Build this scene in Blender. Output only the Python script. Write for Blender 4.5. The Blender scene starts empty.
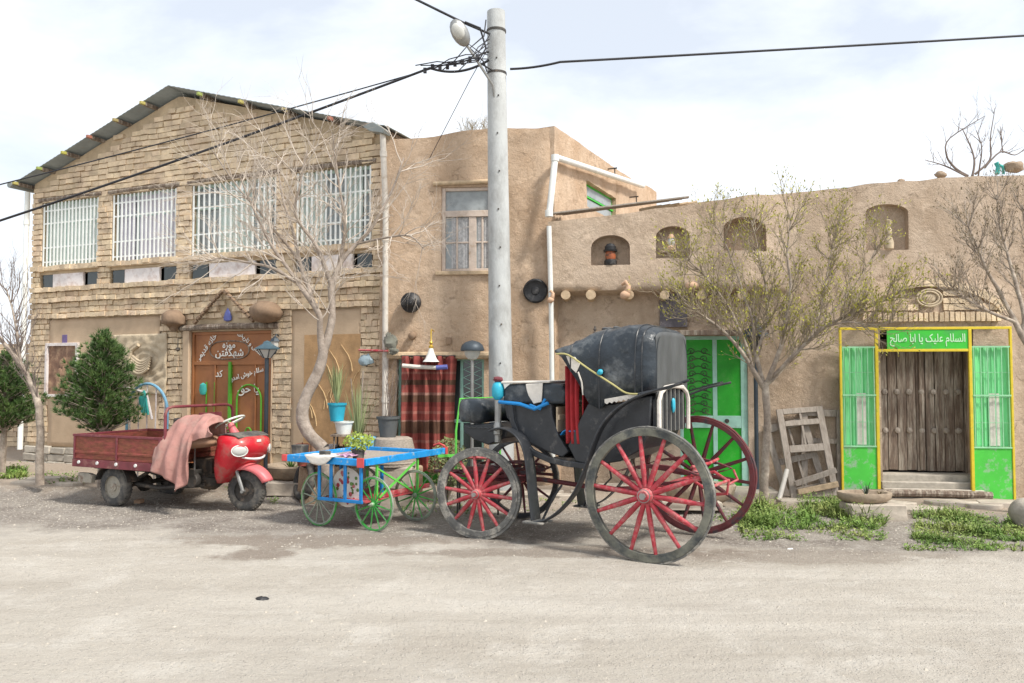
import bpy, bmesh, math, random
from mathutils import Vector, Matrix, noise
random.seed(7)
scene = bpy.context.scene
col = scene.collection
R = math.radians
# ------------------------------------------------------------------ camera, sky, sun, exposure
FPX, CX, CY, CAMH = 800.0, 512.0, 341.5, 1.637
TILT = math.atan((375 - 341.5) / FPX)
cam = bpy.data.cameras.new('camera'); camo = bpy.data.objects.new('camera', cam); col.objects.link(camo)
camo.location = (0, 0, CAMH); camo.rotation_euler = (R(90) + TILT, 0, 0)
cam.sensor_width = 36; cam.lens = 36 * FPX / 1024; cam.clip_end = 2000; cam.clip_start = .05
scene.camera = camo
SUN_EL, SUN_AZ = 50.0, 128.0          # azimuth clockwise from +Y (into the picture): the sun stands behind the viewer's right shoulder
world = bpy.data.worlds.new('World'); scene.world = world; world.use_nodes = True
wn = world.node_tree; wn.nodes.clear()
def N(t, typ, **kw):
    n = t.nodes.new(typ)
    for k, v in kw.items():
        if k.startswith('i_'): n.inputs[k[2:].replace('_', ' ')].default_value = v
        else: setattr(n, k, v)
    return n
L_ = lambda t, a, b: t.links.new(a, b)
sky = N(wn, 'ShaderNodeTexSky', sky_type='NISHITA', sun_disc=False, sun_elevation=R(SUN_EL), sun_rotation=R(SUN_AZ), dust_density=2.5, air_density=1.0, ozone_density=2.5)
tc = N(wn, 'ShaderNodeTexCoord'); mp = N(wn, 'ShaderNodeMapping'); mp.inputs['Scale'].default_value = (1, 1, 2.2)
mp.inputs['Location'].default_value = (3.3, .4, .2)
cn = N(wn, 'ShaderNodeTexNoise'); cn.inputs['Scale'].default_value = 2.3; cn.inputs['Detail'].default_value = 9; cn.inputs['Roughness'].default_value = .55; cn.inputs['Distortion'].default_value = .25
cr = N(wn, 'ShaderNodeValToRGB'); cr.color_ramp.elements[0].position = .38; cr.color_ramp.elements[1].position = .60
cr.color_ramp.elements[0].color = (.60, .60, .60, 1)
mx = N(wn, 'ShaderNodeMix', data_type='RGBA'); mx.inputs[7].default_value = (8.3, 8.7, 9.2, 1)
bgn = N(wn, 'ShaderNodeBackground'); bgn.inputs['Strength'].default_value = .09
wo = N(wn, 'ShaderNodeOutputWorld')
L_(wn, tc.outputs['Generated'], mp.inputs[0]); L_(wn, mp.outputs[0], cn.inputs['Vector']); L_(wn, cn.outputs['Fac'], cr.inputs[0])
L_(wn, cr.outputs[0], mx.inputs[0]); L_(wn, sky.outputs[0], mx.inputs[6]); L_(wn, mx.outputs[2], bgn.inputs[0]); L_(wn, bgn.outputs[0], wo.inputs[0])
sl = bpy.data.lights.new('sun', 'SUN'); sl.energy = 2.9; sl.angle = R(9); sl.color = (1, .95, .87)
so = bpy.data.objects.new('sun', sl); col.objects.link(so)
sd = Vector((math.sin(R(SUN_AZ)) * math.cos(R(SUN_EL)), math.cos(R(SUN_AZ)) * math.cos(R(SUN_EL)), math.sin(R(SUN_EL))))
so.rotation_euler = (-sd).to_track_quat('-Z', 'Y').to_euler()
vs_ = scene.view_settings; vs_.view_transform = 'Standard'; vs_.look = 'None'; vs_.gamma = 1; vs_.use_curve_mapping = False; vs_.exposure = .68

# ------------------------------------------------------------------ pixel rays of the photograph -> places in the world
cT, sT = math.cos(TILT), math.sin(TILT)
def ray(px, py):
    a, b = (px - CX) / FPX, (CY - py) / FPX
    return Vector((a, cT - b * sT, sT + b * cT))
CAM = Vector((0, 0, CAMH))
def at(px, py, Y):
    d = ray(px, py); return CAM + d * (Y / d.y)
def gnd(px, py, z=0.0):
    d = ray(px, py); return CAM + d * ((z - CAMH) / d.z)
class Frame:
    """a local frame standing on the ground: origin (x, y), local x axis direction; local y is 90 degrees to its left"""
    def __init__(s, ox, oy, dx, dy, oz=0.0):
        l = math.hypot(dx, dy); s.o = Vector((ox, oy, oz)); s.u = Vector((dx / l, dy / l, 0)); s.v = Vector((-dy / l, dx / l, 0))
        s.rot = math.atan2(dy, dx)
    def loc(s, p):
        q = p - s.o; return Vector((q.dot(s.u), q.dot(s.v), q.z))
    def w(s, x, y, z): return s.o + s.u * x + s.v * y + Vector((0, 0, z))
    def Y(s, px, py, y=0.0):          # hit with the plane local y
        d = ray(px, py); q = CAM - s.o; t = (y - q.dot(s.v)) / d.dot(s.v); p = s.loc(CAM + d * t); return p.x, p.z
    def X(s, px, py, x=0.0):          # hit with the plane local x
        d = ray(px, py); q = CAM - s.o; t = (x - q.dot(s.u)) / d.dot(s.u); p = s.loc(CAM + d * t); return p.y, p.z
    def Z(s, px, py, z=0.0):
        p = s.loc(gnd(px, py, z)); return p.x, p.y

# ------------------------------------------------------------------ mesh builder
class MB:
    def __init__(s): s.v = []; s.f = []
    def add(s, vs, fs):
        o = len(s.v); s.v += [tuple(p) for p in vs]; s.f += [tuple(i + o for i in f) for f in fs]; return s
    def box(s, x0, x1, y0, y1, z0, z1, M=None, jit=0):
        vs = [Vector((x, y, z)) for z in (z0, z1) for y in (y0, y1) for x in (x0, x1)]
        if jit: vs = [p + Vector((random.uniform(-jit, jit), random.uniform(-jit, jit), random.uniform(-jit, jit))) for p in vs]
        if M is not None: vs = [M @ p for p in vs]
        return s.add(vs, [(0, 2, 3, 1), (4, 5, 7, 6), (0, 1, 5, 4), (2, 6, 7, 3), (0, 4, 6, 2), (1, 3, 7, 5)])
    def bar(s, a, b, w, h, up=(0, 0, 1)):
        """a straight bar of rectangular section from a to b"""
        a, b = Vector(a), Vector(b); d = (b - a); l = d.length; d.normalize(); u = Vector(up); r = d.cross(u)
        if r.length < 1e-4: r = d.cross(Vector((0, 1, 0)))
        r.normalize(); u = r.cross(d)
        vs = [p + r * (sx * w / 2) + u * (sz * h / 2) for p in (a, b) for sx, sz in ((-1, -1), (1, -1), (1, 1), (-1, 1))]
        return s.add(vs, [(3, 2, 1, 0), (4, 5, 6, 7), (0, 1, 5, 4), (1, 2, 6, 5), (2, 3, 7, 6), (3, 0, 4, 7)])
    def tube(s, pts, r, n=8, cap=True, closed=False):
        pts = [Vector(p) for p in pts]; m = len(pts)
        rs = r if isinstance(r, (list, tuple)) else [r] * m
        vs = []; fs = []; prev = None
        for i, p in enumerate(pts):
            if closed: d = pts[(i + 1) % m] - pts[i - 1]
            else: d = pts[min(i + 1, m - 1)] - pts[max(i - 1, 0)]
            if d.length < 1e-9: d = Vector((0, 0, 1))
            d.normalize()
            if prev is None:
                a = Vector((0, 0, 1)) if abs(d.z) < .9 else Vector((1, 0, 0)); e = d.cross(a).normalized()
            else:
                e = prev - d * prev.dot(d)
                if e.length < 1e-6: e = d.orthogonal()
                e.normalize()
            prev = e; g = d.cross(e)
            for k in range(n):
                t = 2 * math.pi * k / n; vs.append(p + (e * math.cos(t) + g * math.sin(t)) * rs[i])
        for i in range(m if closed else m - 1):
            j = (i + 1) % m
            for k in range(n):
                k2 = (k + 1) % n; fs.append((i * n + k, i * n + k2, j * n + k2, j * n + k))
        if cap and not closed:
            fs.append(tuple(range(n - 1, -1, -1))); fs.append(tuple((m - 1) * n + k for k in range(n)))
        return s.add(vs, fs)
    def lathe(s, prof, n=20, c=(0, 0, 0), M=None, capb=True, capt=True):
        vs = []; fs = []; c = Vector(c)
        for r, z in prof:
            for k in range(n):
                t = 2 * math.pi * k / n; vs.append(Vector((r * math.cos(t), r * math.sin(t), z)))
        for i in range(len(prof) - 1):
            for k in range(n):
                k2 = (k + 1) % n; fs.append((i * n + k, i * n + k2, (i + 1) * n + k2, (i + 1) * n + k))
        if capb: fs.append(tuple(range(n - 1, -1, -1)))
        if capt: fs.append(tuple((len(prof) - 1) * n + k for k in range(n)))
        if M is not None: vs = [M @ p for p in vs]
        return s.add([p + c for p in vs], fs)
    def prism(s, poly, a0, a1, axis='y'):
        """polygon extruded along an axis; poly is (x,z) for y, (y,z) for x, (x,y) for z"""
        f = {'y': lambda p, a: (p[0], a, p[1]), 'x': lambda p, a: (a, p[0], p[1]), 'z': lambda p, a: (p[0], p[1], a)}[axis]
        n = len(poly); vs = [f(p, a0) for p in poly] + [f(p, a1) for p in poly]
        fs = [tuple(range(n)), tuple(range(2 * n - 1, n - 1, -1))] + [((i + 1) % n, i, n + i, n + (i + 1) % n) for i in range(n)]
        return s.add(vs, fs)
    def ribbon(s, pts, y0, y1, th):
        """a strip following pts (x,z), from y0 to y1, of thickness th"""
        n = len(pts); nor = []
        for i in range(n):
            a = Vector(pts[max(i - 1, 0)]); b = Vector(pts[min(i + 1, n - 1)]); d = (b - a).normalized(); nor.append(Vector((-d.y, d.x)))
        vs = []
        for i, p in enumerate(pts):
            q = Vector(p) + nor[i] * th
            vs += [(p[0], y0, p[1]), (p[0], y1, p[1]), (q.x, y1, q.y), (q.x, y0, q.y)]
        fs = [(3, 2, 1, 0), (4 * n - 4, 4 * n - 3, 4 * n - 2, 4 * n - 1)]
        for i in range(n - 1):
            for k in range(4):
                k2 = (k + 1) % 4; fs.append((4 * i + k, 4 * i + k2, 4 * i + 4 + k2, 4 * i + 4 + k))
        return s.add(vs, fs)
    def blob(s, c, rx, ry, rz, n=12, m=8, amp=.08, fr=3, seed=0, M=None):
        c = Vector(c); vs = []; fs = []
        for i in range(m + 1):
            th = math.pi * i / m
            for k in range(n):
                ph = 2 * math.pi * k / n; d = Vector((math.sin(th) * math.cos(ph), math.sin(th) * math.sin(ph), math.cos(th)))
                q = 1 + amp * noise.noise(d * fr + Vector((seed, seed * 2.1, 0))) * 2
                p = Vector((d.x * rx * q, d.y * ry * q, d.z * rz * q)); vs.append(c + (M @ p if M is not None else p))
        for i in range(m):
            for k in range(n):
                k2 = (k + 1) % n; fs.append((i * n + k, (i + 1) * n + k, (i + 1) * n + k2, i * n + k2))
        return s.add(vs, fs)
    def grid(s, nu, nv, fn):
        vs = [fn(i / nu, j / nv) for j in range(nv + 1) for i in range(nu + 1)]
        fs = [(j * (nu + 1) + i, j * (nu + 1) + i + 1, (j + 1) * (nu + 1) + i + 1, (j + 1) * (nu + 1) + i) for j in range(nv) for i in range(nu)]
        return s.add(vs, fs)
    def text(s, body, M, size, depth=.003):
        """lettering as flat raised shapes; M maps the text's plane to local coordinates"""
        c = bpy.data.curves.new('lettering', 'FONT'); c.body = body; c.size = size; c.align_x = 'CENTER'; c.align_y = 'CENTER'; c.extrude = depth; c.resolution_u = 3; c.offset = size * .012
        o = bpy.data.objects.new('lettering', c); col.objects.link(o)
        dg = bpy.context.evaluated_depsgraph_get(); me = bpy.data.meshes.new_from_object(o.evaluated_get(dg))
        s.add([M @ v.co for v in me.vertices], [tuple(p.vertices) for p in me.polygons])
        bpy.data.objects.remove(o); bpy.data.curves.remove(c); bpy.data.meshes.remove(me); return s
    def build(s, name, mat, parent=None, bevel=0, smooth=35, solid=0, merge=True, fix=True, sub=0):
        me = bpy.data.meshes.new(name); me.from_pydata(s.v, [], s.f)
        if fix and len(s.f) < 60000:
            bm = bmesh.new(); bm.from_mesh(me)
            if merge: bmesh.ops.remove_doubles(bm, verts=bm.verts, dist=1e-5)
            bmesh.ops.recalc_face_normals(bm, faces=bm.faces); bm.to_mesh(me); bm.free()
        me.update(); me.shade_smooth()
        if smooth < 180: me.set_sharp_from_angle(angle=R(smooth))
        me.materials.append(mat)
        o = bpy.data.objects.new(name, me); col.objects.link(o)
        if parent is not None: o.parent = parent
        if bevel:
            b = o.modifiers.new('bevel', 'BEVEL'); b.width = bevel; b.segments = 2; b.limit_method = 'ANGLE'; b.angle_limit = R(40)
        if solid:
            b = o.modifiers.new('solid', 'SOLIDIFY'); b.thickness = solid; b.offset = 0
        return o
def tag(o, label=None, cat=None, group=None, kind=None):
    if label: o['label'] = label
    if cat: o['category'] = cat
    if group: o['group'] = group
    if kind: o['kind'] = kind
    return o
def empty(name, loc, rot=0.0, label=None, cat=None, group=None):
    o = bpy.data.objects.new(name, None); col.objects.link(o); o.location = loc; o.rotation_euler = (0, 0, rot); o.empty_display_size = .1
    return tag(o, label, cat, group)
def copy_tree(o, parent=None):
    c = o.copy(); col.objects.link(c)
    if parent is not None: c.parent = parent
    for ch in list(o.children): copy_tree(ch, c)
    return c
def rnd(a, b): return random.uniform(a, b)

# ------------------------------------------------------------------ materials
def mk(name, c, rough=.75, metal=0.0, var=.18, vs=5, bump=.25, bs=45, c2=None, s2=4, t2=.55, w2=.06, island=0.0, spec=.4, stretch=None, trans=0, coat=0, dist=.01):
    m = bpy.data.materials.new(name); m.use_nodes = True; t = m.node_tree; b = t.nodes['Principled BSDF']
    tcn = N(t, 'ShaderNodeTexCoord'); src = tcn.outputs['Object']
    if stretch:
        mpn = N(t, 'ShaderNodeMapping'); mpn.inputs['Scale'].default_value = stretch; L_(t, src, mpn.inputs[0]); src = mpn.outputs[0]
    n1 = N(t, 'ShaderNodeTexNoise'); n1.inputs['Scale'].default_value = vs; n1.inputs['Detail'].default_value = 6; n1.inputs['Roughness'].default_value = .65; L_(t, src, n1.inputs['Vector'])
    r1 = N(t, 'ShaderNodeMapRange'); r1.inputs[1].default_value = .3; r1.inputs[2].default_value = .7; r1.inputs[3].default_value = 1 - var; r1.inputs[4].default_value = 1 + var; L_(t, n1.outputs['Fac'], r1.inputs[0])
    vm = N(t, 'ShaderNodeVectorMath', operation='SCALE'); L_(t, r1.outputs[0], vm.inputs['Scale'])
    out = None
    if c2 is not None:
        n2 = N(t, 'ShaderNodeTexNoise'); n2.inputs['Scale'].default_value = s2; n2.inputs['Detail'].default_value = 8; n2.inputs['Roughness'].default_value = .7; L_(t, src, n2.inputs['Vector'])
        r2 = N(t, 'ShaderNodeMapRange'); r2.inputs[1].default_value = t2 - w2; r2.inputs[2].default_value = t2 + w2; L_(t, n2.outputs['Fac'], r2.inputs[0])
        m2 = N(t, 'ShaderNodeMix', data_type='RGBA'); m2.inputs[6].default_value = (*c, 1); m2.inputs[7].default_value = (*c2, 1); L_(t, r2.outputs[0], m2.inputs[0]); L_(t, m2.outputs[2], vm.inputs[0])
    else: vm.inputs[0].default_value = c
    out = vm.outputs[0]
    if island:
        g = N(t, 'ShaderNodeNewGeometry'); ri = N(t, 'ShaderNodeMapRange'); ri.inputs[3].default_value = 1 - island; ri.inputs[4].default_value = 1 + island * .8; L_(t, g.outputs['Random Per Island'], ri.inputs[0])
        v2 = N(t, 'ShaderNodeVectorMath', operation='SCALE'); L_(t, out, v2.inputs[0]); L_(t, ri.outputs[0], v2.inputs['Scale']); out = v2.outputs[0]
    L_(t, out, b.inputs['Base Color'])
    b.inputs['Roughness'].default_value = rough; b.inputs['Metallic'].default_value = metal; b.inputs['Specular IOR Level'].default_value = spec
    if trans: b.inputs['Transmission Weight'].default_value = trans
    if coat: b.inputs['Coat Weight'].default_value = coat
    if bump:
        nb = N(t, 'ShaderNodeTexNoise'); nb.inputs['Scale'].default_value = bs; nb.inputs['Detail'].default_value = 5; L_(t, src, nb.inputs['Vector'])
        bp = N(t, 'ShaderNodeBump'); bp.inputs['Strength'].default_value = bump; bp.inputs['Distance'].default_value = dist; L_(t, nb.outputs['Fac'], bp.inputs['Height']); L_(t, bp.outputs[0], b.inputs['Normal'])
    return m
def mud_mat(name, c, c2, big=.8):
    """mud and straw plaster: blotches, pale rubbed patches, chopped straw flecks, trowel lumps, fine cracks"""
    m = bpy.data.materials.new(name); m.use_nodes = True; t = m.node_tree; b = t.nodes['Principled BSDF']; b.inputs['Roughness'].default_value = .95; b.inputs['Specular IOR Level'].default_value = .15
    tcn = N(t, 'ShaderNodeTexCoord'); src = tcn.outputs['Object']
    def nz(s, d=6, r=.6, v=None):
        n = N(t, 'ShaderNodeTexNoise'); n.inputs['Scale'].default_value = s; n.inputs['Detail'].default_value = d; n.inputs['Roughness'].default_value = r; L_(t, v or src, n.inputs['Vector']); return n.outputs['Fac']
    def rg(x, a, b_, c_=0, d_=1):
        n = N(t, 'ShaderNodeMapRange'); n.inputs[1].default_value = a; n.inputs[2].default_value = b_; n.inputs[3].default_value = c_; n.inputs[4].default_value = d_; L_(t, x, n.inputs[0]); return n.outputs[0]
    def mix(f, a, b_):
        n = N(t, 'ShaderNodeMix', data_type='RGBA'); L_(t, f, n.inputs[0])
        for i, x in ((6, a), (7, b_)):
            if isinstance(x, tuple): n.inputs[i].default_value = (*x, 1)
            else: L_(t, x, n.inputs[i])
        return n.outputs[2]
    k = mix(rg(nz(big, 8, .68), .38, .62), c, c2)
    k = mix(rg(nz(2.7, 8, .72), .52, .66, 0, .6), k, tuple(x * 1.2 for x in c2))
    k = mix(rg(nz(5.3, 8, .75), .54, .66, 0, .6), k, tuple(x * .66 for x in c))
    mpn = N(t, 'ShaderNodeMapping'); mpn.inputs['Scale'].default_value = (1.0, 1.0, .28); L_(t, src, mpn.inputs[0])
    k = mix(rg(nz(3.1, 6, .7, mpn.outputs[0]), .52, .72, 0, .5), k, tuple(x * .72 for x in c))
    k = mix(rg(nz(4.2, 9, .75), .57, .61, 0, .4), k, tuple(min(1, x * 1.25) for x in c2))
    spz = N(t, 'ShaderNodeSeparateXYZ'); L_(t, src, spz.inputs[0]); dm = N(t, 'ShaderNodeMath', operation='MULTIPLY_ADD'); L_(t, nz(2.2, 8, .7), dm.inputs[0]); dm.inputs[1].default_value = -1.6; L_(t, spz.outputs['Z'], dm.inputs[2])
    k = mix(rg(dm.outputs[0], -.75, -.25, .6, 0), k, tuple(x * .68 for x in c))
    k = mix(rg(nz(75, 3, .6), .62, .72, 0, .55), k, tuple(min(1, x * 1.55) for x in c2))
    k = mix(rg(nz(48, 3, .6), .63, .72, 0, .5), k, tuple(x * .5 for x in c))
    L_(t, k, b.inputs['Base Color'])
    dn_ = N(t, 'ShaderNodeTexNoise'); dn_.inputs['Scale'].default_value = 2.5; dn_.inputs['Detail'].default_value = 7; L_(t, src, dn_.inputs['Vector'])
    va = N(t, 'ShaderNodeVectorMath', operation='MULTIPLY_ADD'); L_(t, dn_.outputs['Color'], va.inputs[0]); va.inputs[1].default_value = (.9, .9, .9); L_(t, src, va.inputs[2])
    vo = N(t, 'ShaderNodeTexVoronoi', feature='DISTANCE_TO_EDGE'); vo.inputs['Scale'].default_value = 2.6; L_(t, va.outputs[0], vo.inputs['Vector'])
    ck = N(t, 'ShaderNodeMath', operation='MULTIPLY'); L_(t, rg(vo.outputs['Distance'], 0, .012, -.8, 0), ck.inputs[0]); L_(t, rg(nz(1.3, 4, .6), .5, .6, 0, 1), ck.inputs[1]); crk = ck.outputs[0]
    ad = N(t, 'ShaderNodeMath', operation='ADD'); L_(t, nz(14, 8, .7), ad.inputs[0]); L_(t, crk, ad.inputs[1])
    ad2 = N(t, 'ShaderNodeMath', operation='MULTIPLY_ADD'); L_(t, nz(90, 4, .6), ad2.inputs[0]); ad2.inputs[1].default_value = .4; L_(t, ad.outputs[0], ad2.inputs[2])
    bp = N(t, 'ShaderNodeBump'); bp.inputs['Strength'].default_value = .75; bp.inputs['Distance'].default_value = .035; L_(t, ad2.outputs[0], bp.inputs['Height']); L_(t, bp.outputs[0], b.inputs['Normal'])
    return m
MAT = dict(
    mud=mud_mat('mud_plaster', (.475, .335, .225), (.59, .455, .335)),
    mud2=mud_mat('mud_plaster_grey', (.42, .315, .225), (.545, .435, .335)),
    mortar=mk('mortar', (.48, .375, .25), .95, var=.3, vs=3, bump=.6, bs=30),
    brick=mk('mud_brick', (.66, .53, .36), .92, var=.25, vs=5, bump=.8, bs=50, island=.16, c2=(.55, .42, .30), s2=2.2, t2=.52, w2=.12),
    stone=mk('stone', (.42, .38, .32), .9, var=.25, vs=7, bump=.7, bs=25, island=.2),
    plaster=mk('clay_render', (.53, .40, .275), .93, var=.12, vs=2, bump=.35, bs=40, c2=(.46, .34, .23), s2=1.4, t2=.5, w2=.15),
    white=mk('white_paint', (.72, .73, .70), .5, var=.1, vs=8, bump=.1, c2=(.45, .42, .36), s2=9, t2=.66, w2=.06),
    panel=mk('white_board', (.74, .69, .67), .7, var=.12, vs=4, bump=.1, c2=(.48, .38, .34), s2=5, t2=.58, w2=.1),
    pipe=mk('pvc_pipe', (.62, .58, .52), .5, var=.14, vs=6, bump=.05, c2=(.40, .33, .25), s2=7, t2=.6, w2=.08),
    grille=mk('grille_paint', (.80, .82, .79), .5, var=.08, vs=10, bump=.05),
    mint=mk('mint_paint', (.36, .62, .52), .5, var=.12, vs=8, bump=.1, c2=(.30, .33, .28), s2=12, t2=.66),
    curtain=mk('sheer_curtain', (.60, .68, .63), .85, var=.1, vs=3, bump=.1),
    glass=mk('dark_glass', (.05, .06, .06), .08, var=.2, vs=2, bump=0, spec=.7),
    dusty=mk('dusty_glass', (.33, .36, .37), .3, var=.3, vs=3, bump=.1, c2=(.12, .13, .13), s2=3, t2=.6, w2=.1),
    dark=mk('dark_void', (.03, .028, .025), .9, var=.2, bump=0),
    tin=mk('roof_sheet', (.24, .26, .25), .5, metal=.3, var=.15, vs=5, bump=.1, bs=8, c2=(.25, .20, .16), s2=6, t2=.66),
    wood=mk('old_wood', (.17, .125, .095), .85, var=.4, vs=9, bump=.7, bs=30, stretch=(6, 6, .6), c2=(.37, .32, .26), s2=3, t2=.54, w2=.08),
    greywood=mk('weathered_wood', (.34, .295, .25), .85, var=.28, vs=8, bump=.4, bs=30, stretch=(5, 5, 1.2), c2=(.26, .21, .17), s2=3, t2=.6, w2=.08),
    log=mk('log_end', (.50, .38, .25), .9, var=.3, vs=12, bump=.5, bs=30),
    budtwig=mk('bud_twig', (.29, .24, .175), .9, var=.25, vs=8, bump=0),
    bark=mk('bark', (.30, .245, .20), .92, var=.35, vs=14, bump=.7, bs=50, c2=(.44, .38, .31), s2=6, t2=.55, w2=.08),
    palebark=mk('pale_bark', (.34, .285, .24), .92, var=.28, vs=12, bump=.8, bs=45, c2=(.26, .21, .17), s2=7, t2=.57, w2=.08),
    twig=mk('twig', (.54, .47, .40), .9, var=.2, vs=8, bump=0),
    darktwig=mk('dark_twig', (.20, .16, .14), .9, var=.25, vs=8, bump=0),
    bud=mk('spring_leaf', (.38, .36, .06), .7, var=.35, vs=3, bump=0, island=.3),
    drybud=mk('brown_bud', (.24, .19, .11), .8, var=.35, vs=3, bump=0, island=.3),
    needle=mk('pine_needle', (.055, .11, .028), .65, var=.4, vs=5, bump=0, island=.45, c2=(.13, .20, .05), s2=6, t2=.56, w2=.1),
    grass=mk('weeds', (.12, .22, .035), .7, var=.35, vs=3, bump=0, island=.4, c2=(.24, .27, .08), s2=1.5, t2=.55, w2=.1),
    leaf=mk('leaf', (.12, .22, .05), .6, var=.3, vs=6, bump=0, island=.3),
    drystalk=mk('dry_stalk', (.50, .40, .20), .8, var=.25, vs=6, bump=0, island=.25),
    concrete=mk('concrete', (.47, .485, .48), .85, var=.13, vs=4, bump=.4, bs=60, c2=(.31, .31, .30), s2=2.5, t2=.58, w2=.1, stretch=(1, 1, .5)),
    slab=mk('slab', (.44, .385, .32), .9, var=.22, vs=5, bump=.6, bs=22, island=.18),
    black=mk('black_lacquer', (.032, .035, .040), .38, var=.3, vs=6, bump=.12, bs=20, c2=(.12, .115, .11), s2=7, t2=.64, w2=.08),
    leather=mk('black_leather', (.026, .034, .043), .38, var=.4, vs=3, bump=.7, bs=7, c2=(.15, .16, .165), s2=4.0, t2=.62, w2=.10, dist=.03),
    greyleather=mk('faded_leather', (.085, .09, .092), .6, var=.3, vs=4, bump=.5, bs=9, stretch=(1, 1, .3), dist=.02),
    rubber=mk('rubber', (.06, .06, .06), .8, var=.3, vs=8, bump=.3, bs=60, c2=(.2, .18, .15), s2=5, t2=.55, w2=.1),
    redpaint=mk('red_wheel_paint', (.40, .04, .055), .5, var=.35, vs=9, bump=.3, c2=(.42, .17, .16), s2=12, t2=.54, w2=.08),
    olive=mk('worn_rim', (.17, .168, .135), .85, var=.4, vs=5, bump=.3, c2=(.06, .065, .065), s2=4, t2=.53, w2=.08),
    greyrim=mk('grey_rim', (.14, .138, .13), .85, var=.4, vs=7, bump=.6, c2=(.33, .31, .27), s2=9, t2=.55, w2=.05),
    darkred_shade=mk('dark_red_rim_shade', (.15, .035, .04), .6, var=.4, vs=9, bump=.3, c2=(.05, .04, .045), s2=9, t2=.55, w2=.06),  # far wheel red; also the red darkened for shade under the carriage
    redcloth=mk('red_cloth', (.35, .025, .03), .85, var=.25, vs=6, bump=.4, bs=15),
    rag=mk('white_rag', (.66, .62, .56), .9, var=.15, vs=8, bump=.5, bs=30),
    cyan=mk('cyan_plastic', (.03, .36, .50), .45, var=.2, vs=8, bump=.15),
    blue=mk('blue_paint', (.01, .20, .52), .5, var=.2, vs=6, bump=.2, bs=30, c2=(.02, .09, .22), s2=9, t2=.66, w2=.05),
    skyblue=mk('sky_blue_paint', (.015, .28, .68), .5, var=.2, vs=6, bump=.2, bs=30, c2=(.3, .40, .46), s2=14, t2=.60, w2=.04),
    greenp=mk('green_paint', (.05, .50, .045), .42, var=.1, vs=3, bump=.12, bs=15, c2=(.07, .36, .09), s2=2.5, t2=.62, w2=.08),
    greenw=mk('green_sheet', (.075, .54, .06), .5, var=.12, vs=3, bump=.1, bs=15, c2=(.30, .45, .30), s2=4.5, t2=.56, w2=.05),
    greend=mk('green_door', (.02, .36, .02), .4, var=.25, vs=2.5, bump=.2, bs=6, c2=(.08, .30, .06), s2=5, t2=.62, w2=.1),
    wheelgreen=mk('green_wheel', (.06, .40, .07), .5, var=.3, vs=9, bump=.2, c2=(.30, .33, .26), s2=10, t2=.56, w2=.06),
    palewheel=mk('pale_wheel', (.28, .31, .25), .6, var=.3, vs=9, bump=.2, c2=(.10, .22, .08), s2=10, t2=.58, w2=.06),
    green_l=mk('light_green_bar', (.13, .55, .08), .5, var=.15, vs=9, bump=.1),
    curt_g=mk('green_cloth', (.20, .68, .28), .8, var=.2, vs=2, bump=.3, bs=10, stretch=(5, 5, .4), c2=(.45, .82, .52), s2=3, t2=.62, w2=.1),
    yellow=mk('yellow_paint', (.68, .52, .035), .5, var=.15, vs=9, bump=.15, c2=(.38, .36, .05), s2=9, t2=.62, w2=.05),
    maroon=mk('maroon_paint', (.17, .035, .045), .5, var=.3, vs=7, bump=.2, c2=(.26, .12, .10), s2=6, t2=.6, w2=.08),
    rust=mk('rusty_board', (.19, .065, .035), .75, var=.4, vs=9, bump=.3, stretch=(1, 1, 3), c2=(.26, .06, .05), s2=6, t2=.52, w2=.1),
    trikered=mk('trike_red', (.56, .022, .035), .32, var=.2, vs=4, bump=.12, bs=12, coat=.15, c2=(.40, .13, .11), s2=6, t2=.56, w2=.09),
    pinkred=mk('sunfaded_red', (.66, .16, .17), .4, var=.12, vs=5, bump=.05),
    pink=mk('pink_cloth', (.42, .215, .185), .9, var=.16, vs=5, bump=.45, bs=14, c2=(.40, .26, .22), s2=4, t2=.58, w2=.1, dist=.02),
    seat=mk('seat_vinyl', (.38, .23, .15), .6, var=.2, vs=6, bump=.2),
    creamrim=mk('cream_rim', (.36, .33, .27), .7, var=.3, vs=8, bump=.2, c2=(.16, .11, .08), s2=8, t2=.58),
    tanstone=mk('tan_stone', (.36, .285, .21), .9, var=.25, vs=6, bump=.6, bs=25, c2=(.27, .21, .155), s2=5, t2=.55, w2=.1),
    metal=mk('dull_metal', (.32, .32, .31), .45, metal=.7, var=.2, vs=8, bump=.15),
    darkmetal=mk('greasy_metal', (.06, .055, .05), .6, metal=.3, var=.4, vs=8, bump=.3, c2=(.16, .12, .09), s2=7, t2=.58),
    lamp=mk('lamp_iron', (.055, .07, .085), .5, metal=.3, var=.2, vs=8, bump=.1),
    lampglass=mk('lamp_glass', (.50, .50, .47), .3, var=.1, bump=0),
    doorbrown=mk('brown_sheet_door', (.33, .135, .05), .5, var=.12, vs=4, bump=.1, bs=12, c2=(.26, .10, .045), s2=3, t2=.6, w2=.1),
    letter=mk('white_lettering', (.80, .78, .72), .6, var=.05, bump=0),
    palegreen=mk('pale_lettering', (.55, .80, .55), .6, var=.05, bump=0),
    darkpot=mk('blackened_copper', (.028, .028, .030), .5, metal=.2, var=.4, vs=7, bump=.3, c2=(.1, .095, .09), s2=5, t2=.6),
    clay=mk('unfired_clay', (.24, .165, .11), .95, var=.25, vs=6, bump=.7, bs=20),
    terracotta=mk('terracotta', (.55, .36, .24), .85, var=.15, vs=6, bump=.2),
    straw=mk('wicker', (.34, .29, .24), .9, var=.35, vs=30, bump=.8, bs=45, stretch=(1, 1, 4)),
    gold=mk('gold_paint', (.62, .42, .08), .4, metal=.5, var=.1, bump=0),
    brownpaint=mk('mural_ground', (.42, .26, .13), .9, var=.25, vs=4, bump=.3),
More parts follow.
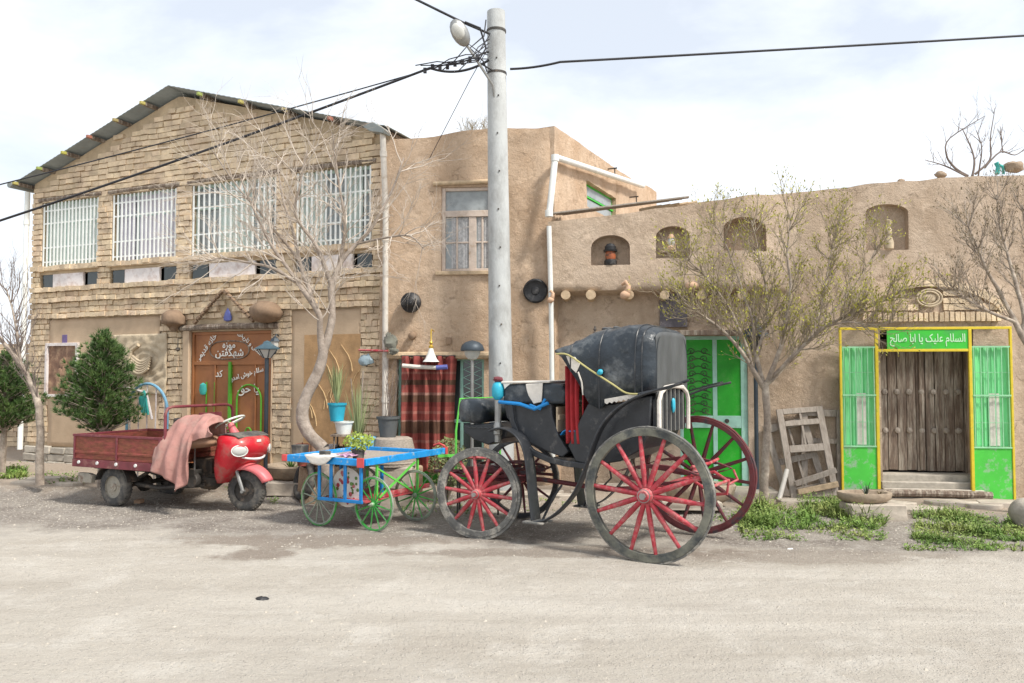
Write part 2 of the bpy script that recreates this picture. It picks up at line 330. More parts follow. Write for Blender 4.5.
    mosaic=mk('picture_ground', (.20, .11, .07), .6, var=.4, vs=7, bump=.2, c2=(.40, .26, .16), s2=6, t2=.55, w2=.08),
    relief=mk('relief_plaster', (.50, .41, .29), .92, var=.22, vs=8, bump=.7, bs=22),
    wheat=mk('wheat_gold', (.56, .40, .21), .8, var=.2, vs=8, bump=.2),
    cable=mk('cable', (.025, .025, .03), .6, var=.1, bump=0),
    plaque=mk('blue_plaque', (.12, .14, .40), .4, var=.2, vs=20, bump=0),
    purple=mk('purple_plaque', (.13, .09, .22), .4, var=.2, vs=20, bump=0),
    pale_blue=mk('pale_blue_paint', (.20, .42, .58), .5, var=.15, vs=8, bump=.1),
    teal=mk('teal_ribbon', (.05, .38, .34), .7, var=.2, bump=0),
    pinkplastic=mk('pink_plastic', (.62, .36, .52), .5, var=.1, bump=0),
)
# ------------------------------------------------------------------ shaping of the Persian writing on the doors (joined letter forms, visual order)
_AR = {'ا': ('\uFE8D', '\uFE8E', None, None), 'ب': ('\uFE8F', '\uFE90', '\uFE91', '\uFE92'), 'ت': ('\uFE95', '\uFE96', '\uFE97', '\uFE98'), 'ح': ('\uFEA1', '\uFEA2', '\uFEA3', '\uFEA4'),
       'خ': ('\uFEA5', '\uFEA6', '\uFEA7', '\uFEA8'), 'د': ('\uFEA9', '\uFEAA', None, None), 'ر': ('\uFEAD', '\uFEAE', None, None), 'ز': ('\uFEAF', '\uFEB0', None, None), 'س': ('\uFEB1', '\uFEB2', '\uFEB3', '\uFEB4'),
       'ش': ('\uFEB5', '\uFEB6', '\uFEB7', '\uFEB8'), 'ص': ('\uFEB9', '\uFEBA', '\uFEBB', '\uFEBC'), 'ع': ('\uFEC9', '\uFECA', '\uFECB', '\uFECC'), 'ف': ('\uFED1', '\uFED2', '\uFED3', '\uFED4'), 'ق': ('\uFED5', '\uFED6', '\uFED7', '\uFED8'),
       'ک': ('\uFB8E', '\uFB8F', '\uFB90', '\uFB91'), 'گ': ('\uFB92', '\uFB93', '\uFB94', '\uFB95'), 'ل': ('\uFEDD', '\uFEDE', '\uFEDF', '\uFEE0'), 'م': ('\uFEE1', '\uFEE2', '\uFEE3', '\uFEE4'), 'ن': ('\uFEE5', '\uFEE6', '\uFEE7', '\uFEE8'),
       'ه': ('\uFEE9', '\uFEEA', '\uFEEB', '\uFEEC'), 'و': ('\uFEED', '\uFEEE', None, None), 'ی': ('\uFBFC', '\uFBFD', '\uFBFE', '\uFBFF')}
def persian(s):
    out = []; n = len(s)
    for i, ch in enumerate(s):
        if ch not in _AR: out.append(ch); continue
        f = _AR[ch]; pj = i > 0 and s[i - 1] in _AR and _AR[s[i - 1]][2] is not None; nj = i < n - 1 and s[i + 1] in _AR and f[2] is not None
        out.append((f[3] if pj and nj else f[1] if pj else f[2] if nj else f[0]))
    return ''.join(reversed(out))
def onwall(u, z, y, ang=0, sx=1.0):
    """text plane -> wall's local coordinates: standing upright, facing -y"""
    return Matrix.Translation((u, y, z)) @ Matrix.Rotation(R(90), 4, 'X') @ Matrix.Rotation(R(ang), 4, 'Z') @ Matrix.Diagonal((sx, 1, 1, 1))

# ------------------------------------------------------------------ ground
def sstep(a, b, x):
    t = max(0, min(1, (x - a) / (b - a))); return t * t * (3 - 2 * t)
EDGE = [(-14, 11.6), (-7, 11.1), (-3.5, 10.6), (-1, 10.4), (1, 10.0), (2.6, 9.6), (5, 8.9), (7, 8.2), (14, 7.8)]
def edge_y(x):
    for (a, b), (c, d) in zip(EDGE, EDGE[1:]):
        if x <= c: return b + (d - b) * max(0, (x - a)) / (c - a)
    return EDGE[-1][1]
def gz(x, y):
    e = y - edge_y(x) + .12 * noise.noise(Vector((x * 1.3, 0, 0)))
    h = (.085 if x < 1.5 else .085 - .08 * sstep(1.5, 3.5, x)) * sstep(-.25, .1, e)
    h += -.022 * (math.exp(-((y - 6.1 + .12 * x) / .16) ** 2) + math.exp(-((y - 4.7 + .12 * x) / .18) ** 2)) * (.6 + .5 * noise.noise(Vector((x * .5, 0, 2)))) + .018 * noise.noise(Vector((x * .7, y * .9, 1))) + .009 * noise.noise(Vector((x * 3, y * 3, 5))) + .0035 * noise.noise(Vector((x * 11, y * 11, 5)))
    h += .02 * sstep(.3, .9, e) * noise.noise(Vector((x * 2.2, y * 2.2, 9)))
    return h if abs(x) < 40 and y < 60 else -.02
def axis(fine0, fine1, st, lo, hi):
    a = []; x = fine0
    while x <= fine1 + 1e-6: a.append(x); x += st
    s = st; x = fine1
    while x < hi: s *= 1.35; x += s; a.append(x)
    s = st; x = fine0
    while x > lo: s *= 1.35; x -= s; a.insert(0, x)
    return a
gx = axis(-10, 9, .085, -600, 600); gy = axis(2.5, 13, .085, -60, 1200)
g = MB(); g.v = [(x, y, gz(x, y)) for y in gy for x in gx]
nx = len(gx); g.f = [(j * nx + i, j * nx + i + 1, (j + 1) * nx + i + 1, (j + 1) * nx + i) for j in range(len(gy) - 1) for i in range(nx - 1)]
def ground_mat():
    m = bpy.data.materials.new('dirt_road'); m.use_nodes = True; t = m.node_tree; b = t.nodes['Principled BSDF']; b.inputs['Roughness'].default_value = .95; b.inputs['Specular IOR Level'].default_value = .15
    gp = N(t, 'ShaderNodeNewGeometry'); src = gp.outputs['Position']
    def nz(s, d=6, r=.6, v=None):
        n = N(t, 'ShaderNodeTexNoise'); n.inputs['Scale'].default_value = s; n.inputs['Detail'].default_value = d; n.inputs['Roughness'].default_value = r; L_(t, v or src, n.inputs['Vector']); return n.outputs['Fac']
    def rg(x, a, b_, c_=0, d_=1):
        n = N(t, 'ShaderNodeMapRange'); n.inputs[1].default_value = a; n.inputs[2].default_value = b_; n.inputs[3].default_value = c_; n.inputs[4].default_value = d_; L_(t, x, n.inputs[0]); return n.outputs[0]
    def mix(f, a, b_):
        n = N(t, 'ShaderNodeMix', data_type='RGBA'); L_(t, f, n.inputs[0])
        for i, x in ((6, a), (7, b_)):
            if isinstance(x, tuple): n.inputs[i].default_value = (*x, 1)
            else: L_(t, x, n.inputs[i])
        return n.outputs[2]
    def mth(op, a, b_):
        n = N(t, 'ShaderNodeMath', operation=op)
        for i, x in ((0, a), (1, b_)):
            if isinstance(x, (int, float)): n.inputs[i].default_value = x
            else: L_(t, x, n.inputs[i])
        return n.outputs[0]
    sp = N(t, 'ShaderNodeSeparateXYZ'); L_(t, src, sp.inputs[0])
    lane = N(t, 'ShaderNodeMapping'); lane.inputs['Scale'].default_value = (.22, 1.3, 1); lane.inputs['Rotation'].default_value = (0, 0, .06); L_(t, src, lane.inputs[0])
    k = mix(rg(nz(.9, 8, .65, lane.outputs[0]), .38, .62), (.40, .362, .31), (.49, .452, .395))
    k = mix(rg(nz(1.6, 9, .7), .5, .64, 0, .75), k, (.53, .495, .44))
    k = mix(rg(nz(2.1, 9, .72, lane.outputs[0]), .55, .70, 0, .45), k, (.30, .265, .228))
    k = mix(rg(nz(7, 9, .78), .58, .68, 0, .6), k, (.29, .26, .23))
    trk = N(t, 'ShaderNodeMapping'); trk.inputs['Scale'].default_value = (.12, 4.5, 1); trk.inputs['Rotation'].default_value = (0, 0, .10); L_(t, src, trk.inputs[0])
    k = mix(rg(nz(1.0, 6, .55, trk.outputs[0]), .57, .66, 0, .18), k, (.30, .265, .225))
    # the parked strip: darker loose gravel and damp earth, its edge wandering
    ln = mth('ADD', sp.outputs['Y'], mth('MULTIPLY', sp.outputs['X'], .13))
    ln = mth('ADD', ln, mth('MULTIPLY', mth('SUBTRACT', nz(.8, 8, .65), .5), 2.6))
    strip = rg(ln, 7.7, 8.15)
    k = mix(mth('MULTIPLY', strip, rg(nz(2.0, 8, .7), .3, .6, .35, 1)), k, (.20, .172, .148))
    k = mix(mth('MULTIPLY', strip, rg(nz(26, 5, .7), .52, .62, 0, .7)), k, (.42, .39, .35))
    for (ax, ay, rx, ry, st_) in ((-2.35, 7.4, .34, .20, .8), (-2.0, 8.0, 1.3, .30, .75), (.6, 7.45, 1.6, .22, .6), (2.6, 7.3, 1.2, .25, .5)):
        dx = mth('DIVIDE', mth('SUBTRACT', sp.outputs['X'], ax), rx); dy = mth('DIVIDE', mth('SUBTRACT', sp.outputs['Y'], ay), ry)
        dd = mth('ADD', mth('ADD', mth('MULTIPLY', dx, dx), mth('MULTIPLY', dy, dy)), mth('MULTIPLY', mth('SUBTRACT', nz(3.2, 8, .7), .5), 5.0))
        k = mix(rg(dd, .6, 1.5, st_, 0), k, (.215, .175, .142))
    # pale trodden earth right by the walls
    k = mix(rg(ln, 9.9, 10.5, 0, .85), k, (.40, .325, .255))
    # stones and speckle
    vo = N(t, 'ShaderNodeTexVoronoi'); vo.inputs['Scale'].default_value = 34; L_(t, src, vo.inputs['Vector'])
    k = mix(mth('MULTIPLY', rg(vo.outputs['Distance'], .16, .24, 1, 0), rg(nz(3, 5, .7), .45, .62, 0, .8)), k, (.54, .52, .48))
    k = mix(rg(nz(110, 3, .6), .58, .68, 0, .5), k, (.24, .215, .19))
    k = mix(rg(nz(60, 4, .6), .61, .69, 0, .5), k, (.58, .55, .50))
    L_(t, k, b.inputs['Base Color'])
    hgt = mth('ADD', mth('MULTIPLY', nz(9, 9, .72), 1.0), mth('MULTIPLY', nz(70, 4, .6), .35))
    hgt = mth('ADD', hgt, rg(vo.outputs['Distance'], .1, .24, .25, 0))
    bp = N(t, 'ShaderNodeBump'); bp.inputs['Strength'].default_value = .9; bp.inputs['Distance'].default_value = .035; L_(t, hgt, bp.inputs['Height']); L_(t, bp.outputs[0], b.inputs['Normal'])
    return m
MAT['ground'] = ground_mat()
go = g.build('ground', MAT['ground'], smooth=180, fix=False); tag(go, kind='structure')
def G(x, y): return gz(x, y)
def gpt(px, py):
    z = 0.0
    for _ in range(4): p = gnd(px, py, z); z = G(p.x, p.y)
    return p

# loose gravel along the parked strip and the odd stone on the road
gr = MB()
def pebble(mb, x, y, r):
    z = G(x, y); a = rnd(0, 6.28); c, s = math.cos(a), math.sin(a)
    vs = []
    for dx, dy, dz in ((1, 0, 0), (.4, .9, 0), (-.8, .6, 0), (-.9, -.5, 0), (.3, -1, 0), (.1, .1, .8)):
        dx *= rnd(.7, 1.2); dy *= rnd(.7, 1.1); vs.append((x + r * (dx * c - dy * s), y + r * (dx * s + dy * c), z - r * .15 + r * dz * rnd(.6, 1)))
    mb.add(vs, [(0, 1, 5), (1, 2, 5), (2, 3, 5), (3, 4, 5), (4, 0, 5)])
for _ in range(13000):
    x = rnd(-9, 8); e = edge_y(x); y = e - abs(random.gauss(0, 1)) * 1.3 + .2
    if y < 4.5: continue
    pebble(gr, x, y, rnd(.004, .013) * (1.6 if random.random() < .06 else 1))
for _ in range(6000):
    y = 3.2 + 7 * random.random() ** 1.3; x = rnd(-.68, .68) * y; pebble(gr, x, y, rnd(.003, .009))
for _ in range(150):
    y = rnd(4, 9.5); x = rnd(-.65, .65) * y; pebble(gr, x, y, rnd(.012, .024))
tag(gr.build('gravel', MAT['stone'], smooth=20, fix=False), kind='stuff', label='loose grey gravel and small stones along the edge of the dirt road', cat='gravel')

# ------------------------------------------------------------------ wall sheets
def inhole(u, z, h):
    u0, u1, z0, z1, arch = h
    if not (u0 < u < u1 and z0 < z < z1): return False
    if arch:
        c = (u0 + u1) / 2; a = (u1 - u0) / 2; zs = z1 - arch
        if z > zs: return ((u - c) / a) ** 2 + ((z - zs) / arch) ** 2 < 1
    return True
def tohole(u, z, h):
    """nearest point on the hole's outline"""
    u0, u1, z0, z1, arch = h; best = None
    pts = [(u0, z1 - arch), (u0, z0), (u1, z0), (u1, z1 - arch)]
    if arch:
        c = (u0 + u1) / 2; a = (u1 - u0) / 2
        pts += [(c + a * math.cos(t), z1 - arch + arch * math.sin(t)) for t in [math.pi * k / 16 for k in range(1, 16)]]
    n = len(pts)
    for i in range(n):
        a_, b_ = Vector(pts[i]), Vector(pts[(i + 1) % n]); d = b_ - a_; t = max(0, min(1, (Vector((u, z)) - a_).dot(d) / max(d.length_squared, 1e-9))); q = a_ + d * t
        l = (q - Vector((u, z))).length
        if best is None or l < best[0]: best = (l, q)
    return best[1]
def sheet(name, mat, parent, u0, u1, z0, top, holes=(), off=lambda u, z: 0, cell=.07, depth=.3, zlines=(), smooth=50):
    zmax = max(top(u0 + (u1 - u0) * k / 60) for k in range(61)) + .001
    def lines(a, b, ex):
        ex = sorted(set([a, b] + [e for e in ex if a < e < b])); out = []
        for p, q in zip(ex, ex[1:]):
            n = max(1, round((q - p) / cell)); out += [p + (q - p) * k / n for k in range(n)]
        return out + [b]
    us = lines(u0, u1, [h[0] for h in holes] + [h[1] for h in holes]); zs = lines(z0, zmax, [h[2] for h in holes] + [h[3] for h in holes] + list(zlines))
    bm = bmesh.new(); V = {}; T = [top(u) for u in us]
    for j, z in enumerate(zs):
        for i, u in enumerate(us): V[i, j] = [u, min(z, T[i])]
    cells = []; kill = {}
    for j in range(len(zs) - 1):
        for i in range(len(us) - 1):
            cu, cz = (us[i] + us[i + 1]) / 2, (zs[j] + zs[j + 1]) / 2
            if zs[j] >= T[i] and zs[j] >= T[i + 1]: continue
            hh = next((h for h in holes if inhole(cu, cz, h)), None)
            if hh:
                for k in ((i, j), (i + 1, j), (i + 1, j + 1), (i, j + 1)): kill[k] = hh
            else: cells.append((i, j))
    for k, h in kill.items():
        if h[4]: q = tohole(*V[k], h); V[k] = [q.x, q.y]
    W = {k: bm.verts.new((p[0], off(p[0], p[1]), p[1])) for k, p in V.items()}
    for i, j in cells:
        try: bm.faces.new((W[i, j], W[i + 1, j], W[i + 1, j + 1], W[i, j + 1]))
        except ValueError: pass
    bmesh.ops.delete(bm, geom=[v for v in bm.verts if not v.link_faces], context='VERTS')
    bmesh.ops.remove_doubles(bm, verts=bm.verts, dist=1e-4)
    be = [e for e in bm.edges if e.is_boundary and not all(abs(v.co.z - z0) < 1e-4 for v in e.verts)]
    r = bmesh.ops.extrude_edge_only(bm, edges=be); nv = [x for x in r['geom'] if isinstance(x, bmesh.types.BMVert)]
    for v in nv: v.co.y = depth
    bmesh.ops.recalc_face_normals(bm, faces=bm.faces)
    me = bpy.data.meshes.new(name); bm.to_mesh(me); bm.free(); me.shade_smooth(); me.set_sharp_from_angle(angle=R(smooth)); me.materials.append(mat)
    o = bpy.data.objects.new(name, me); col.objects.link(o); o.parent = parent; return o
def lump(a, f, s=0.0, a2=.0, f2=8):
    return lambda u, z: a * noise.noise(Vector((u * f, z * f, s))) + a2 * noise.noise(Vector((u * f2, z * f2, s + 3)))

# ------------------------------------------------------------------ the gabled brick house
FB = Frame(-8.74, 14.5, 6.94, -2.9); LB = math.hypot(6.94, 2.9)
bh = empty('brick_house', FB.o, FB.rot, 'two storey mud brick house with low gable roof, barred windows and brown door', 'house')
UB0, UB1 = FB.Y(32, 300)[0], FB.Y(389, 300)[0]
UP = FB.Y(180, 95)[0]; ZP = FB.Y(180, 96)[1]; ZL = FB.Y(30, 185)[1]; ZR = FB.Y(400, 131)[1]
def btop(u): return ZL + (ZP - ZL) * (u - UB0) / (UP - UB0) if u < UP else ZP + (ZR - ZP) * (u - UP) / (UB1 - UP)
wins = []
for a, b in ((43, 99), (112.5, 177), (192, 277), (296, 372)):
    m = 225; wins.append((FB.Y(a, m)[0], FB.Y(b, m)[0]))
WZ0, WZ1 = 3.57, 4.76
VZ0, VZ1 = 3.18, 3.44
DU0, DU1 = FB.Y(190, 400)[0], FB.Y(272, 400)[0]; DZ1 = FB.Y(230, 331)[1]
pl = [(FB.Y(49, 400)[0], FB.Y(160, 400)[0]), (FB.Y(292, 400)[0], FB.Y(361, 400)[0])]
PZ = 2.62
# per window the low opening: dark gap, white board, dark gap
vents = [(a - .02, b + .02) for a, b in wins]
holes = [(a, b, WZ0, WZ1, 0) for a, b in wins] + [(a, b, VZ0, VZ1, 0) for a, b in vents] + [(DU0, DU1, -.1, DZ1, 0)]
sheet('wall', MAT['mortar'], bh, UB0, UB1, -.1, btop, holes, lump(.012, 2, 1, .006, 9), .14, .32)
# bricks, laid in wavy courses
bk = MB(); z = .42; row = 0; CH = .096
def blocked(u0, u1, z0, z1, pad=0.0):
    for h in holes:
        if u1 > h[0] - pad and u0 < h[1] + pad and z1 > h[2] and z0 < h[3]: return True
    for a, b in pl:
        if u1 > a and u0 < b and z0 < PZ - .02: return True
    if z0 < DZ1 + .12 and u1 > DU0 - .14 and u0 < DU1 + .03: return True
    c = (DU0 + DU1) / 2 - .1
    if DZ1 + .1 < z0 < DZ1 + .62 and abs((u0 + u1) / 2 - c) < .62 * (1 - (z0 - DZ1 - .1) / .52) + .05: return True
    return False
while z < ZP:
    u = UB0 + (0 if row % 2 else -.12)
    led = any(abs(z - q) < CH / 2 for q in (2.66, 2.93, 3.12, 3.48))
    while u < UB1:
        w = rnd(.09, .14) if z < 3.5 else rnd(.16, .24); a, b = max(u, UB0), min(u + w, UB1)
        cuts = [(a, b)]
        # clip the brick at openings
        for h in [(h[0], h[1], h[2], h[3]) for h in holes] + [(p, q, -1, PZ - .02) for p, q in pl] + [(DU0 - .14, DU1 + .03, 0, DZ1 + .12)]:
            nc = []
            for p, q in cuts:
                if z + CH * .85 > h[2] + .02 and z < h[3] - .02 and q > h[0] and p < h[1]:
                    if p < h[0] - .03: nc.append((p, h[0]))
                    if q > h[1] + .03: nc.append((h[1], q))
                else: nc.append((p, q))
            cuts = nc
        for p, q in cuts:
            if q - p < .03 or z + CH > btop((p + q) / 2) - .02: continue
            if z + CH > btop((p + q) / 2) - .13 and random.random() < .9: continue
            c = (DU0 + DU1) / 2 - .05
            if DZ1 + .1 < z < DZ1 + .42 and abs((p + q) / 2 - c) < .16 * (1 - (z - DZ1 - .1) / .52) + .02: continue
            wob = .018 * noise.noise(Vector((p * 1.5, z * 2, 4))) + rnd(-.004, .004)
            pr = (.075 if led else .028) + rnd(-.010, .012) + .012 * noise.noise(Vector((p * 2, z * 3, 7)))
            bk.box(p + .002, q - .002, -pr, .03, z + wob + rnd(.012, .020), z + wob + CH + rnd(-.006, .004), jit=.006)
        u += w
    z += CH; row += 1
bk.build('brickwork', MAT['brick'], bh, smooth=30, fix=False)
# side wall and back so that the house is a closed volume
sw = MB(); sw.box(UB1 - .32, UB1 - .005, .33, 8, -.1, ZR - .05); sw.box(UB0 + .005, UB0 + .32, .33, 8, -.1, ZL - .05); sw.box(UB0 + .33, UB1 - .33, 7.7, 8, -.1, ZL - .1)
sw.build('side_wall', MAT['mortar'], bh)
fl = MB(); fl.box(UB0 + .34, UB1 - .34, .34, 7.6, 2.9, 3.05); fl.build('floor_slab', MAT['mortar'], bh)
# clay rendered panels between brick pilasters
for a, b in pl:
    r_ = MB(); r_.grid(20, 26, lambda s, t, a=a, b=b: (a + (b - a) * s, -.016 - .006 * noise.noise(Vector((a + s * 4, t * 5, 2))), .38 + (PZ - .38) * t))
    r_.build('rendered_panel', MAT['plaster'], bh, smooth=180, solid=.012)
r_ = MB(); r_.box(DU0 - .13, DU0, -.05, .1, -.05, DZ1 + .02); r_.build('door_surround', MAT['plaster'], bh, bevel=.01)
r_ = MB(); r_.box(DU1, DU1 + .025, -.04, .1, -.05, DZ1 + .02); r_.build('door_surround', MAT['plaster'], bh, bevel=.01)
c = (DU0 + DU1) / 2 - .05
r_ = MB()
for s_ in (-1, 1):
    for k in range(8):
        t0, t1 = k / 8, (k + .8) / 8
        r_.bar((c + s_ * .60 * (1 - t0), -.12, DZ1 + .13 + .52 * t0), (c + s_ * .60 * (1 - t1), -.12, DZ1 + .13 + .52 * t1), .06, .045 + rnd(-.008, .008))
r_.build('gable_trim', MAT['clay'], bh, bevel=.008)
r_ = MB(); r_.lathe([(.001, 0), (.075, .02), (.085, .07), (.05, .15), (.004, .22)], 14, (c, -.025, DZ1 + .15), Matrix.Diagonal((1, .25, 1, 1))); r_.build('door_tile', MAT['plaque'], bh)
r_ = MB(); r_.tube([(DU0 - .2, -.03, DZ1 + .06), ((DU0 + DU1) / 2, -.035, DZ1 + .075), (DU1 + .15, -.03, DZ1 + .06)], .05, 9); r_.build('lintel', MAT['wood'], bh)
# stone footing
st = MB(); u = UB0 - .05
for rr in range(3):
    u = UB0 - .04
    while u < UB1:
        w = rnd(.18, .42); 
        if not (u + w > DU0 - .12 and u < DU1 + .05): st.box(u, u + w - .015, -.09 + rnd(-.02, .02) + rr * .02, .05, -.02 + rr * .135, .105 + rr * .135 + rnd(-.01, .01), jit=.012)
        u += w
vl = {False: MB(), True: MB()}
for k in range(0, len(st.v), 8):
    m_ = vl[st.v[k][0] > DU0]; m_.add(st.v[k:k + 8], [(0, 2, 3, 1), (4, 5, 7, 6), (0, 1, 5, 4), (2, 6, 7, 3), (0, 4, 6, 2), (1, 3, 7, 5)])
for m_ in vl.values(): m_.build('stone_footing', MAT['stone'], bh, bevel=.012)
# windows
def fold_curtain(mb, u0, u1, z0, z1, y, amp=.018, nf=9):
    mb.grid(60, 3, lambda s, t: (u0 + (u1 - u0) * s, y + amp * math.sin(s * nf * 6.28) + amp * .5 * math.sin(s * nf * 2.7 * 6.28 + 1), z0 + (z1 - z0) * t))
MAT['palemint'] = mk('pale_mint_frame', (.50, .66, .60), .5, var=.12, vs=8, bump=.1)
MAT['lilac'] = mk('lilac_curtain', (.62, .60, .66), .85, var=.1, vs=3, bump=.1)
for wi, (a, b) in enumerate(wins):
    w = MB(); fw = .05
    w.box(a, b, .09, .14, WZ0, WZ0 + fw); w.box(a, b, .09, .14, WZ1 - fw, WZ1); w.box(a, a + fw, .092, .138, WZ0 + fw, WZ1 - fw); w.box(b - fw, b, .092, .138, WZ0 + fw, WZ1 - fw)
    zt = WZ0 + (WZ1 - WZ0) * .68; w.box(a + fw, b - fw, .094, .136, zt - .03, zt + .03)
    for k in (1, 2): uu = a + (b - a) * k / 3; w.box(uu - .03, uu + .03, .096, .134, WZ0 + fw, WZ1 - fw)
    wo_ = w.build('window', MAT['palemint'], bh, bevel=.005)
    p = MB()
    p.box(a + .02, b - .02, .112, .117, WZ0 + .02, WZ1 - .02); pn = mk_glass = p.build('pane', MAT['dusty'], wo_)
    cu = MB()
    segs = [[(.02, .98)], [(.04, .30), (.36, .98)], [(.30, .68), (.76, .9)], [(.02, .34), (.62, .84)]][wi]
    for s0, s1 in segs: fold_curtain(cu, a + (b - a) * s0, a + (b - a) * s1, WZ0 + .03, WZ1 - .03, .085 if False else .094, .012, 7)
    cu.build('curtain', MAT['lilac' if wi == 1 else 'curtain'], wo_, smooth=180)
    gq = MB(); n = 16; y = .0
    for k in range(n): uu = a + .03 + (b - a - .06) * k / (n - 1); gq.box(uu - .0145, uu + .0145, y - .006, y + .006, WZ0 + .01, WZ1 - .02)
    for zz in (WZ0 + .1, WZ0 + .36, WZ0 + .80, WZ1 - .16): gq.box(a - .01, b + .01, y + .007, y + .017, zz - .012, zz + .012)
    gq.build('grille', MAT['grille'], wo_)
    sb = MB(); sb.box(a - .06, b + .06, -.07, .12, WZ0 - .075, WZ0 - .003); sb.build('sill', MAT['brick'], wo_, bevel=.01)
    lb = MB(); lb.tube([(a - .08, -.01, WZ1 + .035), ((a + b) / 2, -.015, WZ1 + .045), (b + .08, -.01, WZ1 + .035)], .04, 8); lb.build('window_lintel', MAT['wood'], wo_)
for a, b in vents:
    v = MB(); v.box(a - .01, b + .01, .2, .23, VZ0 - .01, VZ1 + .01); vo = v.build('vent_opening', MAT['dark'], bh)
    q = MB(); q.box(a + (b - a) * .24, b - (b - a) * .24, -.03, .02, VZ0 + .002, VZ1 - .003); q.build('board', MAT['panel'], vo, bevel=.004)
    for k in (.0, .78): q = MB(); q.box(a + (b - a) * (k + .02), a + (b - a) * (k + .20), .02, .03, VZ0 + .002, VZ1 - .003); q.build('vent_glass', MAT['glass'], vo)
# roof: thin sheet on purlins whose painted ends stick out at the verge
def roof_part(ua, za, ub, zb, name):
    m = MB(); n = 40
    d = Vector((ub - ua, 0, zb - za)).normalized(); nrm = Vector((-d.z, 0, d.x)) 
    m.grid(n * 3, 1, lambda s, t: (ua + (ub - ua) * s, -.26 + 8.4 * t, za + (zb - za) * s + .004 * math.sin(s * n * 6.28)))
    return m.build(name, MAT['tin'], bh, smooth=180, solid=.012)
EL = (UB0 - .20, btop(UB0) + .05 - .20 * (ZP - ZL) / (UP - UB0)); ER = (UB1 + .12, ZR + .08 - .08)
rf = roof_part(EL[0], EL[1], UP, ZP + .09, 'roof')
rf2 = roof_part(UP, ZP + .09, ER[0], ER[1], 'roof')
endm = [mk('end_yellow', (.42, .37, .12), .6, bump=.1), mk('end_lime', (.30, .36, .10), .6, bump=.1), mk('end_olive', (.38, .36, .08), .6, bump=.1), mk('end_red', (.34, .14, .10), .6, bump=.1), mk('end_brown', (.33, .27, .12), .6, bump=.1)]
for side, (e0, n) in enumerate(((EL, 6), (ER, 5))):
    for k in range(n):
        s_ = (k + .15) / n; uu = e0[0] + (UP - e0[0]) * s_; zz = e0[1] + (ZP + .09 - e0[1]) * s_ - .055
        b_ = MB(); b_.bar((uu, -.25, zz), (uu, 7.9, zz), .06, .06); pu = b_.build('purlin', MAT['wood'], rf if side == 0 else rf2, bevel=.006)
        b_ = MB(); b_.bar((uu, -.34, zz + .003), (uu, -.25, zz + .003), .05, .05)
        b_.build('purlin_end', endm[(k + side * 2) % 5], rf if side == 0 else rf2, bevel=.006)
q = MB(); q.prism([(UB1 - .22, ZR - .0), (UB1 - .05, ZR + .05), (UB1 + .15, ZR - .08), (UB1 + .13, ZR - .14), (UB1 - .1, ZR - .08)], -.40, -.22); q.build('gutter_head', MAT['tin'], bh, bevel=.008)
q = MB(); q.tube([(EL[0] + .02, -.36, EL[1] - .05), (EL[0] + .02, 7.8, EL[1] - .05)], .055, 10); q.build('gutter', MAT['tin'], bh)
# drain pipes
def pipe(parent, pts, r=.045, m='pipe', name='drain_pipe'):
    q = MB(); q.tube(pts, r, 12)
    for p0, p1 in zip(pts, pts[1:]):
        p0, p1 = Vector(p0), Vector(p1); L = (p1 - p0).length
        if L > .8: 
            for t in (.12, .88): c_ = p0 + (p1 - p0) * t; d = (p1 - p0).normalized() * .04; q.tube([c_ - d, c_ + d], r * 1.22, 12)
    return q.build(name, MAT[m], parent, smooth=50)
ux = FB.Y(391, 250)[0]
pipe(bh, [(ux + .03, -.30, FB.Y(398, 136)[1]), (ux + .03, -.28, FB.Y(398, 150)[1]), (ux - .02, -.12, FB.Y(396, 215)[1]), (ux - .02, -.10, FB.Y(388, 425)[1])], .042)
uy = FB.Y(28, 300)[0]
pipe(bh, [(uy, -.06, ZL - .15), (uy, -.08, .3)], .045, 'grille')
# door
dr = MB(); dr.box(DU0 + .004, DU1 - .004, .045, .085, .02, DZ1 - .004); door = dr.build('door', MAT['doorbrown'], bh)
q = MB(); zr = FB.Y(230, 363)[1]; uc = FB.Y(229, 400, .04)[0]
for a_, b_, c_, d_ in ((DU0 + .003, DU0 + .05, .03, DZ1 - .003), (DU1 - .05, DU1 - .003, .03, DZ1 - .003)): q.box(a_, b_, .02, .0445, c_, d_)
q.box(DU0 + .05, DU1 - .05, .022, .0445, zr - .03, zr + .03); q.box(DU0 + .05, DU1 - .05, .022, .0445, DZ1 - .05, DZ1 - .003)
q.box(uc - .30, uc - .27, .024, .0445, .05, zr - .03); q.box(uc + .52, uc + .54, .024, .0445, .05, zr - .03)
q.build('door_frame', MAT['doorbrown'], door, bevel=.005)
q = MB(); oc = (FB.Y(229, 350, .03)); ow, oh = .40, .17
q.tube([(oc[0] + ow * math.cos(t), .035, oc[1] + oh * math.sin(t) * (1 + .15 * math.cos(2 * t))) for t in [2 * math.pi * k / 32 for k in range(32)]], .010, 6, closed=True)
q.build('oval_moulding', MAT['wood'], door)
q = MB(); gu = FB.Y(229, 400, .0)[0]; q.box(gu - .025, gu + .025, .0, .04, .1, zr + .02)
gc = FB.Y(248, 400, .0)[0]
q.tube([(gc - .24, .02, .3)] + [(gc - .24 * math.cos(t), .02, FB.Y(248, 400)[1] + .24 * math.sin(t)) for t in [math.pi * k / 14 for k in range(15)]] + [(gc + .24, .02, .3)], .014, 6)
q.tube([(gc + .07 * math.cos(t), .015, FB.Y(248, 436)[1] + .13 * math.sin(t)) for t in [2 * math.pi * k / 16 for k in range(16)]], .012, 6, closed=True)
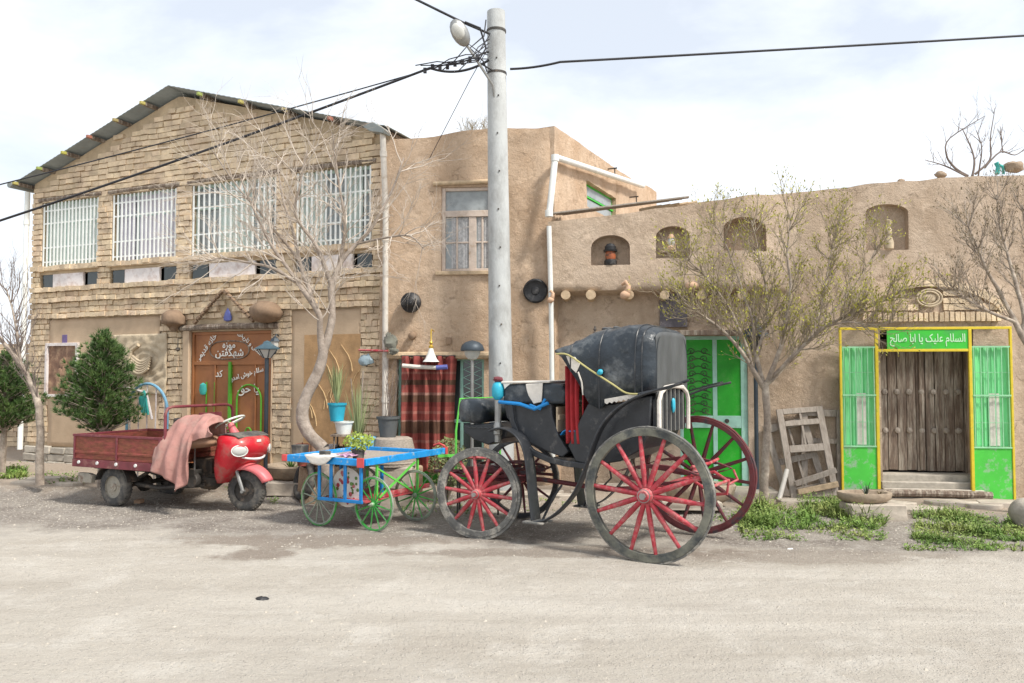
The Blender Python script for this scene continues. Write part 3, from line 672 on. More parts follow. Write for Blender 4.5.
q.box(FB.Y(209, 400)[0] - .09, FB.Y(209, 400)[0] - .08, .02, .04, FB.Y(209, 445)[1], FB.Y(209, 382)[1]); q.box(FB.Y(209, 400)[0] + .08, FB.Y(209, 400)[0] + .09, .02, .04, FB.Y(209, 445)[1], FB.Y(209, 382)[1])
q.box(gc - .09, gc + .09, .01, .04, FB.Y(248, 436)[1] - .18, FB.Y(248, 436)[1] - .08)
q.build('green_trim', mk('grass_green_paint', (.10, .36, .03), .5, bump=.1), door)
q = MB(); hu = FB.Y(203, 388)[0]; q.lathe([(.001, 0), (.05, .01), (.075, .08), (.06, .17), (.001, .2)], 12, (hu, -.0, FB.Y(203, 395)[1]), Matrix.Diagonal((1, .5, 1, 1))); q.build('knocker', MAT['teal'], door)
def letters(txt, M, size):
    q = MB(); q.text(persian(txt), M, size); q.build('lettering', MAT['letter'], door, smooth=20)
letters('موزه', onwall(oc[0], oc[1] + .08, .030), .15); letters('شهگفتن', onwall(oc[0] + .01, oc[1] - .045, .030), .17)
letters('خانه قدیمی', onwall(*FB.Y(206, 348, .03), .030, 47), .13); letters('سنتی و تاریخی', onwall(*FB.Y(250, 343, .03), .030, -38), .10)
ac = FB.Y(247, 398, .03)
letters('سلام خوش امدید', onwall(ac[0] - .03, ac[1] + .37, .030, 14), .105)
letters('یا حق', onwall(FB.Y(247, 385)[0], FB.Y(247, 385)[1] - .06, .030), .19)
letters('کد', onwall(*FB.Y(219, 374, .03), .030), .15)
# threshold step
q = MB(); q.box(DU0 - .2, DU1 + .2, -.45, .02, -.05, .12); q.build('door_step', MAT['slab'], bh, bevel=.02)

# ------------------------------------------------------------------ the two storey mud house
FM = Frame(-1.86, 11.56, 2.46, -.24); 
mh = empty('mud_house', FM.o, FM.rot, 'two storey mud plastered house with flat roof, bare wooden window and curtained doorway', 'house')
um = lambda px, py=300: FM.Y(px, py)[0]
zm = lambda px, py: FM.Y(px, py)[1]
UM1 = um(555, 200); TM = zm(553, 127)
mw0, mw1 = um(441), um(489) + .04; mz0, mz1 = zm(460, 271), zm(460, 187)
md0, md1 = um(397), um(484); mdz = zm(440, 357)
def mtop(u): return TM - .12 * sstep(1.5, .2, u) + .02 * noise.noise(Vector((u * 2, 0, 0)))
mh_holes = [(mw0, mw1, mz0, mz1, 0), (md0, md1, -.1, mdz, 0)]
sheet('wall', MAT['mud'], mh, -.06, UM1, -.1, mtop, mh_holes, lambda u, z: lump(.03, 1.1, 2, .012, 6)(u, z) + .06 * sstep(UM1 - .12, UM1, u) * 1, .06, .35)
# side wall runs back from the corner; direction found from its vanishing point
cw = FM.w(UM1, .03, 0); FS = Frame(cw.x, cw.y, .5, 1.0)
sw_ = MB()
LS = 5.1
wl = FS.X  # not used
def loc_m(p): return FM.loc(p)
# build it in mh's local frame through a helper empty-free transform
TS = Matrix.Translation(FM.o).inverted()
MS = (Matrix.Translation(FM.o) @ Matrix.Rotation(FM.rot, 4, 'Z')).inverted() @ Matrix.Translation(FS.o) @ Matrix.Rotation(FS.rot, 4, 'Z')
s0, s1 = FS.Y(587, 200)[0], FS.Y(617, 200)[0]; sz0, sz1 = FS.Y(600, 213)[1], FS.Y(600, 188)[1]
so_ = sheet('side_wall', MAT['mud'], mh, -.02, LS, -.1, lambda u: TM + .02 + .03 * noise.noise(Vector((u, 3, 0))) + .1 * sstep(3, LS, u), [(s0, s1, sz0, sz1, 0)], lambda u, z: lump(.035, 1.0, 6, .012, 6)(u, z), .08, .3)
so_.matrix_local = MS
q = MB(); q.box(s0, s1, .1, .13, sz0, sz1); q.box(s0, s1, .07, .0995, sz0 + (sz1 - sz0) * .45, sz0 + (sz1 - sz0) * .5); o_ = q.build('side_window', MAT['greenp'], mh); o_.matrix_local = MS
q = MB(); q.box(s0 + .05, s1 - .05, .09, .099, sz0 + .04, sz0 + (sz1 - sz0) * .42); q.box(s0 + .05, s1 - .05, .09, .099, sz0 + (sz1 - sz0) * .55, sz1 - .04); oo = q.build('pane', MAT['dusty'], o_)
# flat roof
c2 = FM.loc(FS.w(LS, .1, 0)); q = MB(); q.prism([(0, .2), (UM1 - .1, .2), (c2.x - .1, c2.y), (.0, c2.y)], TM - .35, TM - .25, 'z'); q.build('roof', MAT['mud2'], mh)
# window
q = MB(); fr = .055; a, b = mw0, mw1; zt0, zt1 = zm(460, 213), zm(460, 222)
q.box(a, a + fr, .03, .1, mz0, mz1); q.box(b - fr, b, .03, .1, mz0, mz1); q.box(a + fr, b - fr, .032, .098, mz0, mz0 + .04); q.box(a + fr, b - fr, .032, .098, mz1 - .05, mz1); q.box(a + fr, b - fr, .02, .098, zt0 - .05, zt0 + .04)
mc = um(472); q.box(mc - .055, mc + .055, .034, .094, mz0 + .04, zt0 - .05)
for xx in ((a + fr + mc - .055) / 2, (mc + .055 + b - fr) / 2): q.box(xx - .014, xx + .014, .04, .09, mz0 + .04, zt0 - .05)
q.box(a + fr, b - fr, .042, .088, (mz0 + zt0) / 2 - .012, (mz0 + zt0) / 2 + .012)
wi = q.build('window', mk('bare_window_wood', (.56, .47, .40), .8, var=.2, vs=8, bump=.3, c2=(.42, .30, .2), s2=6, t2=.6), mh, bevel=.005)
q = MB(); q.box(a + .02, b - .02, .062, .068, mz0 + .02, mz1 - .02); q.build('pane', MAT['dusty'], wi)
q = MB()
for k0, k1 in ((a + .14, mc - .07), (mc + .08, b - .06)): fold_curtain(q, k0, k1, mz0 + .05, zt0 - .06, .055, .004, 4)
q.build('curtain', mk('lace_curtain', (.42, .42, .42), .8, var=.35, vs=25, bump=.1), wi, smooth=180)
q = MB(); q.tube([(a - .12, -.02, mz1 + .05), (b + .1, -.02, mz1 + .07)], .035, 8); q.box(a - .08, b + .05, -.05, .05, mz0 - .06, mz0 - .003); q.build('window_beam', MAT['log'], wi, bevel=.008)
# doorway: beam, green iron door with lattice glass
q = MB(); q.tube([(md0 - .14, -.04, mdz + .02), (md1 + .18, -.04, mdz + .02)], .055, 9); q.build('door_beam', MAT['log'], mh)
q = MB(); y0 = .12; db = zm(470, 460); zg = zm(470, 422)
for x_ in (md0, (md0 + md1) / 2 - .02, md0 + .17, md1 - .045, md1 - .36): q.box(x_, x_ + .045, y0, y0 + .04, .02, mdz)
q.box(md0 + .045, md1 - .045, y0 + .002, y0 + .038, mdz - .05, mdz); q.box(md0 + .045, md1 - .045, y0 + .002, y0 + .038, zg - .02, zg + .03)
do = q.build('door', MAT['mint'], mh, bevel=.004)
q = MB(); q.box(md0 + .045, (md0 + md1) / 2 - .02, y0 + .015, y0 + .025, .04, zg - .02); q.build('door_sheet', MAT['greend'], do)
q = MB(); q.box((md0 + md1) / 2 + .026, md1 - .046, y0 + .018, y0 + .024, .04, zg - .02); q.box(md0 + .045, md1 - .045, y0 + .018, y0 + .024, zg + .03, mdz - .05); q.build('pane', MAT['glass'], do)  # lower right sheet is near black to stand for the unlit doorway
q = MB(); xx = md0; zz = zg + .03
while zz < mdz - .12:
    for xa, xb in ((md0 + .045, md0 + .17), (md1 - .315, md1 - .045)):
        q.bar((xa, y0 + .004, zz), (xb, y0 + .004, zz + .12), .008, .008); q.bar((xb, y0 + .004, zz), (xa, y0 + .004, zz + .12), .008, .008)
    zz += .12
q.build('lattice', MAT['mint'], do)
# white drain pipe that runs up the corner, over the side wall
ru = FM.Y(551, 300, -.12)[0]
pa = FM.loc(at(551, 292, 11.05)); pb = FM.loc(at(549, 216, 11.1)); pc = FM.loc(at(555, 157, 11.15))
pdn = FM.loc(FS.w(FS.Y(643, 186, -.12)[0], -.12, FS.Y(643, 186, -.12)[1]))
q = MB(); q.tube([pb, pc + Vector((0, 0, -.03)), pc, pc + (pdn - pc) * .02, pdn], .045, 12)
for p_ in (pb + Vector((0, 0, .05)), pc): q.tube([p_ - Vector((0, 0, .06)), p_ + Vector((0, 0, .03))], .056, 12)
q.build('drain_pipe', MAT['white'], mh, smooth=50)
q = MB(); pt = FM.loc(at(552, 300, 11.12)); q.tube([FM.loc(at(549, 226, 11.02)), FM.loc(at(551, 300, 11.12)), FM.loc(at(553, 470, 11.2))], .035, 10); q.build('lower_pipe', MAT['white'], mh, smooth=50)
q = MB()
for px, py in ((608, 172), (630, 200)):
    u_, z_ = FS.Y(px, py); q.bar((u_, -.16, z_ + .05), (u_, .02, z_ + .05), .02, .02); q.bar((u_, -.12, z_ - .06), (u_, -.12, z_ + .05), .015, .015)
q.build('pipe_bracket', MAT['darkmetal'], mh).matrix_local = MS

# ------------------------------------------------------------------ the long low mud house
FR = Frame(.50, 11.5, 6.5, -.75); 
lh = empty('low_mud_house', FR.o, FR.rot, 'long single storey mud house with arched wall niches, green door and old plank gate', 'house')
OV = .30
ur = lambda px, py=300, y=0: FR.Y(px, py, y)[0]
zr_ = lambda px, py, y=0: FR.Y(px, py, y)[1]
u_end = ur(1300)
tops = [(ur(549, 222, -OV), zr_(549, 222, -OV)), (ur(620, 214, -OV), zr_(620, 214, -OV)), (ur(690, 204, -OV), zr_(690, 204, -OV)), (ur(780, 195), zr_(780, 195)), (ur(870, 184), zr_(870, 184)), (ur(940, 178), zr_(940, 178)), (ur(1024, 175), zr_(1024, 175)), (u_end + .1, zr_(1024, 175) - .1)]
def ltop(u):
    if u <= tops[0][0]: return tops[0][1]
    for (a, b), (c, d) in zip(tops, tops[1:]):
        if u <= c: return b + (d - b) * (u - a) / (c - a) + .018 * noise.noise(Vector((u * 3, 7, 0)))
    return tops[-1][1]
OVZ = zr_(620, 290, -OV)
def loff(u, z):
    t = 1 - sstep(ur(735), ur(800), u)
    o = -OV * t * sstep(OVZ - .05 - .02 * noise.noise(Vector((u * 4, 1, 1))), OVZ + .012, z)
    bul = -.09 * sstep(ur(838), ur(862), u) * (1 - sstep(ur(1000), ur(1020), u)) * (1 - sstep(zr_(930, 300), zr_(930, 283), z))
    return o + bul + lump(.035, .9, 12, .012, 6)(u, z) 
def nich(x0, x1, yb, yt, arch, y): return (ur(x0, 250, y), ur(x1, 250, y), zr_((x0 + x1) / 2, yb, y), zr_((x0 + x1) / 2, yt, y), arch)
N1 = nich(591, 630, 265, 235, .17, -OV); N2 = nich(656, 690, 258, 226, .14, -OV); N3 = nich(722, 766, 252, 219, .15, -.15); N4 = nich(866, 909, 250, 204, .12, 0)
gd0, gd1, gdz = ur(680, 400), ur(748, 400), zr_(715, 336)
GD0, GD1, GDZ = ur(879, 400), ur(972, 400), zr_(925, 330)
hw = (ur(668, 305), ur(698, 305), zr_(680, 335), zr_(680, 300), 0)
lholes = [N1, N2, N3, N4, (gd0, gd1, -.12, gdz, 0), (GD0, GD1, -.12, GDZ, 0)]
U0L = ur(548, 250, -OV)
sheet('wall', MAT['mud2'], lh, U0L, u_end, -.12, ltop, lholes, loff, .055, .42, zlines=(OVZ - .05, OVZ, OVZ - .025), smooth=60)
for nn, y_ in ((N1, -.10), (N2, -.10), (N3, -.03), (N4, .13)): q = MB(); q.box(nn[0] - .04, nn[1] + .04, y_, y_ + .04, nn[2] - .04, nn[3] + .04); q.build('niche_back', MAT['mud2'], lh)
q = MB(); q.box(U0L + .05, u_end - .05, .43, 5.5, 3.3, 3.4); q.box(u_end - .3, u_end - .01, .43, 5.4, -.1, 3.3); q.build('roof', MAT['mud2'], lh)
for px in (566, 591, 629, 664, 701, 741):
    u_, z_ = FR.Y(px, 295, -.2); q = MB(); q.tube([(u_, -.33 + rnd(-.04, .02), z_ - .01), (u_, .0, z_ - .01)], rnd(.06, .072), 12); q.build('beam_end', MAT['log'], lh)
q = MB(); su, szz = FR.Y(674, 308, -.03); q.box(su - .20, su + .18, -.05, .02, szz - .27, szz + .20); q.build('shutter', mk('slate_board', (.13, .12, .135), .8, var=.4, vs=9, bump=.3, c2=(.28, .25, .24), s2=6, t2=.6), lh)
# planks and a reed mat edge lying on the parapet
q = MB(); pA = FR.Y(553, 216, -.28); pB = FR.Y(688, 199, -.1)
for k in range(4): q.bar((pA[0] + .04 * k, -.30 + .09 * k, pA[1] + .03 + .015 * k), (pB[0] - .08 * k, -.22 + .10 * k, pB[1] + .01 * k), .085, .03 if k % 2 else .022)
q.build('roof_plank', MAT['greywood'], lh, bevel=.004)
q = MB(); 
for k in range(5): q.tube([(ur(640 + k * 9), -.1 + k * .02, zr_(640, 212) + k * .015), (ur(662 + k * 9), -.05, zr_(670, 207) + k * .012)], .03, 7)
q.build('roof_edge', MAT['log'], lh)
q = MB(); q.box(gd0 - .25, gd1 + .2, -.45, .05, gdz + .015, gdz + .05); q.box(gd0 - .28, gd1 + .22, -.46, -.42, gdz - .01, gdz + .06); q.build('door_canopy', MAT['wood'], lh, bevel=.006)
# green door
q = MB(); dy = .02; zmid = zr_(715, 423); lw = .07; gm = ur(715, 400)
for x_, w_ in ((gd0, .05), (gm - .025, .06), (gd1 - .09, .09)): q.box(x_, x_ + w_, dy, dy + .05, .02, gdz)
q.box(gd0 + .05, gd1 - .09, dy + .002, dy + .048, gdz - .05, gdz); q.box(gd0 + .05, gd1 - .09, dy + .002, dy + .048, zmid - .07, zmid + .1); q.box(gd0 + .05, gd1 - .09, dy + .002, dy + .048, .02, .08)
gdo = q.build('green_door', MAT['mint'], lh, bevel=.004)
q = MB()
for a_, b_ in ((gd0 + .05, gm - .025), (gm + .035, gd1 - .09)): q.box(a_, b_, dy + .02, dy + .03, .08, zmid - .07); q.box(a_, b_, dy + .02, dy + .03, zmid + .1, gdz - .05)
q.build('door_sheet', MAT['greend'], gdo)
q = MB(); cx0, cx1 = gd0 + .06, gm - .03; zz = zmid + .16; k = 0
while zz < gdz - .12:
    for sx in (0, 1):
        c0 = cx0 + (cx1 - cx0) * (.28 + .44 * sx); rr = .052; sgn = 1 if (k + sx) % 2 else -1
        q.tube([(c0 + sgn * rr * (1 - t / 18) * math.cos(t * .55), dy + .012, zz + rr * (1 - t / 18) * math.sin(t * .55)) for t in range(15)], .0055, 5)
    q.tube([(cx0 + .02, dy + .012, zz - .05), ((cx0 + cx1) / 2, dy + .012, zz + .01), (cx1 - .02, dy + .012, zz - .05)], .005, 5)
    zz += .105; k += 1
q.build('scrollwork', MAT['darkmetal'], gdo)
q = MB()
for px in (709, 727): q.lathe([(.03, 0), (.03, .03), (.001, .035)], 12, (ur(px, 420), dy, zr_(px, 421)), Matrix.Rotation(R(90), 4, 'X'))
q.build('handle', MAT['darkmetal'], gdo)
q = MB(); q.box(gd0 - .3, gd1 + .3, -.55, .0, -.05, .1); q.build('door_step', MAT['slab'], lh, bevel=.02)

# brick arch over the gate
q = MB()
def arch_z(t): return zr_(925, 316) + (zr_(925, 284) - zr_(925, 316)) * math.sin(math.pi * t) ** .55
aU0, aU1 = ur(852), ur(1000)
n = 27
for k in range(n):
    u_ = aU0 + .12 + (aU1 - aU0 - .2) * k / (n - 1); q.box(u_ - .026, u_ + .026, -.135 - rnd(0, .015), -.03, zr_(925, 322), zr_(925, 313) + rnd(-.01, .01), jit=.005)
    if abs(k - 13) > 2: q.box(u_ - .035, u_ + .035, -.125 - rnd(0, .02), -.03, zr_(925, 311), zr_(925, 305) + rnd(-.01, .01), jit=.006)
for k in range(30):
    t = (k + .5) / 30; u_ = aU0 + (aU1 - aU0) * t; zc = arch_z(t); sl_ = (arch_z(min(1, t + .02)) - arch_z(max(0, t - .02))) / (.04 * (aU1 - aU0))
    Mx = Matrix.Translation((u_, 0, zc)) @ Matrix.Rotation(-math.atan(sl_), 4, 'Y')
    q.box(-.034, .034, -.145 - rnd(0, .012), -.03, -.05, .05, Mx, jit=.005)
for rr in range(2):
    for k in range(14):
        u_ = aU0 + .35 + (aU1 - aU0 - .7) * k / 13
        if abs(k - 6) > 2: q.box(u_ - .05, u_ + .045, -.118 - rnd(0, .02), -.03, zr_(925, 304 - rr * 7), zr_(925, 299 - rr * 7), jit=.006)
q.build('brick_arch', MAT['brick'], lh, smooth=30)
q = MB(); mu, mz_ = ur(925), zr_(925, 299)
for rr in (.16, .12): q.tube([(mu + rr * math.cos(t), -.15, mz_ + rr * .72 * math.sin(t)) for t in [2 * math.pi * k / 26 for k in range(26)]], .014, 6, closed=True)
q.blob((mu, -.12, mz_), .11, .03, .075, 14, 8, .1)
for k in range(4): q.tube([(mu - .07 + .03 * k, -.155, mz_ - .03), (mu - .05 + .035 * k, -.158, mz_ + .03)], .008, 5)
q.build('medallion', MAT['relief'], lh)

# the plank gate, recessed
q = MB(); gb = zr_(925, 473); nb = 9; gx0, gx1 = GD0 + .06, GD1 - .02; gt = zr_(925, 350)
for k in range(nb):
    a_ = gx0 + (gx1 - gx0) * k / nb; b_ = gx0 + (gx1 - gx0) * (k + 1) / nb - rnd(.004, .012); q.box(a_, b_, .20 + rnd(0, .012), .25, gb + rnd(0, .02), gt + .14, jit=.003)
gate = q.build('plank_gate', MAT['wood'], lh, bevel=.004)
q = MB(); q.box(gx0 - .05, gx0, .16, .26, gb - .02, gt + .15); q.box(gx1, gx1 + .02, .16, .26, gb - .02, gt + .15); q.box((gx0 + gx1) / 2 - .03, (gx0 + gx1) / 2 + .03, .175, .2, gb + .02, gt + .12)
for zz in (.25, .62): q.box(gx0, gx1, .255, .3, gb + (gt - gb) * zz, gb + (gt - gb) * zz + .08)
q.build('gate_frame', MAT['wood'], gate, bevel=.006)
for zf in (.30, .62):
    for k in range(7):
        u_ = gx0 + (gx1 - gx0) * (k + .5) / 7; s_ = MB(); s_.lathe([(.042, 0), (.036, .022), (.001, .036)], 10, (u_, .198, gb + (gt - gb) * zf + .06), Matrix.Rotation(R(90), 4, 'X')); s_.build('stud', MAT['greywood'], gate)
q = MB(); q.box(GD0 - .02, GD1 + .02, .33, .36, -.1, GDZ + .02); q.build('gate_backing', MAT['dark'], lh)
q = MB()
for k in range(3): q.box(GD0 - .03, GD1 + .03, -.05 - .09 * k, .3 - .09 * k if k == 0 else -.052 - .09 * (k - 1), -.05, gb - .02 - k * .085, jit=.006)
q.build('gate_step', MAT['stone'], lh, bevel=.015)
q = MB(); q.tube([(GD0 - .35, -.27, .07), ((GD0 + GD1) / 2, -.27, .075), (GD1 + .1, -.27, .06)], .05, 9); q.build('threshold_log', MAT['wood'], lh)
# ------------------------------------------------------------------ iron portal with green cloth in front of the gate
GY = -.21
ug = lambda px, y=GY: FR.Y(px, 400, y)[0]
zg_ = lambda px, py, y=GY: FR.Y(px, py, y)[1]
po = FR.w(ug(926), 0, 0); portal = empty('iron_portal', po, FR.rot, 'yellow and green iron portal with barred side panels round the plank gate', 'gate portal')
ox = ug(926)
def P(px): return ug(px) - ox
t0, t1 = zg_(926, 327), zg_(926, 349); bl, br = zg_(840, 497), zg_(1010, 501)
x0, x1, x2, x3 = P(840), P(876), P(972), P(1013)
q = MB(); T = .035; ya, yb = GY - .02, GY + .02
q.box(x0, x3, ya, yb, t0 - T, t0)
for x_ in (x0, x3 - .03): q.box(x_, x_ + .03, ya + .001, yb - .001, bl, t0 - T)
for x_ in (x1 - .005, x2 - T): q.box(x_, x_ + T + .005, ya - .003, yb - .003, bl + .03, t0 - T)
q.box(x1 + T, x2 - T, ya, yb, t1 - T, t1)
q.build('frame', MAT['yellow'], portal, bevel=.004)
for a_, b_ in ((x0 + .032, x1 - .007), (x2 + .007, x3 - .032)):
    zb_, zm_, zt_ = (bl if a_ < 0 else bl - .01), zg_(856, 447), zg_(856, 348)
    q = MB(); q.box(a_, b_, GY - .008, GY + .008, zb_ + .002, zm_); q.build('sheet_panel', MAT['greenw'], portal)
    q = MB(); q.box(a_, b_, GY - .02, GY + .015, zm_ + .001, zm_ + .02); q.box(a_, b_, GY - .02, GY + .015, zt_, zt_ + .02); zz = (zm_ + zt_) / 2 + .02; q.box(a_, b_, GY - .03, GY - .022, zz, zz + .022)
    n = 6
    for k in range(n): xx = a_ + .02 + (b_ - a_ - .04) * k / (n - 1); q.box(xx - .005, xx + .005, GY - .02, GY - .01, zm_ + .02, zt_)
    for k in range(1, 4):
        zz = zm_ + (zt_ - zm_) * k / 4; q.box(a_, b_, GY - .0095, GY - .0015, zz, zz + .007)
    q.build('grille', mk('pale_green_bars', (.30, .62, .36), .5, bump=0), portal)
    q = MB(); fold_curtain(q, a_, b_, zm_ + .02, zt_, GY + .04, .008, 5); q.build('curtain', MAT['curt_g'], portal, smooth=180)
    q = MB(); q.grid(8, 3, lambda s, t, a_=a_, b_=b_: (a_ + (b_ - a_) * (.45 + .28 * s), GY + .022 + .005 * math.sin(s * 9), zm_ + .03 + (zt_ - zm_) * .52 * t)); q.build('white_cloth', MAT['rag'], portal, smooth=180)
q = MB(); sx0, sx1 = P(888), P(971); q.box(sx0, sx1, GY - .012, GY + .006, t1 + .002, t0 - T - .002); sg = q.build('sign_board', MAT['greenp'], portal)
q = MB(); q.text(persian('السلام علیک یا ابا صالح'), onwall((sx0 + sx1) / 2 - .01, (t1 + t0 - T) / 2 + .01, GY - .0135, 0, .70), .15); q.build('lettering', MAT['palegreen'], sg, smooth=20)

# ------------------------------------------------------------------ the utility pole and its lamp and cables
PY = 10.95; pb_, pt_ = at(502.5, 470, PY), at(496, 12, PY); pb_.z = -.3
pole = MB(); r0, r1 = .176, .125
pts = [pb_ + (pt_ - pb_) * t for t in [k / 12 for k in range(13)]]
q = MB(); q.tube([p - pb_ for p in pts], [r0 + (r1 - r0) * k / 12 for k in range(13)], 28); pe = empty('utility_pole', pb_, 0, 'tall tapered grey concrete utility pole between the two mud houses', 'utility pole')
q.build('pole_shaft', MAT['concrete'], pe, smooth=60)
def pw(px, py, Y=9.9): return at(px, py, Y + 1.05) - pb_
q = MB()
for zz in (6.4, 5.8): q.lathe([(.138, 0), (.138, .03)], 20, pb_ * 0 + (pt_ - pb_) * ((zz + .3) / (pt_.z + .3)))
q.build('pole_band', MAT['darkmetal'], pe)
q = MB()
for k in range(9):
    t = .3 + .075 * k; p = (pt_ - pb_) * t; rr = r0 + (r1 - r0) * t; q.tube([p + Vector((.02 * (k % 2), -rr + .01, 0)), p + Vector((.02 * (k % 2), -rr - .012, 0))], .012, 6)
q.build('step_bolt', MAT['darkmetal'], pe)
q = MB(); q.tube([pw(495, 102, 9.8), pw(493, 85, 9.75), pw(466, 44, 9.45)], .018, 8); arm = q.build('lamp_arm', MAT['metal'], pe)
q = MB(); Mx = Matrix.Rotation(R(-52), 4, 'Y') @ Matrix.Rotation(R(30), 4, 'X')
hp = pw(460, 33, 9.4); ax = (pw(466, 47, 9.45) - pw(454, 25, 9.35)).normalized(); side = ax.cross(Vector((0, -1, 0))).normalized()
M3 = Matrix((ax, side, ax.cross(side))).transposed().to_4x4()
q.blob(hp, .19, .115, .075, 16, 10, 0, M=M3); hd = q.build('lamp_head', MAT['metal'], arm)
q = MB(); q.blob(hp + Vector((-.005, -.06, -.03)) - ax * .03, .11, .08, .045, 14, 8, 0, M=M3); 
lens = q.build('lens', MAT['lampglass'], pe)
def cable(name, pts, r, label, group='overhead cables on the utility pole', sag=0, n=24, lumps=0):
    o = Vector(pts[0]); q = MB(); out = []
    for a_, b_ in zip(pts, pts[1:]):
        a_, b_ = Vector(a_), Vector(b_)
        for k in range(n + 1):
            t = k / n
            if out and k == 0: continue
            out.append(a_ + (b_ - a_) * t - Vector((0, 0, sag * 4 * t * (1 - t))) - o)
    q.tube(out, r, 6)
    ob = q.build(name, MAT['cable'], None, smooth=60); ob.location = o; tag(ob, label, 'cable', group); return ob
cable('cable', [at(510, 69, 10.85), at(560, 62, 10.85), at(1500, 6, 12.4)], .016, 'thick dark overhead cable running from the pole to the right edge', sag=.02)
cable('cable', [at(489, 52, 10.85), at(-300, 255, 10.9)], .009, 'upper of the two dark cables crossing the brick gable to the left', sag=.10)
cable('cable', [at(489, 60, 10.80), at(430, 68, 10.80), at(-250, 299, 11.6)], .017, 'lower and thicker of the two dark cables crossing the brick gable', sag=.10)
cable('cable', [at(490, 34, 10.80), at(462, 22, 10.60), at(405, -6, 10.00)], .016, 'dark cable rising from the pole out of the top of the picture')
cable('cable', [at(487, 50, 10.80), at(470, 80, 11.00), at(390, 235, 12.00)], .005, 'thin service wire dropping from the pole towards the drain pipe')
# knot of splices and loops round the pole head
q = MB(); o_ = at(480, 50, 10.80)
for k in range(7):
    a0 = at(489 + rnd(-1, 1), 35 + k * 4, 9.78); a1 = at(466 + rnd(-9, 12), 52 + rnd(-8, 14), 9.6 + rnd(-.1, .1)); a2 = at(425 + rnd(-10, 35), 68 + rnd(-3, 4), 9.75)
    m1 = (a0 + a1) / 2 + Vector((rnd(-.05, .05), rnd(-.05, .05), rnd(-.12, .05)))
    q.tube([p - o_ for p in (a0, m1, a1, (a1 + a2) / 2 + Vector((0, 0, rnd(-.05, .05))), a2)], .007, 5)
for k in range(8): p = at(425 + k * 7.5, 70 - k * 1.6 + rnd(-2, 2), 9.76); q.box(p.x - o_.x - .02, p.x - o_.x + .02, p.y - o_.y - .02, p.y - o_.y + .02, p.z - o_.z - .035, p.z - o_.z + .025)
q.tube([at(465, 22, 10.60) - o_, at(480, 28, 10.60) - o_, at(486, 48, 10.70) - o_, at(478, 62, 10.70) - o_, at(492, 70, 10.75) - o_], .014, 6)
q.tube([at(486, 20, 10.75) - o_, at(484, 36, 10.65) - o_, at(470, 48, 10.60) - o_, at(484, 62, 10.70) - o_, at(487, 72, 10.75) - o_], .010, 6)
ob = q.build('cable_splice', MAT['cable'], None); ob.location = o_; tag(ob, 'tangle of spliced black wires and connectors at the pole head', 'cable splice')

# ------------------------------------------------------------------ garden lamps and wall lanterns
def lamp_post(px, ptop, pbase, Y, label, kind):
    b = at(px, pbase, Y); b.z = G(b.x, b.y) - .01; top = at(px, ptop, Y).z - b.z
    e = empty('lamp_post', b, 0, label, 'garden lamp', 'garden lamps before the houses')
    q = MB(); hh = {'lantern': .24, 'dome': .26, 'flared': .5}[kind]
    q.tube([(0, 0, 0), (0, 0, top - hh)], .028 if kind != 'dome' else .022, 12); q.lathe([(.09, 0), (.08, .03), (.04, .09), (.03, .2)], 14); q.build('post', MAT['lamp'] if kind != 'dome' else MAT['metal'], e)
    if kind == 'lantern':
        q = MB(); z = top - hh; q.lathe([(.05, 0), (.13, .11)], 6, (0, 0, z)); q.build('lamp_glass', MAT['lampglass'], e, smooth=10)
        q = MB(); q.lathe([(.17, 0), (.17, .015), (.06, .075), (.05, .10), (.001, .12)], 6, (0, 0, z + .115)); q.build('lamp_cap', mk('blue_grey_cap', (.09, .16, .20), .5, bump=.1), e, smooth=10)
        q = MB()
        for k in range(6): t = k * math.pi / 3; q.tube([(.052 * math.cos(t), .052 * math.sin(t), z), (.134 * math.cos(t), .134 * math.sin(t), z + .112)], .007, 5)
        q.build('lamp_cage', MAT['lamp'], e)
    elif kind == 'dome':
        z = top - .14; q = MB(); q.lathe([(.001, -.15), (.06, -.13), (.10, -.07), (.115, 0)], 20, (0, 0, z)); q.build('lamp_glass', MAT['lampglass'], e)
        q = MB(); q.lathe([(.155, -.02), (.16, 0), (.14, .06), (.09, .10), (.001, .125)], 20, (0, 0, z)); q.build('lamp_cap', MAT['lamp'], e)
    else:
        z = top - .5; q = MB(); q.lathe([(.05, .0), (.09, .12), (.10, .3)], 6, (0, 0, z)); q.build('lamp_glass', MAT['glass'], e, smooth=10)
        q = MB(); q.lathe([(.20, .25), (.19, .28), (.10, .36), (.06, .42), (.03, .50), (.001, .54)], 8, (0, 0, z)); q.build('lamp_cap', MAT['lamp'], e, smooth=20)
    return e
lamp_post(265.5, 340, 470, 10.7, 'slim lamp post with a blue pyramid cap before the brown door', 'lantern')
lamp_post(472, 339, 470, 10.7, 'lamp post with a grey dome cap beside the striped curtain', 'dome')
lamp_post(757, 318, 480, 10.6, 'dark lamp post with flared cap behind the budding tree', 'flared')
p = FB.w(*[FB.Y(275, 340, -.12)[0]], -.12, FB.Y(275, 352, -.12)[1]); e = empty('wall_lantern', p, FB.rot, 'small grey lantern fixed to the brick pier right of the brown door', 'lantern')
q = MB(); q.lathe([(.03, 0), (.055, .03), (.065, .16)], 6); q.build('lamp_glass', MAT['lampglass'], e, smooth=10)
q = MB(); q.lathe([(.085, .16), (.05, .21), (.001, .25)], 6); q.lathe([(.001, -.04), (.03, 0)], 6); q.tube([(0, 0, .24), (0, .03, .27), (0, .12, .24)], .01, 6); q.build('lantern_cap', MAT['lamp'], e, smooth=10)
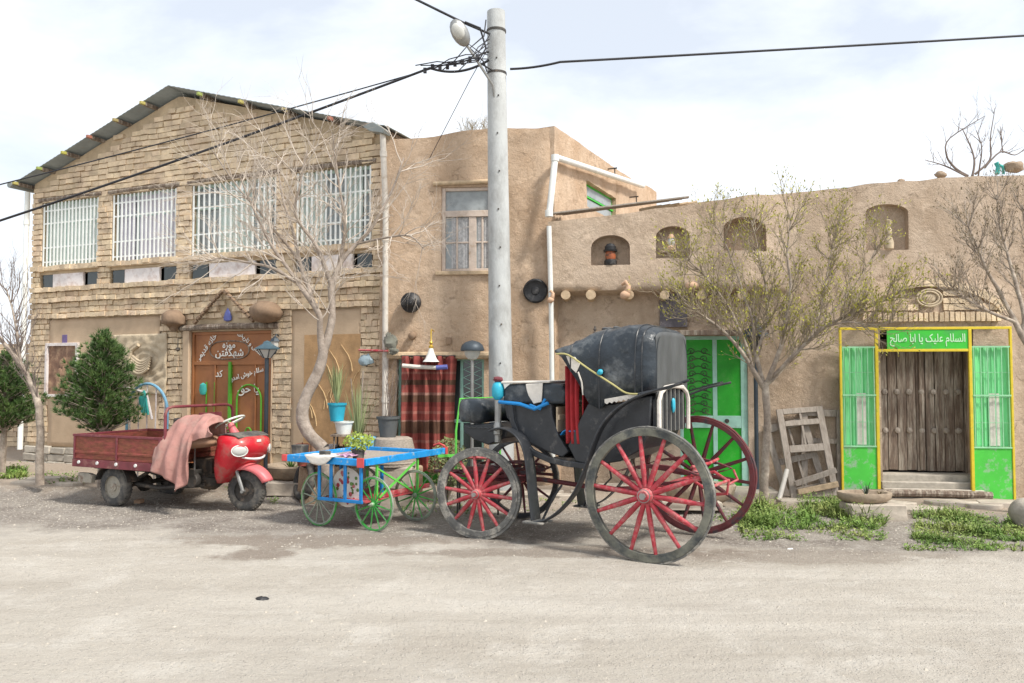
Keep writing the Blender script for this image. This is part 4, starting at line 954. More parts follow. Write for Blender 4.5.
p = FB.w(FB.Y(178, 340, -.09)[0], -.09, FB.Y(178, 350, -.09)[1]); e = tag(MB().tube([(0, .08, .2), (0, 0, .18), (0, 0, .03)], .008, 6).lathe([(.001, -.03), (.035, 0), (.03, .04)], 8).build('wall_hook', MAT['darkmetal']), 'small dark iron hook lamp on the pier left of the brown door', 'hook'); e.location = p; e.rotation_euler = (0, 0, FB.rot)

# ------------------------------------------------------------------ things on the walls
def onw(F, px, py, y): u, z = F.Y(px, py, y); return F.w(u, y, z)
def wallthing(o, F, px, py, y, label, cat, group=None): o.location = onw(F, px, py, y); o.rotation_euler = (0, 0, F.rot); return tag(o, label, cat, group)
RX = Matrix.Rotation(R(90), 4, 'X')
q = MB(); q.blob((0, 0, 0), .26, .24, .17, 16, 10, .07, 2, 3); wallthing(q.build('clay_oven', MAT['clay'], smooth=60), FB, 266, 312, -.15, 'big round dark clay bowl on the brick wall over the right door corner', 'clay bowl')
q = MB(); q.blob((0, 0, 0), .19, .2, .15, 14, 9, .12, 3, 9); q.lathe([(.05, -.2), (.09, -.1)], 10); wallthing(q.build('clay_oven', MAT['clay'], smooth=60), FB, 174, 319, -.12, 'smaller dark clay bowl on the brick wall over the left door corner', 'clay bowl')
q = MB(); q.lathe([(.001, 0), (.12, .01), (.15, .06), (.14, .12), (.08, .15), (.05, .2), (.001, .21)], 18, M=RX); q.tube([(-.12, -.1, .05), (-.04, -.2, .12), (.08, -.2, .06), (.12, -.12, -.06)], .006, 5); q.tube([(-.1, -.12, -.08), (.02, -.22, -.02), (.12, -.12, .08)], .006, 5)
wallthing(q.build('blackened_pot', MAT['darkpot']), FM, 412, 303, -.02, 'round soot black pot with wire fixed above the striped curtain', 'pot')
q = MB(); q.lathe([(.15, 0), (.17, -.01), (.175, .02), (.15, .035), (.13, .02), (.06, .015), (.05, .03), (.001, .035)], 28, M=RX); wallthing(q.build('round_tray', MAT['darkpot']), FM, 535.5, 291, -.03, 'flat round black metal tray hanging right of the pole', 'tray')
q = MB(); q.lathe([(.03, 0), (.06, .04), (.05, .1), (.02, .12)], 12, M=RX); wallthing(q.build('clay_boss', MAT['clay']), FM, 413, 336, -.0, 'small round clay knob on the wall over the striped curtain', 'clay knob')
q = MB(); q.box(-.04, .04, -.03, 0, -.05, .05); wallthing(q.build('junction_box', MAT['clay'], bevel=.006), FM, 449, 341, -.03, 'small square box on the wall between white bell and lamp', 'junction box')
# white bell shaped hanging lamp
e = empty('bell_lamp', onw(FM, 431, 359, -.22), FM.rot, 'white bell shaped shade with gold neck hanging over the curtain', 'hanging lamp')
q = MB(); q.lathe([(.12, -.04), (.085, .0), (.05, .08), (.03, .15)], 16, capb=False); q.build('lamp_shade', MAT['white'], e, smooth=60)
q = MB(); q.lathe([(.03, .15), (.035, .18), (.015, .2), (.028, .23), (.01, .26), (.012, .40)], 12); q.tube([(0, 0, .38), (0, .02, .42), (0, .22, .40)], .008, 6); q.build('lamp_neck', MAT['gold'], e)
# bird-like bundle on the brick corner and red pole
q = MB(); q.blob((0, 0, 0), .10, .07, .12, 12, 9, .3, 4, 5); q.blob((.05, -.02, -.12), .07, .05, .06, 10, 7, .3, 4, 6); wallthing(q.build('cloth_bundle', mk('grey_bundle', (.17, .17, .14), .9, var=.4, bump=.5)), FM, 391, 342, -.16, 'grey green bundle stuck at the corner left of the curtain', 'bundle')
q = MB(); q.blob((0, 0, 0), .11, .06, .08, 12, 8, .25, 4, 8); wallthing(q.build('blue_bundle', mk('blue_bundle', (.28, .36, .40), .8, var=.3, bump=.4)), FB, 366, 360, -.2, 'pale blue grey bundle hanging left of the drain pipe', 'bundle')
q = MB(); a_ = onw(FB, 359, 350, -.22); b_ = onw(FM, 388, 351, -.20); q.tube([a_ - a_, b_ - a_], .016, 8); ob = q.build('red_rod', MAT['redpaint']); ob.location = a_; tag(ob, 'red rod fixed across the white drain pipe', 'rod')
# spouts at the overhang
def spout(px, py, s, label):
    e = MB(); e.tube([(.0, -.02, .10 * s), (.05 * s, -.06, .13 * s), (.09 * s, -.07, .08 * s), (.07 * s, -.07, .0), (.06 * s, -.07, -.04 * s)], [.02 * s, .028 * s, .03 * s, .045 * s, .02 * s], 10); e.blob((.04 * s, -.07, -.05 * s), .07 * s, .06 * s, .06 * s, 12, 8, .08, 2)
    return wallthing(e.build('clay_spout', MAT['terracotta'], smooth=60), FR, px, py, -.36, label, 'gourd')
spout(622, 292, 1.0, 'curled pale gourd hanging under the overhang near its middle')
spout(549, 298, .7, 'small pale gourd hanging by the lower white pipe')
q = MB(); q.blob((0, 0, 0), .09, .06, .06, 12, 8, .1); wallthing(q.build('gourd', MAT['terracotta'], smooth=60), FR, 692, 286, -.36, 'round pale gourd under the overhang behind the budding tree', 'gourd')
# things in the niches
e = empty('niche_lantern', FR.w((N1[0] + N1[1]) / 2, -.24, N1[2] + .005), FR.rot, 'black and red stove lamp standing in the leftmost wall niche', 'lantern')
q = MB(); q.lathe([(.08, 0), (.09, .02), (.09, .06), (.07, .08)], 16); q.build('lamp_base', MAT['darkpot'], e)
q = MB(); q.lathe([(.065, .08), (.075, .12), (.065, .19)], 14); q.build('lamp_body', mk('lamp_red', (.35, .10, .04), .5, bump=.1, c2=(.05, .05, .04), s2=14), e)
q = MB(); q.lathe([(.095, .19), (.10, .215), (.08, .22), (.08, .26), (.05, .30), (.001, .31)], 16); q.build('lamp_cap', MAT['darkpot'], e)
e = empty('storm_lantern', FR.w((N2[0] + N2[1]) / 2 - .02, -.24, N2[2] + .12), FR.rot, 'pale storm lantern in the second wall niche from the left', 'lantern')
q = MB(); q.lathe([(.06, 0), (.065, .04), (.04, .06)], 14); q.build('lamp_base', MAT['terracotta'], e)
q = MB(); q.lathe([(.04, .06), (.055, .1), (.04, .16)], 14); q.build('lamp_glass', MAT['lampglass'], e)
q = MB(); q.lathe([(.05, .16), (.05, .18), (.025, .22), (.001, .23)], 14)
for s_ in (-1, 1): q.tube([(s_ * .055, 0, .03), (s_ * .065, 0, .12), (s_ * .035, 0, .2)], .005, 5)
q.build('lamp_cap', MAT['terracotta'], e)
q = MB(); q.box(-.16, .16, -.02, .10, -.03, 0); ob = q.build('niche_shelf', MAT['mud2'], e)
q = MB(); q.lathe([(.001, 0), (.06, .01), (.065, .09), (.05, .15), (.03, .19), (.045, .23), (.04, .28), (.02, .31), (.03, .34), (.04, .38), (.05, .40), (.001, .42)], 14); ob = q.build('clay_figure', MAT['relief']); ob.location = FR.w((N4[0] + N4[1]) / 2 + .02, -.0, N4[2] + .005); tag(ob, 'slim pale clay figure standing in the rightmost wall niche', 'figurine')
# picture, relief, mural on the brick house
e = empty('framed_picture', onw(FB, 62.5, 370, -.03), FB.rot, 'white framed brown picture on the far left ground floor panel', 'picture')
pw_, ph_ = (FB.Y(79, 370)[0] - FB.Y(47, 370)[0]) / 2, (FB.Y(62, 343)[1] - FB.Y(62, 397)[1]) / 2
q = MB()
for a_ in ((-pw_, pw_, ph_ - .05, ph_), (-pw_, pw_, -ph_, -ph_ + .05), (-pw_, -pw_ + .05, -ph_ + .05, ph_ - .05), (pw_ - .05, pw_, -ph_ + .05, ph_ - .05)): q.box(a_[0], a_[1], -.04, .02, a_[2], a_[3])
q.build('picture_frame', MAT['panel'], e, bevel=.005)
q = MB(); q.box(-pw_ + .05, pw_ - .05, -.0, .02, -ph_ + .05, ph_ - .05); q.build('picture_board', MAT['mosaic'], e)
q = MB()
for k in range(16): q.blob((rnd(-.06, .14), -.0, rnd(-.35, .25)), rnd(.03, .07), .012, rnd(.03, .08), 8, 6, .3, 3, k)
q.build('picture_figure', mk('sepia', (.36, .22, .14), .7, bump=.2, var=.3), e)
q = MB(); q.box(-.06, .06, -.012, 0, -.075, .075); wallthing(q.build('number_plaque', MAT['purple'], bevel=.004), FB, 65, 339, -.02, 'tiny purple plaque above the white framed picture', 'plaque')
e = empty('relief_panel', onw(FB, 140, 364, -.03), FB.rot, 'carved stone coloured relief panel beside the brown door', 'relief')
pw_, ph_ = (FB.Y(167, 364)[0] - FB.Y(113, 364)[0]) / 2, .50
q = MB(); q.grid(30, 30, lambda s, t: (-pw_ + 2 * pw_ * s, -.02 - .03 * noise.noise(Vector((s * 9, t * 9, 2))) - .02 * math.sin((math.hypot(s - .6, (t - .55) * 1.3)) * 50) * (1 if .3 < s < .95 and .2 < t < .85 else 0), -ph_ + 2 * ph_ * t)); q.build('carving', MAT['relief'], e, smooth=180, solid=.02)
q = MB()
for k in range(6): q.tube([(-.10 + .42 * t, -.07 - .01 * k, .14 - .06 * k - .10 * math.sin(t * 3.0) + .02 * k) for t in [i / 8 for i in range(9)]], .02, 6)
q.tube([(-.12, -.06, -.1), (-.17, -.07, .08), (-.12, -.06, .24), (.02, -.06, .32)], .035, 7); q.tube([(-.2, -.06, -.3), (-.1, -.06, -.24), (.05, -.06, -.28)], .04, 7)
q.build('carved_wing', MAT['relief'], e)
e = empty('wheat_mural', onw(FB, 327, 400, -.02), FB.rot, 'ochre wall panel with golden wheat stalks left of the drain pipe', 'mural')
a_, b_ = FB.Y(304, 400)[0] - FB.Y(327, 400)[0], FB.Y(360, 400)[0] - FB.Y(327, 400)[0]
q = MB(); q.box(a_, b_, -.005, .004, -.9, .98); q.build('mural_ground', MAT['brownpaint'], e)
q = MB()
for k in range(15):
    x_ = rnd(a_ + .1, b_ - .1); z_ = rnd(-.6, .5); s_ = random.choice((-1, 1)); l_ = rnd(.25, .55)
    q.tube([(x_ + s_ * .25 * t * t * l_ * 2, -.012, z_ + l_ * t) for t in (0, .3, .6, 1)], [.009, .009, .007, .003], 4)
q.build('wheat_stalks', MAT['wheat'], e)

# striped curtain
e = MB(); c0, c1 = um(403), um(457); cz0, cz1 = FM.Y(430, 472, -.12)[1], FM.Y(430, 356, -.12)[1]
def cur(s, t):
    tt = 1 - t; wdt = 1 - .05 * math.sin(t * 3); u = c0 + (c1 - c0) * (s * wdt + .02)
    return (u - c0, -.055 * math.sin(s * 30 + .4 * math.sin(t * 5)) - .026 * math.sin(s * 53 + 2 * t), cz0 + (cz1 - cz0) * t + .02 * math.sin(s * 30) * (1 - t) - .04 * (s - .5) * (1 - t))
e.grid(90, 24, cur)
def curtain_mat():
    m = bpy.data.materials.new('striped_rug'); m.use_nodes = True; t = m.node_tree; b = t.nodes['Principled BSDF']; b.inputs['Roughness'].default_value = .95
    tcn = N(t, 'ShaderNodeTexCoord'); sp = N(t, 'ShaderNodeSeparateXYZ'); L_(t, tcn.outputs['Object'], sp.inputs[0])
    mr = N(t, 'ShaderNodeMapRange'); mr.inputs[1].default_value = cz0; mr.inputs[2].default_value = cz1; L_(t, sp.outputs['Z'], mr.inputs[0])
    cr = N(t, 'ShaderNodeValToRGB'); cr.color_ramp.interpolation = 'CONSTANT'; el = cr.color_ramp.elements
    red, dr, br, pk, bg = (.31, .075, .06), (.23, .05, .042), (.13, .065, .04), (.37, .15, .12), (.35, .19, .15)
    seq = [(0, red), (.07, dr), (.16, bg), (.18, red), (.25, pk), (.27, red), (.33, br), (.43, bg), (.445, red), (.50, pk), (.52, red), (.56, dr), (.60, br), (.66, bg), (.68, red), (.75, br), (.79, red), (.84, pk), (.86, red), (.93, dr)]
    el[0].position, el[0].color = seq[0][0], (*seq[0][1], 1); el[1].position, el[1].color = seq[1][0], (*seq[1][1], 1)
    for p_, c_ in seq[2:]: x = el.new(p_); x.color = (*c_, 1)
    L_(t, mr.outputs[0], cr.inputs[0])
    n1 = N(t, 'ShaderNodeTexNoise'); n1.inputs['Scale'].default_value = 9; n1.inputs['Detail'].default_value = 8; L_(t, tcn.outputs['Object'], n1.inputs['Vector'])
    r1 = N(t, 'ShaderNodeMapRange'); r1.inputs[1].default_value = .3; r1.inputs[2].default_value = .7; r1.inputs[3].default_value = .75; r1.inputs[4].default_value = 1.25; L_(t, n1.outputs[0], r1.inputs[0])
    vm = N(t, 'ShaderNodeVectorMath', operation='SCALE'); L_(t, cr.outputs[0], vm.inputs[0]); L_(t, r1.outputs[0], vm.inputs['Scale']); L_(t, vm.outputs[0], b.inputs['Base Color'])
    wv = N(t, 'ShaderNodeTexWave'); wv.bands_direction = 'Z'; wv.inputs['Scale'].default_value = 40; wv.inputs['Distortion'].default_value = 2; L_(t, tcn.outputs['Object'], wv.inputs['Vector'])
    bp = N(t, 'ShaderNodeBump'); bp.inputs['Strength'].default_value = .4; bp.inputs['Distance'].default_value = .006; L_(t, wv.outputs['Fac'], bp.inputs['Height']); L_(t, bp.outputs[0], b.inputs['Normal'])
    return m
ce = empty('door_curtain', FM.w(c0, -.12, 0), FM.rot, 'red and brown striped woven curtain hanging in the left mud house doorway', 'curtain')
e.build('curtain_cloth', curtain_mat(), ce, smooth=180, solid=.006)
zc = FM.Y(430, 367, -.2)[1]; L = c1 - c0
q = MB(); q.tube([(.05, -.10, zc + .02), (L * .35, -.11, zc), (L * .7, -.11, zc - .01)], .03, 9); q.build('rolled_cloth', MAT['rag'], ce)
q = MB(); q.tube([(L * .68, -.11, zc - .01), (L * .88, -.11, zc)], .034, 9); q.build('blue_wrap', MAT['plaque'], ce)
q = MB(); q.tube([(.0, .0, cz1 + .0), (L * 1.0, .0, cz1 + .0)], .014, 6); q.build('curtain_rail', MAT['darkmetal'], ce)

# ------------------------------------------------------------------ low brick wall far left
F0 = Frame(*gnd(-60, 440, -.02).xy[:], 1, 0) if False else Frame(-13.5, 17.5, 1, -.1)
q = MB(); z = -.1
while z < 2.3:
    u = -5 + rnd(0, .2)
    while u < 3.9: w = rnd(.2, .28); q.box(u, u + w - .012, rnd(-.015, .015), .3, z, z + .105 - .012, jit=.006); u += w
    z += .105
ob = q.build('garden_wall', MAT['brick'], smooth=30, fix=False); ob.location = F0.o; ob.rotation_euler = (0, 0, F0.rot); tag(ob, 'low rough brick wall behind the pine at the far left', 'wall')

# ------------------------------------------------------------------ leaning window frames and small clutter at the low house
def old_frame(w, h, rails, mull, name='old_window_frame'):
    q = MB(); t = .085; d = .05
    q.box(-w / 2, -w / 2 + t, -d / 2, d / 2, 0, h, jit=.003); q.box(w / 2 - t, w / 2, -d / 2, d / 2, 0, h, jit=.003)
    for z0_, z1_ in rails: q.box(-w / 2 + t, w / 2 - t, -d / 2 + .002, d / 2 - .002, z0_ * h, z1_ * h, jit=.003)
    for x_, z0_, z1_ in mull: q.box(x_ * w - .015, x_ * w + .015, -.015, .015, z0_ * h, z1_ * h)
    return q
def lean(q, px, py, y, tilt, roll, label, mat='greywood'):
    p = FR.w(FR.Y(px, py, y)[0], y, 0); p.z = G(p.x, p.y) + .01
    o = q.build('old_window_frame', MAT[mat], bevel=.004); o.matrix_world = Matrix.Translation(p) @ Matrix.Rotation(FR.rot, 4, 'Z') @ Matrix.Rotation(R(-tilt), 4, 'X') @ Matrix.Rotation(R(roll), 4, 'Y')
    return tag(o, label, 'window frame', 'old window frames leaning on the wall')
lean(old_frame(.62, 1.22, [(0, .09), (.50, .58), (.80, .86), (.94, 1)], [(0, .58, .94)]), 815, 497, -.42, 17, -5, 'front grey wooden window frame leaning on the wall by the gate')
lean(old_frame(.60, 1.02, [(0, .12), (.45, .53), (.9, 1)], [(.05, .12, .9)]), 806, 492, -.24, 11, -13, 'grey window frame leaning behind the front one and tilted left')
lean(old_frame(.55, 1.15, [(0, .08), (.6, .66), (.92, 1)], []), 822, 493, -.14, 5, 2, 'hindmost window frame standing nearly upright against the mud wall')
for k, (ax_, ay, bx, by, lb) in enumerate(((795, 484, 836, 470, 'grey plank lying across the foot of the window frames'), (798, 492, 838, 484, 'lower brown plank at the foot of the window frames'))):
    a_ = onw(FR, ax_, ay, -.46); b_ = onw(FR, bx, by, -.44); q = MB(); q.bar(Vector(), b_ - a_, .05, .07); o = q.build('plank', MAT['greywood' if k == 0 else 'log'], bevel=.004); o.location = a_; tag(o, lb, 'plank')
a_ = onw(FR, 779, 500, -.62); b_ = onw(FR, 787, 470, -.35); q = MB(); q.tube([Vector(), (b_ - a_)], .032, 12, cap=False); q.tube([Vector(), (b_ - a_)], .026, 12); o = q.build('short_pipe', MAT['pipe']); o.location = a_; tag(o, 'short white pipe leaning beside the window frames', 'pipe')
def stone(px, py, sx, sy, sz, label, mat='stone', z0=0, name='stone', seed=1, cat='stone', ang=0):
    p = gpt(px, py); q = MB()
    bm = bmesh.new(); bmesh.ops.create_cube(bm, size=1); bmesh.ops.subdivide_edges(bm, edges=bm.edges, cuts=3, use_grid_fill=True)
    for v in bm.verts:
        c = v.co.copy(); s = c.length; v.co = c * (.86 + .14 * (.5 / max(abs(c.x), abs(c.y), abs(c.z))) / max(1, s * 1.25)) ; v.co += .06 * Vector((noise.noise(c * 2 + Vector((seed, 0, 0))), noise.noise(c * 2 + Vector((0, seed, 0))), noise.noise(c * 2 + Vector((0, 0, seed)))))
        v.co = Vector((v.co.x * sx, v.co.y * sy, (v.co.z + .5) * sz))
    me = bpy.data.meshes.new(name); bm.to_mesh(me); bm.free(); me.shade_smooth(); me.set_sharp_from_angle(angle=R(40)); me.materials.append(MAT[mat])
    o = bpy.data.objects.new(name, me); col.objects.link(o); o.location = (p.x, p.y, p.z - .02 + z0); o.rotation_euler = (0, 0, ang); b = o.modifiers.new('b', 'BEVEL'); b.width = .008; b.limit_method = 'ANGLE'
    tag(o, label, cat); return o
stone(873, 519, .62, .34, .20, 'pale grey stone block under the trough by the gate', 'slab', name='stone_block', seed=4, cat='stone block')
p = gpt(870, 518); e = empty('stone_trough', (p.x - .06, p.y, p.z + .17), -.05, 'shallow round stone trough with a spiky plant on the pale block', 'trough')
q = MB(); q.lathe([(.001, 0), (.20, .0), (.29, .05), (.31, .11), (.30, .13), (.26, .125), (.24, .09), (.001, .08)], 28, M=Matrix.Diagonal((1.0, .62, 1, 1))); q.build('basin', MAT['tanstone'], e, smooth=50)
q = MB()
def blades(q, n, c, l0, l1, sp, w=.012, droop=.5, seg=4):
    for _ in range(n):
        a = rnd(0, 6.28); l = rnd(l0, l1); s = rnd(.2, 1) * sp; pts = []
        for k in range(seg + 1): t = k / seg; pts.append(Vector(c) + Vector((math.cos(a) * s * l * t, math.sin(a) * s * l * t, l * (t - droop * s * t * t))))
        sd = Vector((-math.sin(a), math.cos(a), 0)) * w
        vs = []
        for k, p_ in enumerate(pts): ww = (1 - (k / seg) ** 2) * 1 + .05; vs += [p_ - sd * ww, p_ + sd * ww + Vector((0, 0, .002))]
        q.add(vs, [(2 * k, 2 * k + 1, 2 * k + 3, 2 * k + 2) for k in range(seg)])
blades(q, 16, (.02, 0, .08), .12, .26, .9, .006, .4); q.build('spiky_plant', mk('agave', (.07, .10, .08), .6, bump=0, island=.3), e, fix=False)
q = MB(); blades(q, 18, (.17, 0, .09), .06, .13, 1.2, .004, .5); q.build('dry_plant', MAT['drybud'], e, fix=False)
p = gpt(700, 505); e = empty('stone_basin', (p.x, p.y, p.z + .02), .0, 'wide tan stone basin beside the green door, half behind the carriage wheel', 'basin')
q = MB(); q.lathe([(.001, 0), (.25, .0), (.40, .08), (.44, .22), (.42, .24), (.38, .22), (.33, .12), (.001, .1)], 30, M=Matrix.Diagonal((1.0, .6, 1, 1))); q.build('basin', MAT['tanstone'], e, smooth=50)
p = gpt(286, 492); e = empty('stone_basin', (p.x, p.y + .25, p.z + .12), .0, 'tan stone basin behind the red nose of the three wheeler', 'basin')
q = MB(); q.lathe([(.001, 0), (.22, .0), (.33, .08), (.36, .2), (.34, .22), (.3, .2), (.25, .1), (.001, .09)], 30); q.build('basin', MAT['tanstone'], e, smooth=50)
q = MB(); blades(q, 40, (.0, 0, .12), .1, .26, 1.0, .01, .5); q.build('plant', MAT['leaf'], e, fix=False)
stone(288, 493, .50, .30, .17, 'pale kerb stone beneath the basin by the three wheeler', 'slab', name='kerb_stone', seed=9, cat='kerb stone')
p = gpt(1021, 528); q = MB(); q.blob((.05, 0, .14), .13, .2, .17, 18, 12, .12, 2, 4); o = q.build('boulder', MAT['stone'], smooth=80); o.location = p; tag(o, 'rounded grey boulder cut off by the right edge', 'boulder')
stone(690, 507, .7, .3, .1, 'flat pale slab below the basin by the green door', 'slab', name='stone_slab', seed=3, cat='slab')
stone(746, 500, .5, .32, .14, 'rough stone kerb under the budding tree', 'slab', name='stone_slab', seed=5, cat='slab')
stone(800, 505, .55, .22, .09, 'low stone slab below the leaning window frames', 'slab', name='stone_slab', seed=6, cat='slab')
# trodden flagstones by the walls
k = 0
for (xa, xb, ya_, yb_, n) in ((860, 1010, 503, 511, 9), (560, 660, 486, 500, 6), (20, 75, 478, 486, 4), (480, 560, 488, 498, 4)):
    for i in range(n):
        px = xa + (xb - xa) * (i + rnd(.2, .8)) / n; py = rnd(ya_, yb_); p = gpt(px, py); w = rnd(.16, .34)
        bm = bmesh.new(); m_ = 7; vs = [bm.verts.new((w * math.cos(t) * rnd(.8, 1.1), w * .6 * math.sin(t) * rnd(.8, 1.1), .02 + rnd(0, .008))) for t in [2 * math.pi * j / m_ for j in range(m_)]]
        f = bm.faces.new(vs); r = bmesh.ops.extrude_face_region(bm, geom=[f]); [setattr(v.co, 'z', v.co.z - .07) for v in r['geom'] if isinstance(v, bmesh.types.BMVert)]
        bmesh.ops.recalc_face_normals(bm, faces=bm.faces); me = bpy.data.meshes.new('flagstone'); bm.to_mesh(me); bm.free(); me.materials.append(MAT['slab'])
        o = bpy.data.objects.new('flagstone', me); col.objects.link(o); o.location = (p.x, p.y, p.z + .015); o.modifiers.new('b', 'BEVEL').width = .008; k += 1
        nth = ['first', 'second', 'third', 'fourth', 'fifth', 'sixth', 'seventh', 'eighth', 'ninth'][i] + ' from the left'
        tag(o, nth + ' ' + {860: 'flagstone in the path before the plank gate', 560: 'pale worn flagstone behind the carriage', 20: 'pale worn flagstone behind the left grass', 480: 'pale worn flagstone behind the small front carriage wheel'}[xa], 'flagstone', 'flagstones along the foot of the walls, patch %s' % {860: 'by the gate', 560: 'behind the carriage', 20: 'far left', 480: 'behind the front wheel'}[xa])
# ------------------------------------------------------------------ wheels
def wheel(parent, r, nsp, rim, tyre, spoke, hub, M, rw=.045, rd=.05, tw=.012, sr=.014, hubr=.055, hubl=.2, tyred=None, dish=.0, twin=False):
    """a spoked wheel in its own x-z plane; the axle runs along y; M places it in the parent's frame"""
    q = MB(); n = 44; td = tyred or rd * .8
    def ring(q, r0, r1, y0, y1, wob=0.0):
        vs = []; fs = []
        for k in range(n):
            t = 2 * math.pi * k / n; w_ = 1 + wob * noise.noise(Vector((math.cos(t) * 2, math.sin(t) * 2, r))) 
            for rr, yy in ((r0, y0), (r1 * w_, y0), (r1 * w_, y1), (r0, y1)): vs.append((rr * math.cos(t), yy, rr * math.sin(t)))
        for k in range(n):
            for j in range(4): fs.append((4 * k + j, 4 * k + (j + 1) % 4, 4 * ((k + 1) % n) + (j + 1) % 4, 4 * ((k + 1) % n) + j))
        q.add(vs, fs)
    ring(q, r - tw - rw, r - tw, -rd / 2, rd / 2); w = q.build('wheel', MAT[rim], parent, bevel=.004); w.matrix_local = M
    q = MB(); ring(q, r - tw + .0005, r, -td / 2, td / 2, .012); q.build('tyre', MAT[tyre], w, bevel=.003)
    q = MB(); RY = Matrix.Rotation(R(90), 4, 'X')
    q.lathe([(hubr * .5, -hubl / 2), (hubr * .62, -hubl * .42), (hubr * .75, -hubl * .2), (hubr, -hubl * .13), (hubr, hubl * .13), (hubr * .75, hubl * .2), (hubr * .62, hubl * .42), (hubr * .5, hubl / 2)], 18, M=RY); h = q.build('hub', MAT[hub], w, smooth=50)
    q = MB(); q.lathe([(hubr * .34, -hubl / 2 - .02), (hubr * .34, hubl / 2 + .02)], 6, M=RY); q.lathe([(hubr * .66, -hubl * .44), (hubr * .66, -hubl * .38)], 16, M=RY); q.lathe([(hubr * .66, hubl * .38), (hubr * .66, hubl * .44)], 16, M=RY); q.build('hub_cap', MAT['metal'], w)
    q = MB(); L = r - tw - rw; q.tube([(0, -dish, hubr * .8), (0, -dish * .8, hubr + .3 * (L - hubr)), (0, 0, L - .02), (0, 0, L + .01)], [sr * 1.15, sr * 1.3, sr * .9, sr * .85], 8)
    s0 = q.build('spoke', MAT[spoke], w, smooth=50)
    for k in range(nsp):
        o = s0 if k == 0 else s0.copy()
        if k: col.objects.link(o); o.parent = w
        o.rotation_euler = (0, 2 * math.pi * (k + .3) / nsp, 0)
    return w
def TR(x, y, z, a=0): return Matrix.Translation((x, y, z)) @ Matrix.Rotation(a, 4, 'Z')

# ------------------------------------------------------------------ the horse carriage
FC = Frame(1.545, 7.65, -.857, .515); z0c = G(1.2, 7.1)
ca = empty('horse_carriage', FC.o + Vector((0, 0, z0c)), FC.rot, 'old black horse carriage with folding leather hood and four red spoked wheels', 'carriage')
HY = .47
def cy(px, py, y=HY): a = FC.Y(px, py, y); return (a[0], a[1] - z0c)
def cys(pts, y=HY): return [cy(a, b, y) for a, b in pts]
RR = .60
wheel(ca, RR, 14, 'olive', 'greyrim', 'redpaint', 'redpaint', TR(0, .69, RR - .01), rw=.068, rd=.055, tw=.016, sr=.020, hubr=.09, hubl=.24, dish=-.03)
wheel(ca, RR, 14, 'darkred_shade', 'darkred_shade', 'darkred_shade', 'redpaint', TR(.0, -.69, RR + .02), rw=.05, rd=.055, tw=.016, sr=.018, hubr=.07, hubl=.24, dish=.03)
fa = R(9); FX = 1.94; FRr = .46; ft = .58
fM = Matrix.Translation((FX, 0, 0)) @ Matrix.Rotation(fa, 4, 'Z')
zf = G(-.25, 8.1) - z0c
wheel(ca, FRr, 14, 'greyrim', 'greyrim', 'redpaint', 'redpaint', fM @ TR(0, ft, FRr + zf - .01), rw=.058, rd=.06, tw=.028, sr=.019, hubr=.065, hubl=.22, dish=-.02)
wheel(ca, FRr, 14, 'black', 'rubber', 'darkred_shade', 'redpaint', fM @ TR(0, -ft, FRr + zf + .01), rw=.045, rd=.055, tw=.016, sr=.014, hubr=.065, hubl=.22, dish=.02)
q = MB(); q.tube([(0, -.66, RR), (0, .66, RR)], .028, 10); q.box(-.04, .04, -.5, .5, RR - .03, RR + .03); q.build('rear_axle', MAT['redpaint'], ca, bevel=.004)
q = MB(); a_, b_ = fM @ Vector((0, -ft, FRr)), fM @ Vector((0, ft, FRr)); q.tube([a_, b_], .026, 10); q.bar(fM @ Vector((0, -ft * .8, FRr + .05)), fM @ Vector((0, ft * .8, FRr + .05)), .06, .06); q.build('front_axle', MAT['redpaint'], ca, bevel=.004)
# perch, fifth wheel ring and red under-frame bars
q = MB(); q.tube([(0, 0, RR - .02), (.7, 0, .50), (1.4, 0, .55), (FX, 0, FRr + .08)], .025, 8)
q.tube([(FX + .24 * math.cos(t), .24 * math.sin(t), FRr + .16) for t in [2 * math.pi * k / 24 for k in range(24)]], .018, 8, closed=True)
q.tube([(FX + .24 * math.cos(t), .24 * math.sin(t), FRr + .22) for t in [2 * math.pi * k / 24 for k in range(24)]], .016, 8, closed=True)
for y in (-.16, .16): q.bar((FX - .45, y, FRr + .17), (FX + .55, y, FRr + .13), .035, .04); 
for y in (-.34, .34): q.bar((FX - .45, y, FRr + .10), (FX + .42, y, FRr + .12), .03, .03)
q.bar((FX + .45, -.38, FRr + .12), (FX + .45, .38, FRr + .12), .04, .04); q.bar((FX - .3, -.4, FRr + .17), (FX - .3, .4, FRr + .17), .04, .05)
q.tube([(FX + .45, 0, FRr + .12), (FX + .85, .05, FRr + .10)], .02, 8)
q.build('under_frame', MAT['darkred_shade'], ca, bevel=.003)  # shade beneath the body is put into this darker red
